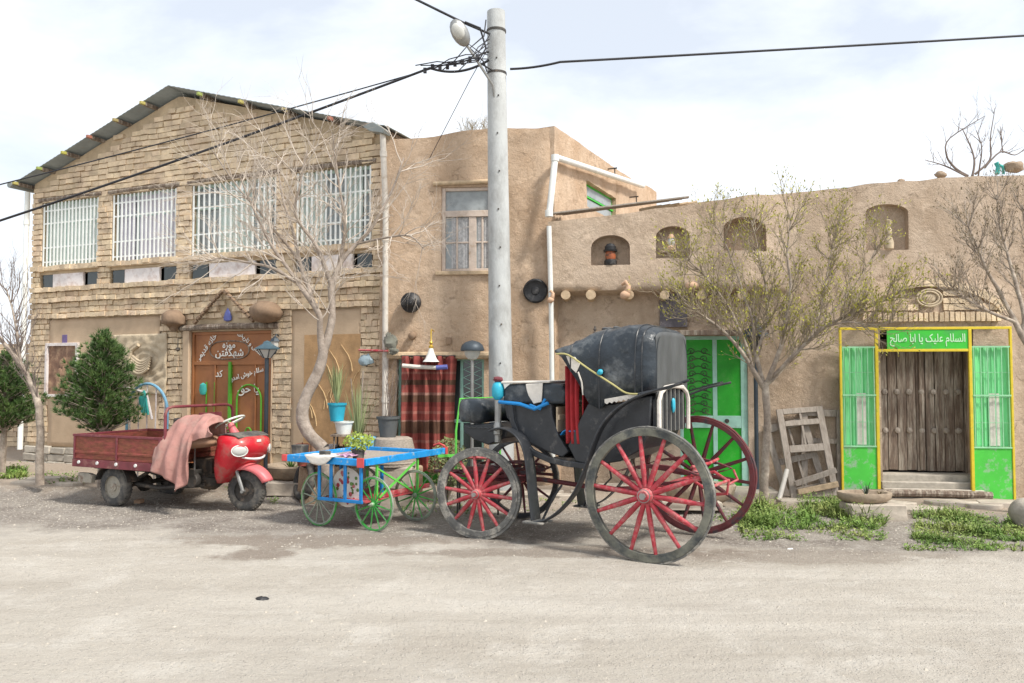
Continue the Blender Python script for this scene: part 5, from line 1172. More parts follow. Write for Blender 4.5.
# leaf springs
def leafspring(c, L, h, y, name='spring'):
    q = MB()
    for k in range(4):
        l = L * (1 - .18 * k)
        for s_ in (1, -1):
            pts = [(c[0] - l / 2 + l * t, c[1] + s_ * (h * (1 - (2 * t - 1) ** 2 * (l / L) ** 2) - .009 * k)) for t in [i / 12 for i in range(13)]]
            q.ribbon(pts, y - .022, y + .022, .007)
    return q.build(name, MAT['darkred_shade'], ca)  # springs take the same red, darkened for the shade they sit in
for y in (-.42, .42): leafspring((0.0, RR + .13), .86, .09, y); leafspring((FX - .05, FRr + .17), .70, .055, y * .85)
q = MB()
for y in (-.34, .34): q.tube([(-.05, y, RR + .05), (-.28, y, RR + .10), (-.42, y, RR + .02), (-.40, y, RR - .10), (-.26, y, RR - .12)], .016, 8)
q.tube([(-.42, -.34, RR + .03), (-.42, .34, RR + .03)], .014, 8); q.tube([(-.30, -.40, RR + .22), (-.34, 0, RR + .22), (-.30, .40, RR + .22)], .014, 8)
q.tube([(-.40, -.36, RR - .02), (-.46, -.5, RR + .02), (-.40, -.58, RR + .10)], .012, 8)
q.build('rear_iron', MAT['redpaint'], ca)
# body: tub behind, sweeping rocker, dash box, floor
q = MB()
tub = cys([(586, 404), (612, 404), (646, 396), (650, 396), (648, 430), (640, 450), (618, 462), (590, 466), (574, 462), (566, 446), (574, 428)])
q.prism(tub, HY - .035, -HY + .035, 'y'); q.build('body_tub', MAT['black'], ca, bevel=.012)
q = MB(); rk = cys([(507, 404), (509, 422), (516, 440), (530, 455), (548, 463), (566, 467), (590, 470)])
q.ribbon(rk, HY - .06, HY - .01, -.055); q.ribbon(rk, -HY + .01, -HY + .06, -.055); q.build('body_rocker', MAT['black'], ca, bevel=.006)
q = MB(); dsh = cys([(501, 404), (548, 404), (550, 418), (556, 436), (566, 452), (560, 458), (544, 452), (528, 444), (514, 430), (504, 418)])
q.prism(dsh, HY - .05, -HY + .05, 'y'); q.build('driver_box', MAT['black'], ca, bevel=.012)
q = MB(); fx0, fz0 = cy(560, 458); q.box(fx0 - .3, fx0 + .1, -HY + .06, HY - .06, fz0 - .03, fz0); q.build('foot_well', MAT['darkmetal'], ca)
x_, z_ = cy(552, 420); q = MB(); q.box(x_ - .03, x_ - .012, -HY + .08, HY - .06, cy(552, 436)[1], cy(552, 405)[1] - .02); q.box(x_ - .05, x_ - .031, -HY + .08, HY - .06, z_ - .0, z_ + .05)
q.build('foot_panel', mk('beige_board', (.50, .40, .28), .85, bump=.3), ca, bevel=.004)
# passenger seat inside, wood and blue cloth
sx, sz = cy(562, 432); q = MB(); q.box(sx - .32, sx - .02, -.36, .40, sz - .10, sz - .0); q.build('passenger_seat', mk('seat_beige', (.42, .34, .25), .85, bump=.3), ca, bevel=.03)
q = MB(); q.grid(12, 10, lambda s, t: (sx - .30 + .34 * s, .05 + .38 * t, sz + .012 + .02 * noise.noise(Vector((s * 5, t * 5, 2))) - .05 * max(0, s - .85) * 6)); q.build('blue_seat_cloth', MAT['blue'], ca, solid=.01, smooth=180)
# driver's seat cushion with white rag
q = MB(); q.prism([(x, z) for x, z in cys([(500, 405), (500, 389), (506, 384), (545, 383), (560, 385), (564, 392), (562, 404)])], HY - .05, -HY + .05); q.build('driver_seat', MAT['leather'], ca, bevel=.03)
a = cy(500, 383); b = cy(545, 383); q = MB(); q.box(b[0] - .03, a[0] + .02, -HY + .05, HY - .04, a[1] + .0, a[1] + .022, jit=.01); q.build('seat_rag', MAT['rag'], ca, bevel=.01)
q = MB(); rg_ = cys([(524, 384), (541, 383), (540, 402), (532, 404), (527, 396), (525, 390)], HY + .0); q.prism(rg_, HY - .045, HY - .028); q.build('torn_rag', MAT['rag'], ca, bevel=.006)
q = MB(); q.tube([(cy(498, 402)[0], HY - .02, cy(498, 402)[1]), (cy(520, 403)[0], HY, cy(520, 404)[1] + .0), (cy(535, 400)[0], HY + .01, cy(535, 409)[1]), (cy(548, 400)[0], HY, cy(548, 403)[1])], .018, 8); q.tube([(cy(530, 405)[0], HY, cy(530, 405)[1]), (cy(540, 402)[0], HY, cy(540, 409)[1]), (cy(545, 400)[0], HY, cy(545, 399)[1])], .014, 8); q.build('blue_rope', MAT['blue'], ca)
q = MB(); xx, zz = cy(545, 405); q.box(xx - .02, xx + .02, -HY + .06, HY - .06, zz - .02, zz + .03); q.tube([(cy(562, 385)[0], -HY, cy(562, 385)[1]), (cy(562, 385)[0], HY, cy(562, 385)[1])], .012, 6); q.build('seat_rail', MAT['black'], ca)
# foot board and rolled leather dash
q = MB(); fb = cys([(464, 425), (498, 423), (508, 430), (505, 438), (488, 445), (474, 440), (464, 432)], .36); q.prism(fb, .36, -.36); q.build('foot_board', MAT['black'], ca, bevel=.012)
q = MB(); c0_, c1_ = cy(474, 411, .30), cy(474, 411, .30)
def roll(s, t): 
    a = s * 2 * math.pi; rx, rz = .17, .125
    k = 1 + .18 * noise.noise(Vector((math.cos(a) * 1.5, math.sin(a) * 1.5, t * 3)))
    e = 1 if .04 < t < .96 else .75
    return (c0_[0] + rx * math.copysign(abs(math.cos(a)) ** .7, math.cos(a)) * k * e, .40 - .80 * t, c0_[1] + rz * math.copysign(abs(math.sin(a)) ** .7, math.sin(a)) * k * e)
q.grid(28, 20, roll); q.add([roll(k / 28, 0) for k in range(28)], [tuple(range(28))]); q.add([roll(k / 28, 1) for k in range(28)], [tuple(range(28))]); q.build('leather_dash', MAT['leather'], ca, smooth=70)
q = MB(); x_, z_ = cy(480, 428, .37); q.grid(20, 6, lambda s, t: (x_ + .17 - .36 * s, .375 - .74 * t, z_ + .004 + .01 * math.sin(s * 40) * .4)); q.build('worn_tread', MAT['greyleather'], ca, solid=.006)
# carriage lamp wrapped in blue
def lampc(y, s):
    x_, z_ = cy(497, 400, .44); z0_ = cy(497, 440, .44)[1]; 
    q = MB(); q.tube([(x_, y, z0_ - .02), (x_, y, z_ + .0)], .035, 10); q.lathe([(.02, 0), (.045, .03), (.045, .12), (.02, .2)], 10, (x_, y, z0_ + .03)); q.build('lamp_bracket', MAT['metal'], ca)
    q = MB(); q.lathe([(.03, 0), (.062, .04), (.066, .12), (.05, .17), (.02, .19)], 12, (x_, y, z_ + .0)); q.build('carriage_lamp', MAT['cyan'], ca, smooth=60)
    q = MB(); q.blob((x_, y, z_ + .21), .055, .05, .03, 10, 7, .2, 4); q.build('lamp_cap', MAT['maroon'], ca)
lampc(.42, 1)
# fenders: front wheel mudguard, step, rear sweep
def fender(pts, y0, y1, name='fender', th=.014):
    q = MB(); q.ribbon(pts, y0, y1, th); return q.build(name, MAT['black'], ca, bevel=.004)
fy0, fy1 = .42, .60
fpts = cys([(492, 430), (502, 427), (513, 430), (522, 438), (528, 452), (531, 472), (533, 495), (536, 520)], .52)
def smoothline(p, n=5):
    out = []
    for i in range(len(p) - 1):
        p0, p1, p2, p3 = [Vector(p[max(0, min(len(p) - 1, k))]) for k in (i - 1, i, i + 1, i + 2)]
        for j in range(n): t = j / n; out.append(tuple(.5 * ((2 * p1) + (p2 - p0) * t + (2 * p0 - 5 * p1 + 4 * p2 - p3) * t * t + (3 * p1 - p0 - 3 * p2 + p3) * t ** 3)))
    return out + [tuple(p[-1])]
rpts = cys([(684, 383), (665, 388), (640, 396), (618, 409), (603, 426), (594, 446), (586, 470), (576, 492), (562, 509), (548, 519), (536, 521)], .56)
for s_ in (1, -1):
    a, b = (fy0, fy1) if s_ == 1 else (-fy1, -fy0)
    fender(smoothline(fpts), a, b, 'front_fender'); 
    q = MB(); rp = smoothline(rpts); q.ribbon(rp, .52 * s_, .61 * s_, -.010)
    q.tube([(p[0], .612 * s_, p[1]) for p in rp], .010, 6); q.build('rear_fender', MAT['black'], ca)
    x_, z_ = rpts[-1]; q = MB(); q.box(x_ - .12, x_ + .10, min(.44 * s_, .66 * s_), max(.44 * s_, .66 * s_), z_ - .015, z_ + .004); q.build('step', MAT['greyrim'], ca, bevel=.005)
    q = MB(); q.tube([(x_ - .02, .46 * s_, z_), (x_ - .12, .43 * s_, z_ + .22), (x_ - .2, .40 * s_, z_ + .34)], .012, 6); q.build('step_iron', MAT['black'], ca)
# folding hood: lofted leather shell with wrinkles, bows inside
prof = [(556, 352, 349), (563, 358, 344), (572, 372, 338.5), (582, 388, 334), (590, 404, 330), (600, 409, 327), (612, 399, 325), (625, 396.5, 323.5), (636, 395, 322), (643, 393, 322.5)]
st_ = [(cy(p, (lo + hi) / 2)[0], cy(p, lo)[1], cy(p, hi)[1]) for p, lo, hi in prof]
sta = []
for i in range(len(st_) - 1):
    for j in range(3): t = j / 3; sta.append(tuple(st_[i][k] * (1 - t) + st_[i + 1][k] * t for k in range(3)))
sta.append(st_[-1])
def hoodpt(x, zb, zt, s, wsc=1.0, inset=0.0):
    a = math.pi * s; e = .42
    yy = math.copysign(abs(math.cos(a)) ** e, math.cos(a)); zz = abs(math.sin(a)) ** e
    y = (HY + .01) * wsc * yy; z = zb + (zt - zb) * zz
    nrm = .022 * noise.noise(Vector((x * 3.2, y * 3, z * 3.2))) + .012 * noise.noise(Vector((x * 9, y * 6, z * 5))) - inset
    bow = -.022 * (abs(math.sin(x * 8.5 + .7))) ** 3 * (1 if zz > .2 else zz)
    y += math.copysign(nrm + bow, yy) * (abs(yy)) ; z += (nrm + bow) * (1 if abs(yy) < .9 else .2)
    return (x, y, z)
ns = 48; rows = list(sta); q = MB(); vs = []; 
for x, zb, zt in rows: vs += [hoodpt(x, zb, zt, k / ns) for k in range(ns + 1)]
xb, zbb, ztb = rows[-1]
back = []
for k_, (dx, ws, dz) in enumerate(((.03, .995, .008), (.06, .97, .02), (.09, .93, .045), (.11, .86, .08))):
    vs += [hoodpt(xb - dx, zbb + .0, ztb - dz, k / ns, ws) for k in range(ns + 1)]; rows.append(0)
nr = len(rows); fs = [(j * (ns + 1) + i, j * (ns + 1) + i + 1, (j + 1) * (ns + 1) + i + 1, (j + 1) * (ns + 1) + i) for j in range(nr - 1) for i in range(ns)]
q.add(vs, fs); hood = q.build('hood', MAT['leather'], ca, smooth=180, solid=.012)
for s_i in (6, 15, 24, 30):
    x, zb, zt = sta[min(s_i, len(sta) - 1)]; q = MB(); q.tube([Vector(hoodpt(x, zb, zt, k / 40)) * 1 + Vector((0, .008 * math.cos(math.pi * k / 40), .008 * math.sin(math.pi * k / 40))) for k in range(41)], .007, 5); q.build('hood_seam', MAT['black'], ca)
# the back curtain of faded leather, closing the hood, with an arched opening for the slats
xk = xb - .105; gz0 = zbb - .22; zarch = FC.X(665, 386, xk)[1] - z0c
yl, yr = FC.X(645, 400, xk)[0], FC.X(684, 400, xk)[0]
q = MB(); bw = (HY + .01) * .87
def bc(s, t):
    y = bw * (1 - 2 * s); top = ztb - .075 - .05 * abs(1 - 2 * s) ** 6
    bot = zarch - .10 * abs(1 - 2 * s) ** 4 + .0
    return (xk - .012 * math.sin(s * math.pi) + .010 * noise.noise(Vector((y * 6, t * 2, 3))), y, bot + (top - bot) * t)
q.grid(30, 12, bc); q.build('back_curtain', MAT['greyleather'], ca, smooth=180, solid=.01)
gl = HY - .07; gbz = cy(660, 434)[1]
q = MB(); 
arc = [(-gl, gbz), (-gl, zarch - .13), (-gl + .05, zarch - .06), (-gl + .16, zarch - .015), (0, zarch), (gl - .16, zarch - .015), (gl - .05, zarch - .06), (gl, zarch - .13), (gl, gbz)]
q.tube([(xk - .02, y, z) for y, z in arc], .022, 7); q.build('fur_trim', MAT['rag'], ca)
q = MB(); q.prism(arc, xk + .01, xk + .04, 'x'); q.build('back_panel', MAT['black'], ca)
q = MB(); n = 7
for k in range(1, n): y = -gl + 2 * gl * k / n; q.box(xk - .012, xk + .008, y - .012, y + .012, gbz, zarch - .03 - .09 * abs(y / gl) ** 3)
q.build('back_slats', MAT['metal'], ca)
q = MB(); q.blob((xk - .03, .05, (gbz + zarch) / 2 + .03), .02, .03, .07, 10, 8, .1); q.tube([(xk - .025, .05, zarch - .14), (xk - .03, .05, (gbz + zarch) / 2)], .007, 5); q.build('blue_pendant', MAT['cyan'], ca)
# torn lining, hood bar, fringe, curtain
q = MB(); q.prism(cys([(566, 356), (575, 357), (580, 364), (576, 373), (571, 368)], HY + .03), HY + .022, HY + .032); q.build('torn_lining', MAT['rag'], ca, bevel=.003)
q = MB(); fr_ = []; n = 14
for k in range(n + 1): a = cy(605 + 33 * k / n, 399.5 - 6.0 * k / n, HY + .02); fr_.append((a[0], a[1] + .004)); 
low = [(x, z - .035 - (.016 if k % 2 else 0)) for k, (x, z) in enumerate(fr_)]
q.prism(fr_ + low[::-1], HY + .02, HY + .03); q.tube([(*cy(579, 372)[:1], HY + .02, cy(579, 372)[1]), (cy(583, 382)[0], HY + .03, cy(583, 382)[1]), (cy(584, 395)[0], HY + .02, cy(584, 395)[1])], .008, 5); q.build('white_fringe', MAT['rag'], ca)
bp_ = smoothline(cys([(556, 354), (568, 355), (590, 370), (612, 384), (626, 393), (640, 394)], HY + .06), 4)
q = MB(); q.tube([(x, HY + .055, z) for x, z in bp_], .009, 7); q.build('hood_stay', mk('brass_bar', (.42, .38, .16), .5, bump=.1), ca)
q = MB(); a = cy(600, 372, HY + .06); q.blob((a[0], HY + .06, a[1]), .03, .02, .026, 10, 7, .2); q.build('blue_knot', MAT['cyan'], ca)
q = MB(); q.tube([(cy(640, 394)[0], HY + .05, cy(640, 394)[1]), (cy(660, 391)[0], HY + .06, cy(660, 390)[1]), (cy(672, 386)[0], HY + .05, cy(672, 387)[1]), (cy(690, 380)[0], HY + .03, cy(690, 380)[1])], .014, 7)
q.tube([(xk, -.45, zarch - .1), (xk - .2, -.50, zarch - .02), (xk - .42, -.52, zarch + .03)], .012, 7); q.build('hood_iron', MAT['black'], ca)
q = MB(); x0_, x1_ = cy(566, 400, HY - .04)[0], cy(580, 400, HY - .04)[0]; zt_, zb_ = cy(573, 366)[1], cy(573, 444)[1]
q.grid(26, 14, lambda s, t: (x0_ + (x1_ - x0_) * s * (1 - .15 * math.sin(t * 3)) , HY - .045 + .02 * math.sin(s * 16 + t), zb_ + (zt_ - zb_) * t)); q.build('red_curtain', MAT['redcloth'], ca, smooth=180, solid=.008)
q = MB(); q.grid(26, 14, lambda s, t: (x1_ - .02 + .015 * math.sin(s * 20), HY - .06 - (2 * HY - .12) * s, zb_ + .08 + (zt_ - zb_) * t * .9)); q.build('seat_back_lining', MAT['redcloth'], ca, smooth=180, solid=.01)
# tip knob, debris on hood
q = MB(); 
for k in range(9): x_ = rnd(.25, .65); q.blob((x_, rnd(-.1, .35), ztb - .035 + rnd(0, .015)), rnd(.04, .07), rnd(.02, .05), rnd(.01, .022), 8, 6, .3, 3, k)
q.build('torn_canvas', MAT['greyleather'], ca)
q = MB(); a = cy(595, 327, .2); q.lathe([(.02, 0), (.012, .02), (.018, .035), (.004, .07)], 8, (a[0], .2, a[1] - .06)); q.build('finial', MAT['darkmetal'], ca)
q = MB()
for y in (-.30, .30): q.tube([(.55, y, fz0), (.52, y, fz0 - .18), (.62, y, fz0 - .28)], .010, 6)
q.build('under_bracket', MAT['darkmetal'], ca)

# ------------------------------------------------------------------ the three wheeler
FT = Frame(-4.75, 10.41, .906, -.42); zt0 = G(-4.9, 10.1)
tr = empty('cargo_three_wheeler', FT.o + Vector((0, 0, zt0)), FT.rot, 'red motor three wheeler with rusty open cargo bed and pink cloth over its seat', 'three wheeler')
def ty(px, py, y): a = FT.Y(px, py, y); return (a[0], a[1] - zt0)
def tx(px, py, x): a = FT.X(px, py, x); return (a[0], a[1] - zt0)
def motor_wheel(parent, r, w, M, rimm):
    q = MB(); prof = []; 
    for k in range(13):
        a = math.pi * k / 12; prof.append((r - .075 + .075 * math.sin(a) ** .6, -w / 2 * math.cos(a)))
    q.lathe([(r * .56, -w * .46)] + prof + [(r * .56, w * .46)], 36, M=Matrix.Rotation(R(90), 4, 'X'), capb=False, capt=False); wo = q.build('wheel', MAT['rubber'], parent, smooth=50); wo.matrix_local = M
    q = MB(); q.lathe([(r * .60, -w * .44), (r * .60, -w * .30), (r * .42, -w * .20), (r * .22, -w * .30), (r * .20, -w * .42), (.001, -w * .44)], 30, M=Matrix.Rotation(R(90), 4, 'X'), capb=False, capt=False)
    q.lathe([(r * .60, w * .44), (r * .60, w * .30), (r * .42, w * .20), (r * .22, w * .30), (r * .20, w * .42), (.001, w * .44)], 30, M=Matrix.Rotation(R(90), 4, 'X'), capb=False, capt=False)
    q.build('rim', MAT[rimm], wo, smooth=40)
    q = MB(); n = 40
    for k in range(n):
        t = 2 * math.pi * k / n
        for s_ in (-1, 1): q.bar((r * 1.0 * math.cos(t), s_ * w * .05, r * math.sin(t)), ((r - .012) * math.cos(t + .05), s_ * w * .36, (r - .012) * math.sin(t + .05)), .012, .012)
    q.build('tread', MAT['rubber'], wo)
    return wo
wr = .245
motor_wheel(tr, wr, .12, TR(0, -.42, wr), 'creamrim'); motor_wheel(tr, wr, .12, TR(0, .42, wr), 'darkmetal')
XF = 1.72; motor_wheel(tr, wr, .11, Matrix.Translation((XF, 0, wr)) @ Matrix.Rotation(R(10), 4, 'Z'), 'darkmetal')
q = MB(); q.tube([(0, -.4, wr), (0, .4, wr)], .03, 8); q.blob((0, 0, wr), .12, .1, .11, 12, 8, .05)
for y in (-.25, .25): q.bar((-.6, y, .46), (1.15, y, .46), .05, .07)
for x in (-.55, 0, .55, 1.1): q.bar((x, -.27, .46), (x, .27, .46), .05, .05)
q.bar((1.1, -.12, .42), (1.62, -.05, .42), .05, .05); q.bar((1.1, .12, .42), (1.62, .05, .42), .05, .05)
for y in (-.3, .3): q.ribbon([(-.42, .42), (-.2, .31), (0, .28), (.2, .31), (.42, .42)], y - .03, y + .03, .03)
q.build('chassis', MAT['darkmetal'], tr, bevel=.005)
q = MB(); q.blob((1.12, 0, .36), .2, .16, .14, 14, 9, .12, 5); q.box(.98, 1.28, -.14, .14, .44, .62, jit=.015); q.tube([(1.2, -.14, .3), (.6, -.3, .25), (.2, -.32, .28)], .03, 8); q.lathe([(.09, 0), (.09, .08)], 16, (1.1, -.19, .36), RX); q.build('engine', MAT['darkmetal'], tr, bevel=.01)
# cargo bed
BY = .54; xl, xr = ty(75, 450, -BY)[0], ty(163, 450, -BY)[0]; zt_b, zb_b, zfl = ty(120, 438, -BY)[1], ty(120, 461, -BY)[1], ty(120, 470, -BY)[1]
q = MB(); q.box(xl, xr, -BY, BY, zb_b - .02, zb_b); q.build('bed_floor', MAT['rust'], tr)
def board(name, x0_, x1_, y0_, y1_, zt=None):
    q = MB(); q.box(x0_, x1_, y0_, y1_, zb_b + .001, (zt or zt_b))
    for k in (.25, .6): zz = zb_b + (zt_b - zb_b) * k; q.box(x0_ - .0, x1_ + .0, y0_ - .009, y1_ + .009, zz, zz + .03); return q.build(name, MAT['rust'], tr, bevel=.005)
board('bed_side', xl, xr, -BY - .02, -BY); board('bed_side', xl, xr, BY, BY + .02); board('tail_board', xl, xl + .02, -BY + .001, BY - .001); board('head_board', xr - .02, xr, -BY + .001, BY - .001)
q = MB()
for y in (-BY - .03, BY - .0): q.box(xl - .01, xr + .01, y, y + .03, zt_b, zt_b + .03); q.box(xl - .01, xr + .01, y, y + .03, zb_b - .10, zb_b - .002)
for x in (xl - .01, xr - .02): q.box(x, x + .03, -BY + .03, BY - .001, zt_b, zt_b + .028)
q.box(xl - .01, xl + .02, -BY + .002, BY, zb_b - .1, zb_b - .021)
for x in (xl + .01, (xl + xr) / 2, xr - .04): 
    q.box(x, x + .03, -BY - .034, -BY - .021, zb_b, zt_b)
q.build('bed_rail', MAT['maroon'], tr, bevel=.004)
q = MB()
for k in range(5): x = xl + .12 + (xr - xl - .2) * k / 4; q.lathe([(.022, 0), (.02, .012)], 10, (x, -BY - .031, zb_b - .04), RX)
q.build('reflector', MAT['white'], tr)
q = MB(); a, b = ty(80, 470, -.50), ty(108, 485, -.50); q.prism([(xl + .03, a[1] - .03), (xl + .22, a[1] - .03), (xl + .3, b[1] + .11), (xl + .28, b[1] + .01), (xl + .03, b[1] + .01)], -.52, -.46); q.build('mud_flap', MAT['creamrim'], tr, bevel=.005)
q = MB()
for s_ in (-1, 1): q.ribbon([(.30 * math.cos(t), wr + .30 * math.sin(t)) for t in [R(15 + 15 * k) for k in range(11)]], s_ * .42 - .08, s_ * .42 + .08, .01)
q.build('rear_mudguard', MAT['darkmetal'], tr)
# head rail
hx = xr + .03; ht = ty(160, 407, -BY)[1] + .0; q = MB()
q.tube(smooth3 := [(hx, -BY, zb_b - .05), (hx, -BY, ht - .08), (hx, -BY + .03, ht - .02), (hx, -BY + .1, ht), (hx, BY - .1, ht), (hx, BY - .03, ht - .02), (hx, BY, ht - .08), (hx, BY, zb_b)], .018, 9); q.tube([(hx, -BY, zt_b + .06), (hx, BY, zt_b + .06)], .013, 7)
q.box(hx - .01, hx + .01, -.02, .34, ht - .2, ht - .09); q.build('head_rail', MAT['maroon'], tr, smooth=60)
# seat with cloth thrown over
q = MB(); q.blob((1.02, -.16, ty(205, 444, -.4)[1]), .33, .34, .085, 20, 10, .06); q.build('seat', MAT['seat'], tr, smooth=80)
q = MB(); zs_ = ty(200, 414, -.1)[1]
RG = [(171, 430), (177, 421), (184, 417), (192, 417), (201, 416), (207, 416), (212, 418), (214, 424)]
HM = [(149, 468), (158, 474), (168, 480), (177, 491), (186, 484), (191, 441), (205, 438), (214, 434)]
def lerpL(Ls, s): k = min(len(Ls) - 2, int(s * (len(Ls) - 1))); t = s * (len(Ls) - 1) - k; return Ls[k][0] + (Ls[k + 1][0] - Ls[k][0]) * t, Ls[k][1] + (Ls[k + 1][1] - Ls[k][1]) * t
def cloth(s, t):
    rx_, rz_ = ty(*lerpL(RG, s), -.38); hx_, hz_ = ty(*lerpL(HM, s), -.60)
    if t < .6:
        k = 1 - t / .6; x = rx_ + (hx_ - rx_) * k; z = rz_ + (hz_ - rz_) * k; y = -.38 - .22 * k ** .6 + .03 * math.sin(s * 34 + k * 2) * k - .05 * math.sin(math.pi * k)
    else:
        k = (t - .6) / .4; x = rx_ - .10 * k; z = rz_ - .02 * k + .02 * math.sin(k * 3); y = -.38 + .30 * k
        if k > .8: z -= (k - .8) * 1.2
    d = noise.noise(Vector((s * 5, t * 5, 4))); return (x + .02 * d, y + .025 * d, z + .012 * noise.noise(Vector((s * 9, t * 9, 1))))
q.grid(70, 50, cloth); q.build('pink_cloth', MAT['pink'], tr, smooth=180, solid=.012)
q = MB(); q.box(.72, .90, -.22, .22, .62, zs_ - .05); q.build('seat_box', MAT['darkmetal'], tr, bevel=.02)
q = MB(); q.tube([(1.12, -.24, zs_ - .35), (1.14, -.26, .42)], .010, 6); q.build('lever', MAT['metal'], tr)
# front fairing, lofted
q = MB(); rings = [(.34, 1.46, .05, .20), (.42, 1.50, .09, .26), (.52, 1.54, .15, .29), (.62, 1.60, .21, .315), (.72, 1.64, .245, .325), (.80, 1.66, .245, .32), (.86, 1.65, .235, .315), (.90, 1.63, .20, .29), (.915, 1.60, .15, .25), (.92, 1.58, .05, .1)]
n = 40; vs = []
for z, cx_, rx, ry in rings:
    for k in range(n):
        t = 2 * math.pi * k / n; c_, s_ = math.cos(t), math.sin(t); e = .55
        x = cx_ + rx * math.copysign(abs(c_) ** e, c_) * (1 if c_ > 0 else .8); y = ry * math.copysign(abs(s_) ** e, s_) * (1 - .14 * max(0, c_)); vs.append((x, y, z))
fs = [(i * n + k, i * n + (k + 1) % n, (i + 1) * n + (k + 1) % n, (i + 1) * n + k) for i in range(len(rings) - 1) for k in range(n)] + [tuple((len(rings) - 1) * n + k for k in range(n)), tuple(range(n - 1, -1, -1))]
# leave the lower front open over the wheel by lifting those points
vs = [(x, y, z if not (z < .50 and x > cx0f) else z) for (x, y, z) in vs for cx0f in (9,)]
q.add(vs, fs); fairing = q.build('front_fairing', MAT['trikered'], tr, smooth=60)
for s_ in (-1, 1):
    q = MB(); Mh = Matrix.Rotation(s_ * R(38), 4, 'Z'); q.blob((1.83, s_ * .245, .745), .035, .09, .062, 16, 10, 0, M=Mh); h = q.build('headlight', MAT['lampglass'], tr, smooth=80)
    q = MB(); q.tube([Vector((1.83, s_ * .245, .745)) + Mh @ Vector((.012, .092 * math.cos(t), .064 * math.sin(t))) for t in [2 * math.pi * k / 24 for k in range(24)]], .006, 6, closed=True); q.build('headlight_ring', MAT['white'], h)
q = MB(); q.ribbon([(1.50, .90), (1.62, .925), (1.74, .915), (1.82, .885)], -.25, .25, .02); q.build('dash_panel', MAT['rubber'], tr, bevel=.006)
q = MB()
pts = [(1.895 - .24 * ((k - 6) / 6) ** 2 * .55, .25 * (k - 6) / 6, .635 + .045 * ((k - 6) / 6) ** 2) for k in range(13)]; q.tube(pts, [.004 + .012 * math.sin(math.pi * k / 12) for k in range(13)], 6); q.box(1.895, 1.902, -.035, .035, .835, .865); q.build('white_stripe', MAT['white'], tr)
# mudguard over the front wheel
Mw = Matrix.Translation((XF, 0, wr)) @ Matrix.Rotation(R(10), 4, 'Z')
q = MB(); 
def mg(s, t):
    a = R(22) + R(125) * s; rr = .285 + .05 * math.sin(math.pi * t) ** .6 - (.02 if .05 < t < .95 else .04); w_ = .085 * (1 + .3 * math.sin(math.pi * s))
    return tuple(Mw @ Vector((rr * math.cos(a) * 1.15, (t - .5) * 2 * w_, rr * math.sin(a) + .015)))
q.grid(20, 12, mg); q.build('front_mudguard', MAT['pinkred'], tr, smooth=180, solid=.012)
q = MB()
for s_ in (-1, 1): q.tube([Mw @ Vector((0, s_ * .08, 0)), Mw @ Vector((-.10, s_ * .085, .28)), Mw @ Vector((-.16, s_ * .09, .42))], .022, 8)
q.tube([Mw @ Vector((0, -.11, 0)), Mw @ Vector((0, .11, 0))], .02, 8); q.build('front_fork', MAT['metal'], tr)
# steering column and wheel-like handlebar
sc_ = Vector((1.44, -.0, 1.06)); sc_.z = tx(223, 424, 1.44)[1]
q = MB(); q.tube([(1.56, 0, .85), sc_], [.07, .035], 12); q.build('steering_column', MAT['pinkred'], tr)
q = MB(); nrm = Vector((-.42, -.1, .9)).normalized(); e1 = nrm.cross(Vector((0, 1, 0))).normalized(); e2 = nrm.cross(e1)
q.tube([sc_ + Vector((0, 0, .02)) + (e1 * math.cos(t) + e2 * math.sin(t)) * .175 for t in [2 * math.pi * k / 28 for k in range(28)]], .013, 7, closed=True)
for t in (0, 2.1, 4.2): q.tube([sc_, sc_ + Vector((0, 0, .02)) + (e1 * math.cos(t) + e2 * math.sin(t)) * .17], .010, 6)
q.build('steering_wheel', mk('cream_wheel', (.62, .64, .58), .5, bump=.05), tr, smooth=70)
q = MB(); q.box(0, .08, -.06, .06, 0, .045); o = q.build('brick_chock', MAT['terracotta'], bevel=.004); p = gpt(136, 503); o.location = (p.x, p.y, p.z); tag(o, 'small orange brick on the ground beside the rear wheel of the three wheeler', 'brick')

# ------------------------------------------------------------------ the blue and green hand cart
FH = Frame(-1.557, 8.3, .88, -.48); zh = G(-1.8, 8.8)
ct = empty('hand_cart', FH.o + Vector((0, 0, zh)), FH.rot, 'blue framed wooden hand cart on four thin green spoked wheels', 'cart')
def hy(px, py, y=0): a = FH.Y(px, py, y); return (a[0], a[1] - zh)
TZ = hy(362, 463)[1]; W = 1.03; LY = 1.52
wh = dict(rw=.018, rd=.024, tw=.012, sr=.0075, hubr=.028, hubl=.10)
wheel(ct, .29, 12, 'wheelgreen', 'palewheel', 'wheelgreen', 'wheelgreen', TR(.03, .17, .285, R(-8)), **wh)
wheel(ct, .29, 12, 'palewheel', 'wheelgreen', 'palewheel', 'palewheel', TR(-.72, .17, .285, R(-8)), **wh)
wheel(ct, .285, 12, 'palewheel', 'palewheel', 'wheelgreen', 'palewheel', TR(.03, .92, .28), **wh)
wheel(ct, .285, 12, 'palewheel', 'palewheel', 'palewheel', 'palewheel', TR(-.72, .92, .28), **wh)
q = MB()
for y in (.17, .92): q.tube([(-.75, y, .285), (.06, y, .285)], .012, 8)
q.build('axle', MAT['darkmetal'], ct)
q = MB(); bw_ = .036
q.box(-W, 0, 0, .035, TZ - bw_, TZ + bw_); q.box(.0, .035, .036, LY, TZ - bw_, TZ + bw_ + .0); q.box(-W, -W + .035, .036, LY - .25, TZ - bw_, TZ + bw_); q.box(-W + .036, -.001, LY - .29, LY - .255, TZ - bw_ + .002, TZ + bw_ - .002)
q.build('top_frame', MAT['skyblue'], ct, bevel=.005)
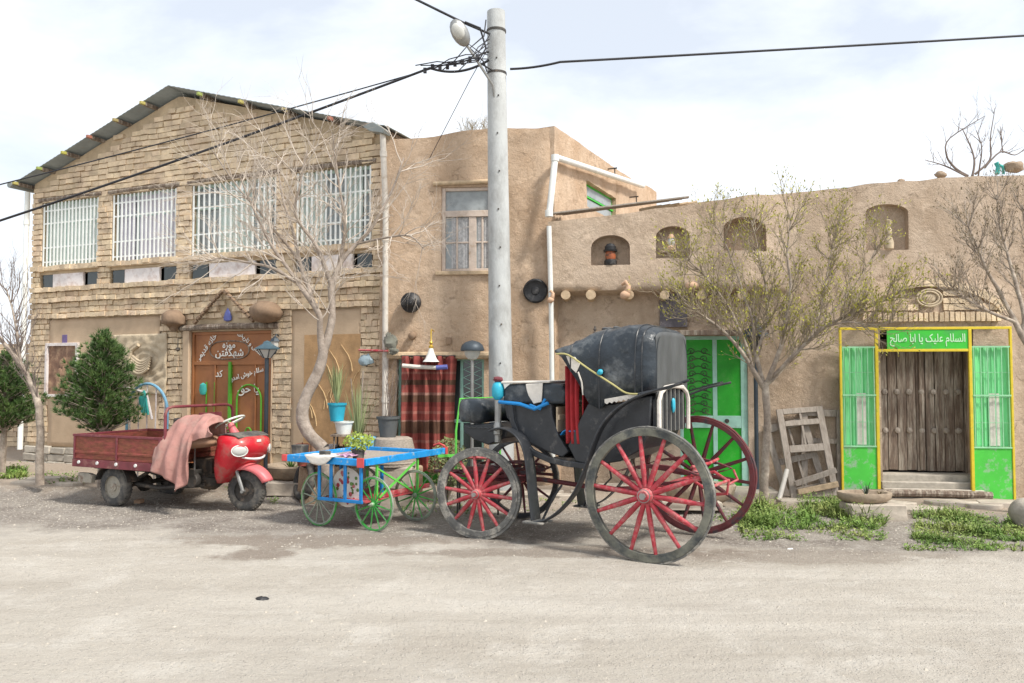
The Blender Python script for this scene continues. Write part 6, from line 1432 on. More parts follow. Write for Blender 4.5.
q = MB(); q.box(-.05, .042, -.012, -.002, TZ - .05, TZ + .05); q.box(-W - .075, -W - .003, -.005, .04, TZ - .035, TZ + .035); q.box(-.006, .042, LY + .002, LY + .05, TZ - .045, TZ + .045); q.tube([(.02, LY + .02, TZ + .05), (-.05, LY, TZ + .085), (-.12, LY - .02, TZ + .06)], .015, 7); q.build('red_corner', mk('coral_paint', (.62, .08, .08), .5, bump=.1), ct, bevel=.004)
q = MB(); q.box(-W + .036, -.001, .05, LY - .3, TZ - .03, TZ - .008); q.build('deck', MAT['greywood'], ct)
q = MB(); cz = hy(340, 502, .06)[1]; c0, c1 = hy(318, 480, .06)[0], hy(352, 480, .06)[0] + .02
q.box(c0, c1 + .12, .05, .075, cz, cz + .035)
for x_ in (c0, (c0 * 2 + c1) / 3, (c0 + 2 * c1) / 3 + .03, c1 + .08): q.box(x_, x_ + .035, .052, .073, cz + .036, TZ - bw_ - .001)
q.build('rack', MAT['blue'], ct, bevel=.004)
for x_ in (c0, c1 + .08): q = MB(); q.box(x_, x_ + .03, .40, .43, cz, TZ - bw_ - .031); q.build('rack_post', MAT['blue'], ct, bevel=.004)
q = MB(); q.box(c0, .0, .08, 1.0, cz + .005, cz + .025); q.box(-.02, .0, .2, 1.25, cz + .03, cz + .08); q.build('low_board', MAT['redpaint'], ct, bevel=.004)
def strut(*a):
    q = MB(); q.bar(*a); q.build('strut', MAT['green_l'], ct)
for x_, y_ in ((.0, .26), (.0, 1.0), (-.72, 1.0)): strut((x_, y_, .3), (x_, y_, TZ - bw_ - .002), .022, .022)
strut((.0, .26, TZ - .08), (.0, .9, .33), .018, .018); strut((.001, .95, TZ - .08), (.001, .3, .33), .018, .018)
strut((.03, LY - .15, TZ - bw_ - .012), (.28, LY + .1, TZ - bw_ - .012), .03, .03); strut((.06, LY - .1, TZ - .3), (.14, LY - .02, TZ - bw_ - .02), .022, .022)
q = MB(); q.tube([(.22, LY + .02, TZ - .065), (.62, LY + .20, TZ - .08)], .022, 8); q.build('draw_bar', MAT['redpaint'], ct)
def oncart(o, x, y, z, label, cat): p = FH.w(x, y, 0); o.location = (p.x, p.y, zh + z); o.rotation_euler = (0, 0, FH.rot); return tag(o, label, cat)
q = MB(); x_ = hy(321, 458)[0]
q.grid(24, 14, lambda s, t: (-.19 + .38 * s, .22 - .25 * min(1, t * 1.6), .0 - max(0, t - .62) * .26 * (1 - abs(2 * s - 1) ** 2.2) + .008 * noise.noise(Vector((s * 6, t * 6, 2))))); oncart(q.build('white_cloth', MAT['rag'], smooth=180, solid=.012), x_, -.012, TZ + bw_ + .014, 'white cloth hanging over the near rail of the hand cart', 'cloth')
q = MB(); q.grid(16, 12, lambda s, t: (-.1 + .2 * s, .25 - .25 * t, .006 + .03 * noise.noise(Vector((s * 4, t * 4, 7))))); oncart(q.build('pink_cloth', MAT['pinkplastic'], smooth=180, solid=.01), hy(345, 452, .1)[0], .08, TZ + .05, 'crumpled pink plastic cloth on the hand cart beside the leafy pot', 'cloth')
for px, w_, y_, lb, m_ in ((300, .16, .5, 'flat black plant tray at the far left corner of the hand cart', 'rubber'), (325, .10, .06, 'small square black pot on the front rail of the hand cart', 'rubber')):
    q = MB(); q.prism([(-w_ * .42, 0), (w_ * .42, 0), (w_ * .5, .1), (-w_ * .5, .1)], -w_ * .4, w_ * .4); oncart(q.build('plant_tray', MAT[m_], bevel=.006), FH.Y(px, 452, y_)[0], y_, TZ - .005, lb, 'plant tray')
def potplant(x, y, z, r, h, potm, leafm, n, l0, l1, label, cat='potted plant', sp=1.0, w=.014, droop=.5):
    e = empty('potted_plant', (x, y, z), 0, label, cat)
    q = MB(); q.lathe([(.001, 0), (r * .72, .0), (r * .95, h * .88), (r * 1.06, h * .88), (r * 1.08, h), (r * .95, h), (r * .92, h * .85), (.001, h * .85)], 20); q.build('pot', MAT[potm], e)
    if n: q = MB(); blades(q, n, (0, 0, h * .85), l0, l1, sp, w, droop); q.build('foliage', MAT[leafm], e, fix=False, smooth=180)
    return e
MAT['yleaf'] = mk('yellow_green_leaf', (.28, .36, .06), .6, bump=0, island=.3)
p = FH.w(hy(362, 455, .25)[0] - .05, .25, 0); e = potplant(p.x, p.y, zh + TZ - .01, .075, .12, 'rubber', 'yleaf', 0, .1, .2, 'black pot with bushy light green leaves on the hand cart')
def leafbush(e, c, rx, rz, n, mat, s0=.02, s1=.035):
    q = MB()
    for _ in range(n):
        d = Vector((random.gauss(0, 1), random.gauss(0, 1), random.gauss(0, 1))).normalized() * random.random() ** .4; p = Vector(c) + Vector((d.x * rx, d.y * rx, d.z * rz))
        s = rnd(s0, s1); a = Vector((rnd(-1, 1), rnd(-1, 1), rnd(-.3, 1))).normalized(); b = a.orthogonal().normalized() * s * .6; a *= s
        q.add([p - b, p + a * .5 - b * .2, p + a, p + b], [(0, 1, 2, 3)])
    return q.build('foliage', MAT[mat], e, fix=False, smooth=180)
leafbush(e, (0, 0, .2), .17, .10, 420, 'yleaf')
p = FH.w(-.45, .35, 0)
q = MB(); q.lathe([(.001, 0), (.20, .01), (.21, .02), (.001, .022)], 30, M=RX @ Matrix.Rotation(R(0), 4, 'X')); o = q.build('round_plate', MAT['rag']); oncart(o, hy(347, 485, .2)[0] + .02, .2, hy(347, 487, .2)[1], 'round white painted tray inside the rack of the hand cart', 'tray')
q = MB()
mf = {}
for k in range(14): a = rnd(0, 6.28); rr = rnd(.05, .17); q.lathe([(rnd(.012, .025), 0), (.001, .004)], 7, (rr * math.cos(a), -.024, rr * math.sin(a)), RX)
q.build('painted_flower', MAT['redpaint'], o)
q = MB()
for k in range(14): a = rnd(0, 6.28); rr = rnd(.05, .17); q.lathe([(rnd(.012, .022), 0), (.001, .004)], 7, (rr * math.cos(a), -.024, rr * math.sin(a)), RX)
q.build('painted_leaf', MAT['leaf'], o)
# ------------------------------------------------------------------ trees
def catmull(P, n=4):
    out = []
    for i in range(len(P) - 1):
        p0, p1, p2, p3 = [P[max(0, min(len(P) - 1, k))] for k in (i - 1, i, i + 1, i + 2)]
        for j in range(n):
            t = j / n; f = lambda a, b, c, d: .5 * (2 * b + (c - a) * t + (2 * a - 5 * b + 4 * c - d) * t * t + (3 * b - a - 3 * c + d) * t ** 3)
            out.append((Vector([f(p0[0][k], p1[0][k], p2[0][k], p3[0][k]) for k in range(3)]), p1[1] + (p2[1] - p1[1]) * t))
    return out + [P[-1]]
class Tree:
    def __init__(s, base, label, cat='tree', name='tree', group=None):
        s.b = Vector(base); s.e = empty(name, s.b, 0, label, cat, group); s.q = MB(); s.tw = MB(); s.lf = MB(); s.tips = []
    def limb(s, pts):
        P = catmull([(at(a, b, c) - s.b, r) for a, b, c, r in pts]); 
        P = [(p + Vector((noise.noise(p * 3), noise.noise(p * 3 + Vector((5, 0, 0))), 0)) * min(.03, r_), r_ * (1 + .18 * noise.noise(p * 6))) for p, r_ in P]
        s.q.tube([p for p, _ in P], [r * .88 for _, r in P], 9); return P
    def branch(s, p, d, L, r, lev, up=.35, wob=.25, kids=(3, 5), kl=.6, ka=.75, leaf=None):
        n = 5 if lev > 0 else 3; pts = [p.copy()]; dd = d.normalized(); dirs = [dd.copy()]
        for k in range(n):
            dd = (dd + Vector((rnd(-wob, wob), rnd(-wob, wob), rnd(-wob, wob) + up * .4))).normalized(); pts.append(pts[-1] + dd * L / n); dirs.append(dd.copy())
        s.tw.tube(pts, [r * (1 - .75 * k / n) for k in range(n + 1)], 5 if r > .006 else 3, cap=False)
        if lev > 0:
            for _ in range(random.randint(*kids)):
                t = rnd(.2, 1); i = min(n - 1, int(t * n)); b = pts[i].lerp(pts[i + 1], t * n - i); ax = dirs[i].orthogonal().normalized(); ax.rotate(Matrix.Rotation(rnd(0, 6.28), 3, dirs[i]))
                nd = (dirs[i] + ax * rnd(.4, 1) * ka).normalized(); s.branch(b, nd, L * kl * rnd(.7, 1.2), r * .55, lev - 1, up, wob, kids, kl, ka, leaf)
        if leaf and lev == 0:
            for k in range(leaf[0]):
                t = rnd(.35, 1); i = min(n - 1, int(t * n)); b = pts[i].lerp(pts[i + 1], t * n - i); s.leaf(b, dirs[i], leaf[1])
    def leaf(s, b, d, l):
        l *= rnd(.6, 1.25); a = (d + Vector((rnd(-.6, .6), rnd(-.6, .6), rnd(-.1, .7)))).normalized() * l; w = a.orthogonal().normalized(); w.rotate(Matrix.Rotation(rnd(0, 6.28), 3, a.normalized())); w *= l * .22
        s.lf.add([b, b + a * .5 + w, b + a, b + a * .5 - w], [(0, 1, 2, 3)])
    def spawn(s, P, n, L, r, lev, t0=.2, up=.35, bias=(0, 0, .4), **kw):
        for _ in range(n):
            i = min(len(P) - 2, int(len(P) * rnd(t0, 1))); p, pr = P[i]; d = (P[i + 1][0] - P[i][0]).normalized(); ax = d.orthogonal().normalized(); ax.rotate(Matrix.Rotation(rnd(0, 6.28), 3, d))
            s.branch(p, d * .6 + ax * rnd(.5, 1) + Vector(bias), L * rnd(.6, 1.25), min(r, pr * .7), lev, up, **kw)
    def done(s, bark, twig, leaf=None):
        s.q.build('trunk', MAT[bark], s.e, smooth=60); s.tw.build('twigs', MAT[twig], s.e, fix=False, smooth=180)
        if leaf and s.lf.v: s.lf.build('leaves', MAT[leaf], s.e, fix=False, smooth=180)
random.seed(21)
# the big bare tree left of the middle
b = at(330, 500, 9.9); b.z = 0
T1 = Tree(b, 'tall bare tree with crooked pale trunk in front of the brick house', name='bare_tree')
T1.q.tube([Vector((.0, 0, -.1)), at(327, 470, 9.9) - b, at(322, 448, 9.9) - b], [.095, .085, .08], 10)
tr1 = T1.limb([(322, 448, 9.9, .09), (307, 432, 9.9, .09), (302, 410, 9.9, .085), (312, 384, 9.9, .082), (320, 364, 9.9, .075), (323, 350, 9.9, .07)])
A = T1.limb([(321, 356, 9.9, .055), (320, 330, 9.85, .045), (318, 312, 9.8, .04), (300, 286, 9.7, .032), (284, 262, 9.6, .026), (266, 236, 9.5, .02), (252, 206, 9.4, .014), (240, 176, 9.3, .009)])
B = T1.limb([(322, 354, 9.9, .06), (330, 330, 9.95, .055), (333, 305, 10, .05), (332, 285, 10, .045), (342, 262, 10.1, .036), (357, 244, 10.2, .030), (375, 222, 10.3, .022), (392, 190, 10.4, .016), (404, 158, 10.5, .010)])
C_ = T1.limb([(319, 315, 9.8, .034), (309, 290, 9.95, .028), (300, 262, 10.1, .024), (293, 230, 10.2, .020), (282, 195, 10.3, .015), (276, 160, 10.4, .009)])
D_ = T1.limb([(332, 290, 10, .036), (322, 262, 9.9, .030), (312, 240, 9.8, .026), (296, 215, 9.7, .02), (300, 185, 9.6, .015), (308, 150, 9.6, .009)])
E_ = T1.limb([(340, 264, 10.1, .03), (345, 235, 10.0, .024), (343, 205, 9.9, .019), (337, 170, 9.8, .014), (333, 135, 9.7, .008)])
F_ = T1.limb([(357, 244, 10.2, .02), (385, 238, 10.0, .016), (410, 236, 9.8, .012), (425, 250, 9.7, .007)])
H_ = T1.limb([(296, 282, 9.7, .026), (272, 268, 9.5, .020), (246, 262, 9.4, .015), (222, 258, 9.3, .010), (204, 262, 9.2, .006)])
I_ = T1.limb([(300, 262, 10.1, .022), (268, 222, 9.8, .016), (240, 190, 9.6, .012), (212, 150, 9.5, .007)])
for P, n, L in ((A, 20, .7), (B, 20, .7), (C_, 17, .7), (D_, 17, .7), (E_, 18, .65), (F_, 12, .6), (H_, 20, .6), (I_, 20, .65)): T1.spawn(P, n, L, .009, 2, .2, .12, bias=(0, 0, .15), kids=(3, 4), kl=.62, wob=.3)
T1.done('palebark', 'twig')
# the budding tree before the low house
b = at(762, 492, 10.0); b.z = 0
T2 = Tree(b, 'small tree with spreading crown of yellow green buds before the low mud house', name='budding_tree')
T2.limb([(764, 505, 10, .068), (765, 470, 10, .058), (767, 430, 10, .053), (766, 400, 10, .053), (764, 382, 10, .058)])
M_ = [[(763, 388, 10, .05), (750, 365, 9.9, .04), (734, 342, 9.8, .032), (716, 325, 9.7, .024), (697, 312, 9.6, .016), (680, 300, 9.5, .010)],
      [(752, 366, 9.9, .035), (740, 330, 9.8, .028), (722, 298, 9.7, .022), (704, 275, 9.6, .015), (686, 258, 9.5, .009)],
      [(763, 386, 10, .045), (757, 355, 10.1, .038), (752, 320, 10.2, .03), (740, 285, 10.3, .022), (728, 250, 10.3, .014), (716, 225, 10.3, .009)],
      [(765, 385, 10, .05), (777, 355, 9.9, .042), (786, 320, 9.8, .035), (790, 285, 9.8, .027), (787, 250, 9.8, .019), (792, 215, 9.8, .011)],
      [(766, 384, 10, .048), (785, 365, 10, .040), (812, 335, 10.1, .030), (838, 305, 10.2, .022), (862, 275, 10.3, .015), (878, 245, 10.4, .009)],
      [(770, 378, 10, .040), (800, 350, 9.7, .032), (825, 327, 9.5, .026), (858, 312, 9.4, .02), (886, 300, 9.3, .014), (905, 290, 9.2, .009)],
      [(757, 352, 10, .03), (768, 320, 10.2, .026), (766, 285, 10.4, .02), (758, 250, 10.5, .015), (752, 220, 10.6, .009)],
      [(812, 335, 10.1, .024), (822, 300, 10.3, .02), (830, 260, 10.4, .014), (838, 222, 10.5, .009)],
      [(825, 327, 9.5, .02), (848, 322, 9.3, .014), (872, 325, 9.2, .010), (892, 322, 9.1, .006)]]
for i, m in enumerate(M_):
    P = T2.limb([(a_, b_, c_, d_ * .78) for a_, b_, c_, d_ in m]); T2.spawn(P, 36, .38, .008, 2, .16, .40, bias=(0, 0, .22), kids=(3, 5), kl=.6, ka=.95, wob=.28, leaf=(2, .034))
T2.done('bark', 'budtwig', 'bud')
# the tree at the right edge
b = at(1062, 500, 9.4); b.z = 0
T3 = Tree(b, 'bare tree with dark budded twigs reaching in from the right edge', name='bare_tree')
T3.limb([(1062, 505, 9.4, .08), (1052, 440, 9.4, .07), (1042, 380, 9.4, .062), (1030, 340, 9.4, .05)])
M_ = [[(1040, 370, 9.4, .05), (1022, 335, 9.4, .04), (1008, 308, 9.4, .03), (992, 280, 9.3, .022), (978, 250, 9.2, .015), (966, 222, 9.2, .009)],
      [(1030, 345, 9.4, .04), (1020, 300, 9.6, .03), (1010, 262, 9.7, .022), (1000, 225, 9.8, .012), (996, 195, 9.8, .008)],
      [(1015, 322, 9.4, .025), (990, 312, 9.3, .018), (968, 300, 9.2, .012), (950, 285, 9.1, .008)],
      [(1022, 335, 9.4, .03), (1030, 290, 9.3, .024), (1028, 245, 9.2, .014), (1022, 205, 9.2, .008)]]
for i, m in enumerate(M_): P = T3.limb(m); T3.spawn(P, 26, .34, .007, 2, .3, .4, bias=(0, 0, .3), kids=(3, 5), kl=.6, wob=.2, leaf=(2, .026))
T3.done('bark', 'bark', 'drybud')
# thin tree at the far left
b = at(40, 478, 10.9); b.z = 0
T4 = Tree(b, 'thin bare tree with a leaning top at the far left edge', name='bare_tree')
T4.limb([(40, 485, 10.9, .065), (40, 440, 10.9, .055), (40, 405, 10.9, .055)])
P1 = T4.limb([(40, 408, 10.9, .055), (34, 392, 10.9, .045), (22, 368, 10.9, .038), (6, 345, 10.9, .03), (-15, 320, 10.9, .02)])
P2 = T4.limb([(20, 366, 10.9, .028), (18, 340, 11.1, .02), (12, 310, 11.3, .014), (6, 288, 11.3, .008)])
for P in (P1, P2): T4.spawn(P, 30, .5, .008, 2, .1, .5, bias=(-.1, 0, .5), kids=(2, 4))
T4.done('bark', 'darktwig')
# dead branches on the parapet and dry bush behind the roof
b = FR.w(FR.Y(965, 178, .2)[0], .2, FR.Y(965, 178, .2)[1] - .02); Yb = b.y
T5 = Tree(b, 'dead grey branches lying on the parapet at the upper right', 'dead branches', 'dead_branches')
for m in ([(968, 176, Yb, .03), (955, 168, Yb, .026), (946, 155, Yb - .1, .02), (950, 138, Yb - .1, .014), (985, 116, Yb - .2, .006)], [(966, 176, Yb, .022), (945, 166, Yb, .016), (925, 160, Yb, .008)],
          [(972, 176, Yb, .03), (975, 160, Yb, .02), (968, 140, Yb + .1, .014), (962, 128, Yb + .1, .007)], [(975, 174, Yb, .03), (990, 160, Yb, .022), (990, 140, Yb, .014), (995, 108, Yb, .006)],
          [(985, 168, Yb, .022), (1000, 152, Yb, .018), (1015, 155, Yb, .012), (1026, 148, Yb, .008)], [(1003, 153, Yb, .014), (1001, 138, Yb, .008)], [(978, 176, Yb, .02), (982, 150, Yb - .2, .012), (976, 130, Yb - .2, .006)]):
    P = T5.limb([(a_, b_, c_, d_ * .7) for a_, b_, c_, d_ in m]); T5.spawn(P, 8, .26, .005, 1, .3, .4, kids=(2, 3))
T5.done('darktwig', 'darktwig')
q = MB(); q.tube([(0, 0, 0), (.02, 0, .1), (-.01, 0, .16)], .03, 6); q.tube([(0, 0, .14), (.07, -.02, .1), (.09, 0, 0)], .018, 6); o = q.build('ribbon', MAT['teal']); o.location = FR.w(FR.Y(997, 172, .15)[0], .15, FR.Y(997, 174, .15)[1]); tag(o, 'teal ribbon knotted among the dead branches on the parapet', 'ribbon')
def roofstone(px, py, r, label, y=.15):
    q = MB(); q.blob((0, 0, 0), r, r * .8, r * .6, 12, 8, .2, 2, px); o = q.build('rock', MAT['mud2'], smooth=60); o.location = onw(FR, px, py, y); tag(o, label, 'rock')
roofstone(1013, 167, .13, 'large pale rock on the parapet at the right edge'); roofstone(941, 175, .08, 'flat rock under the dead branches on the parapet'); roofstone(901, 181, .05, 'small lone stone on the parapet above the figure niche')
b = at(478, 130, 14.0); T6 = Tree(b, 'brown dry bush showing above the roof left of the pole', 'bush', 'dry_bush')
for _ in range(60): T6.branch(Vector((rnd(-.3, .3), rnd(-.2, .2), -.1)), Vector((rnd(-.8, .8), rnd(-.5, .5), .6)), .28, .005, 1, .2, .4, (3, 4))
T6.tw.build('twigs', MAT['drybud'], T6.e, fix=False)
q = MB(); q.lathe([(.01, -.5), (.02, 0)], 6); q.build('stem', MAT['bark'], T6.e)
o = bpy.data.objects.get('dry_bush')
# pines
def pine(px, ybot, ytop, wpx, Y, label, nb=150, seed=1):
    random.seed(seed); b = at(px, 480, Y); b.z = G(b.x, b.y) - .02; e = empty('pine_tree', b, 0, label, 'pine')
    zb, zt = at(px, ybot, Y).z - b.z, at(px, ytop, Y).z - b.z; W = wpx / 2 * Y / FPX
    q = MB(); q.tube([(0, 0, 0), (0.01, 0, zb), (0, .01, zt - .1)], [.05, .045, .01], 9); q.build('trunk', MAT['bark'], e)
    q = MB(); st = MB(); H = zt - zb
    for i in range(nb):
        h = 1 - (1 - random.random()) ** 1.0; h = random.random() ** 1.05; a = rnd(0, 6.28)
        prof = (min(1, (h + .04) / .2) ** .6) * (1 - h) ** .6 * 1.15 if h > .0 else .3
        rr = W * max(.05, min(1, prof)) * rnd(.58, 1.2); z0 = zb + h * H * .94
        p0 = Vector((0, 0, z0 - .05)); p1 = Vector((math.cos(a) * rr, math.sin(a) * rr, z0 + rnd(.0, .09) + .10 * (1 - h)))
        st.tube([p0, p0.lerp(p1, .6) - Vector((0, 0, .02)), p1], [.009, .006, .003], 4, cap=False)
        m_ = max(3, int(rr / .045))
        for k in range(m_):
            c = p0.lerp(p1, .2 + .8 * (k + 1) / m_) + Vector((rnd(-.05, .05), rnd(-.05, .05), rnd(-.03, .06))); d = ((p1 - p0).normalized() + Vector((rnd(-.5, .5), rnd(-.5, .5), rnd(.1, .9)))).normalized()
            for j in range(16):
                nd = (d + Vector((rnd(-1, 1), rnd(-1, 1), rnd(-1, 1))) * .75).normalized() * rnd(.05, .095); w = nd.orthogonal().normalized() * .0048
                q.add([c - w, c + w, c + nd], [(0, 1, 2)])
    st.build('branches', MAT['bark'], e); q.build('needles', MAT['needle'], e, fix=False, smooth=180); return e
pine(101, 432, 334, 80, 11.0, 'small bushy dark green pine standing behind the cargo bed', 330, 3)
pine(2, 432, 350, 70, 12.5, 'dark green pine cut off by the left edge of the picture', 300, 5)
random.seed(5)
# ------------------------------------------------------------------ weeds
def weeds(regions, name, label, mat='grass'):
    q = MB()
    for (xa, xb, ya, yb, n, l0, l1, w) in regions:
        for _ in range(n):
            px = rnd(xa, xb); py = rnd(ya, yb); p = gpt(px, py)
            dn = noise.noise(Vector((p.x * 2.1, p.y * 2.1, 3)))
            if dn < -.22 + rnd(-.15, .15): continue
            s = .6 + max(0, dn) * 1.3
            blades(q, random.randint(3, 6), (p.x, p.y, p.z - .01), l0 * s, l1 * s, 1.1, w, .55, 3)
            if random.random() < .45:
                for _k in range(5):
                    c = Vector((p.x + rnd(-.04, .04), p.y + rnd(-.04, .04), p.z + rnd(.01, l1 * s * .8))); a = Vector((rnd(-1, 1), rnd(-1, 1), rnd(-.1, .8))).normalized() * rnd(.015, .035); bb = a.orthogonal().normalized() * .008
                    q.add([c, c + a * .5 + bb, c + a, c + a * .5 - bb], [(0, 1, 2, 3)])
    tag(q.build(name, MAT[mat], fix=False, smooth=180), label, 'weeds', kind='stuff')
weeds([(742, 885, 508, 530, 600, .06, .17, .006), (800, 868, 502, 522, 560, .12, .30, .008), (740, 775, 508, 528, 260, .08, .20, .007), (740, 885, 526, 541, 420, .03, .08, .005),
       (912, 1026, 514, 542, 900, .05, .14, .006), (905, 1026, 538, 551, 420, .03, .09, .005), (712, 745, 515, 530, 60, .04, .08, .005),
       (-10, 26, 470, 479, 260, .06, .16, .008), (20, 85, 474, 484, 150, .03, .07, .006), (270, 300, 498, 504, 25, .03, .06, .005), (515, 600, 500, 512, 40, .02, .05, .004), (225, 300, 476, 490, 60, .05, .14, .006), (400, 470, 500, 520, 50, .03, .09, .006)], 'weeds', 'patches of fresh green weeds and grass along the foot of the walls')

# ------------------------------------------------------------------ plinth, pots and clutter behind the hand cart
pl0 = at(300, 470, 10.55); 
q = MB(); q.box(0, 1.55, 0, .55, -.05, .46, jit=.02); q.box(.1, 1.2, -.12, .5, -.04, .2, jit=.02); o = q.build('mud_ledge', MAT['mud'], bevel=.03); o.location = (at(298, 470, 10.5).x, 10.45, 0); o.rotation_euler = (0, 0, -.25); tag(o, 'low mud ledge with pots at the foot of the wheat mural', 'ledge')
def stand(px, ytop, ybot, Y): a = at(px, ybot, Y); b = at(px, ytop, Y); return a, b.z - a.z
MAT['agreen'] = mk('grey_green_blade', (.30, .34, .16), .7, bump=0, island=.3)
a, h = stand(337, 403, 421, 10.25)
potplant(a.x, a.y, a.z, .115, h, 'cyan', 'agreen', 55, .35, .62, 'bright blue plastic pot with tall strap leaves before the wheat mural', sp=.35, w=.010, droop=.3)
a2, h2 = stand(341, 421, 434, 10.25); potplant(a2.x + .03, a2.y + .02, a2.z, .12, h2 - .005, 'white', 'leaf', 0, .1, .2, 'white pot directly below the bright blue pot')
q = MB()
for s_ in (-.10, .10):
    for t_ in (-.1, .1): q.tube([(s_, t_, 0), (s_, t_, a2.z - .47)], .012, 6)
q.box(-.14, .14, -.14, .14, a2.z - .47, a2.z - .445); o = q.build('pot_stand', MAT['wood']); o.location = (a2.x + .03, a2.y + .02, .445); tag(o, 'small wooden stand under the white pot', 'stand')
a, h = stand(388, 418, 437, 10.2); e = potplant(a.x, a.y, a.z, .14, h + .02, 'greyleather', 'drystalk', 0, .1, .2, 'grey bucket with dry bare twigs on the wicker stool')
t_ = MB()
TT = Tree((a.x, a.y, a.z + h), 'x'); bpy.data.objects.remove(TT.e); TT.e = e; TT.b = Vector()
for _ in range(7): TT.branch(Vector((rnd(-.05, .05), rnd(-.05, .05), h)), Vector((rnd(-.3, .3), rnd(-.3, .3), 1)), rnd(.5, .8), .006, 1, .3, .2, (2, 3))
TT.tw.build('twigs', MAT['darktwig'], e, fix=False)
a, h = stand(393, 437, 465, 10.2); q = MB(); q.lathe([(.001, 0), (.30, 0), (.28, h * .5), (.24, h * .95), (.20, h), (.001, h)], 28); q.tube([(.29 * math.cos(t), .29 * math.sin(t), .04) for t in [2 * math.pi * k / 24 for k in range(24)]], .015, 6, closed=True); o = q.build('wicker_stool', MAT['straw'], smooth=50); o.location = a; tag(o, 'round grey wicker stool behind the blue cart rail', 'stool')
q = MB(); q.box(-.27, .27, -.27, .27, 0, 1, jit=.0); o = q.build('stool_plinth', MAT['slab'], bevel=.03); o.location = (a.x, a.y, -.02); o.scale = (1, 1, a.z + .02); tag(o, 'square pale stone plinth under the wicker stool', 'plinth')
a, h = stand(363, 437, 462, 10.15); q = MB(); q.box(-.15, .15, -.13, .13, 0, h, jit=.01); q.box(-.16, .16, -.14, .14, h - .03, h - .0, jit=.004); o = q.build('pale_bucket', MAT['pale_blue'], bevel=.012); o.location = a; tag(o, 'square pale blue tin planter left of the wicker stool', 'planter')
# reeds
a = at(358, 440, 10.45); e = empty('reed_plant', a, 0, 'tall clump of dry grey green reed leaves left of the drain pipe', 'reeds'); q = MB(); blades(q, 80, (0, 0, -.1), .5, 1.0, .38, .008, .45, 6); q.build('foliage', MAT['agreen'], e, fix=False, smooth=180)
q = MB(); q.tube([(.02, 0, -.4), (.04, 0, .4), (.06, 0, .9)], .008, 6); q.tube([(.0, 0, -.4), (-.05, 0, .3), (-.1, 0, .8)], .006, 6); q.build('stem', MAT['palebark'], e)
for k in range(9):
    px = 305 + k * 9 + rnd(-3, 3); py = 447 + rnd(-4, 2); a, _ = stand(px, py - 10, py, 10.3 + rnd(-.1, .2)); 
    lab = ['rusty flat tin', 'brown clay saucer', 'dark plant box', 'pale broken pot', 'small dark pot', 'red lidded tin', 'grey stone lump', 'brown bundle of sticks', 'ochre pot'][k]
    m_ = ['rust', 'terracotta', 'rubber', 'panel', 'darkpot', 'redcloth', 'relief', 'wood', 'terracotta'][k]; a.z = .47
    hh = max(.1, at(px, py, a.y).z - .47 + rnd(-.02, .04)); r_ = rnd(.05, .085)
    q = MB(); q.lathe([(.001, 0), (r_ * .75, 0), (r_, hh * .7), (r_ * 1.05, hh), (r_ * .9, hh), (r_ * .85, hh * .85), (.001, hh * .85)], 14)
    if k % 2 == 0: blades(q, 10, (0, 0, hh * .8), .06, .16, 1, .006, .5)
    o = q.build('old_pot', MAT[m_], smooth=50); o.location = a; tag(o, lab + ' in the row of clutter on the ledge behind the hand cart', 'pot')
# old tyre behind the cart
q = MB(); q.tube([(.21 * math.cos(t), 0, .21 * math.sin(t)) for t in [2 * math.pi * k / 30 for k in range(30)]], .05, 10, closed=True); o = q.build('tyre', MAT['rubber'], smooth=70); p = gpt(300, 498); o.location = (p.x, p.y + .2, .27); o.rotation_euler = (-.2, 0, -.9); tag(o, 'worn black tyre standing behind the left wheel of the hand cart', 'tyre')
# bush by the striped curtain
p = at(448, 478, 10.2); e = empty('shrub', (p.x, p.y, .05), 0, 'loose green shrub with red tips between the curtain and carriage', 'shrub'); q = MB()
for _ in range(30): a = rnd(0, 6.28); q.tube([(0, 0, 0), (.12 * math.cos(a), .12 * math.sin(a), .3), (rnd(.1, .24) * math.cos(a), rnd(.1, .24) * math.sin(a), rnd(.45, .75))], [.006, .005, .002], 4)
q.build('stem', MAT['bark'], e)
MAT['shrubleaf'] = mk('shrub_leaf', (.16, .19, .07), .7, bump=0, island=.4, c2=(.30, .20, .12), s2=9, t2=.6)
leafbush(e, (0, 0, .46), .26, .34, 1500, 'shrubleaf', .02, .045)
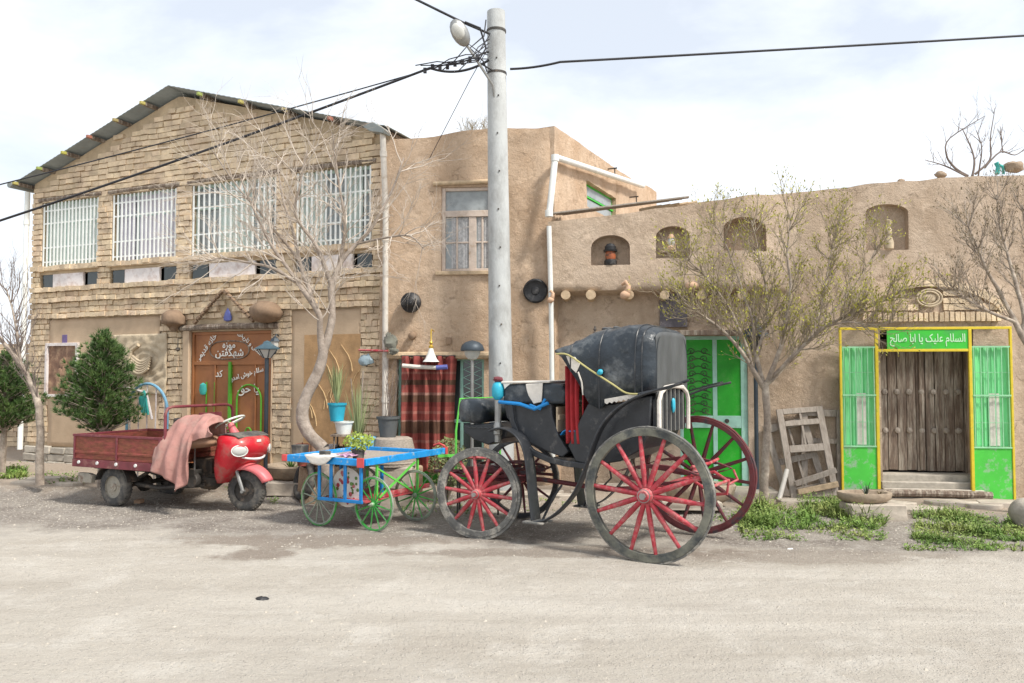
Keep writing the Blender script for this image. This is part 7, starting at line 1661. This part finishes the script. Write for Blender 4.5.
# green tube chair behind the leather dash
G1, G2, G3 = at(456, 431, 9.4), at(460, 399, 9.4), at(500, 397, 9.5); e = empty('tube_chair', (G1.x, G1.y, G(G1.x, G1.y)), 0, 'bright green tubular chair frame standing behind the front of the carriage', 'chair')
o_ = Vector((G1.x, G1.y, G(G1.x, G1.y))); q = MB(); q.tube([(-.0, 0, .44), G1 - o_, G2 - o_, G3 - o_, (G3.x - o_.x, G3.y - o_.y, .44)], .013, 7); q.build('chair_back', MAT['green_l'], e)
sz_ = .45; w_ = G3.x - G1.x; q = MB(); q.box(0, w_, -.02, .40, sz_ - .03, sz_, jit=0); q.build('seat', MAT['greend'], e, bevel=.01)
for x_ in (.02, w_ - .02): q = MB(); q.tube([(x_, .38, 0), (x_, .38, sz_ - .03)], .013, 7); q.tube([(x_, .0, 0), (x_, .0, sz_ - .03)], .011, 7); q.build('leg', MAT['darkmetal'], e)
# blue hoop with ribbon behind the cargo bed
HYy = 11.3; c_ = at(147, 412, HYy); e = empty('blue_hoop', (c_.x, c_.y, 0), FB.rot, 'pale blue metal garden hoop with spokes standing behind the cargo bed', 'garden hoop'); r_ = .38; zc_ = c_.z
q = MB(); q.tube([(r_, 0, .1)] + [(r_ * math.cos(t), 0, zc_ + r_ * 1.05 * math.sin(t)) for t in [math.pi * k / 18 for k in range(19)]] + [(-r_, 0, .1)], .02, 8); q.build('hoop', MAT['pale_blue'], e)
q = MB()
for k in range(5): t = -.5 + k * .25; q.tube([(t * .6, .0, .1), (t * r_ * 2.2 * .8, .0, zc_ + r_ * math.sqrt(max(0, 1 - (t * 1.76) ** 2)))], .010, 6)
q.tube([(-r_ - .22, 0, zc_ + .38), (0, -.02, zc_ + .27), (.12, -.02, zc_ - .1)], .018, 7); q.build('hoop_bar', MAT['panel'], e)
q = MB()
for k in range(8): a = rnd(-1, 1); q.tube([(-.02, -.04, zc_ + .3), (-.02 + a * .10, -.06, zc_ + .2), (-.0 + a * .13, -.05, zc_ + rnd(-.05, .12))], .014, 5)
q.build('ribbon_bow', MAT['teal'], e)
# clod and litter on the road
for px, py, r_, lb in ((262, 599, .052, 'dark flat clod lying alone on the open road'), (790, 549, .03, 'small pale stone at the edge of the weeds'), (662, 562, .02, 'tiny white stone in front of the big carriage wheel')):
    p = gpt(px, py); q = MB(); q.blob((0, 0, 0), r_, r_ * .8, r_ * .3, 10, 7, .3, 3, px); o = q.build('clod' if r_ > .05 else 'pebble', MAT['darkpot' if r_ > .05 else 'white']); o.location = p; tag(o, lb, 'clod' if r_ > .05 else 'stone')

for o in scene.objects:
    if o.parent is None and o.type in ('MESH', 'EMPTY') and not o.get('kind'): o['kind'] = 'thing'
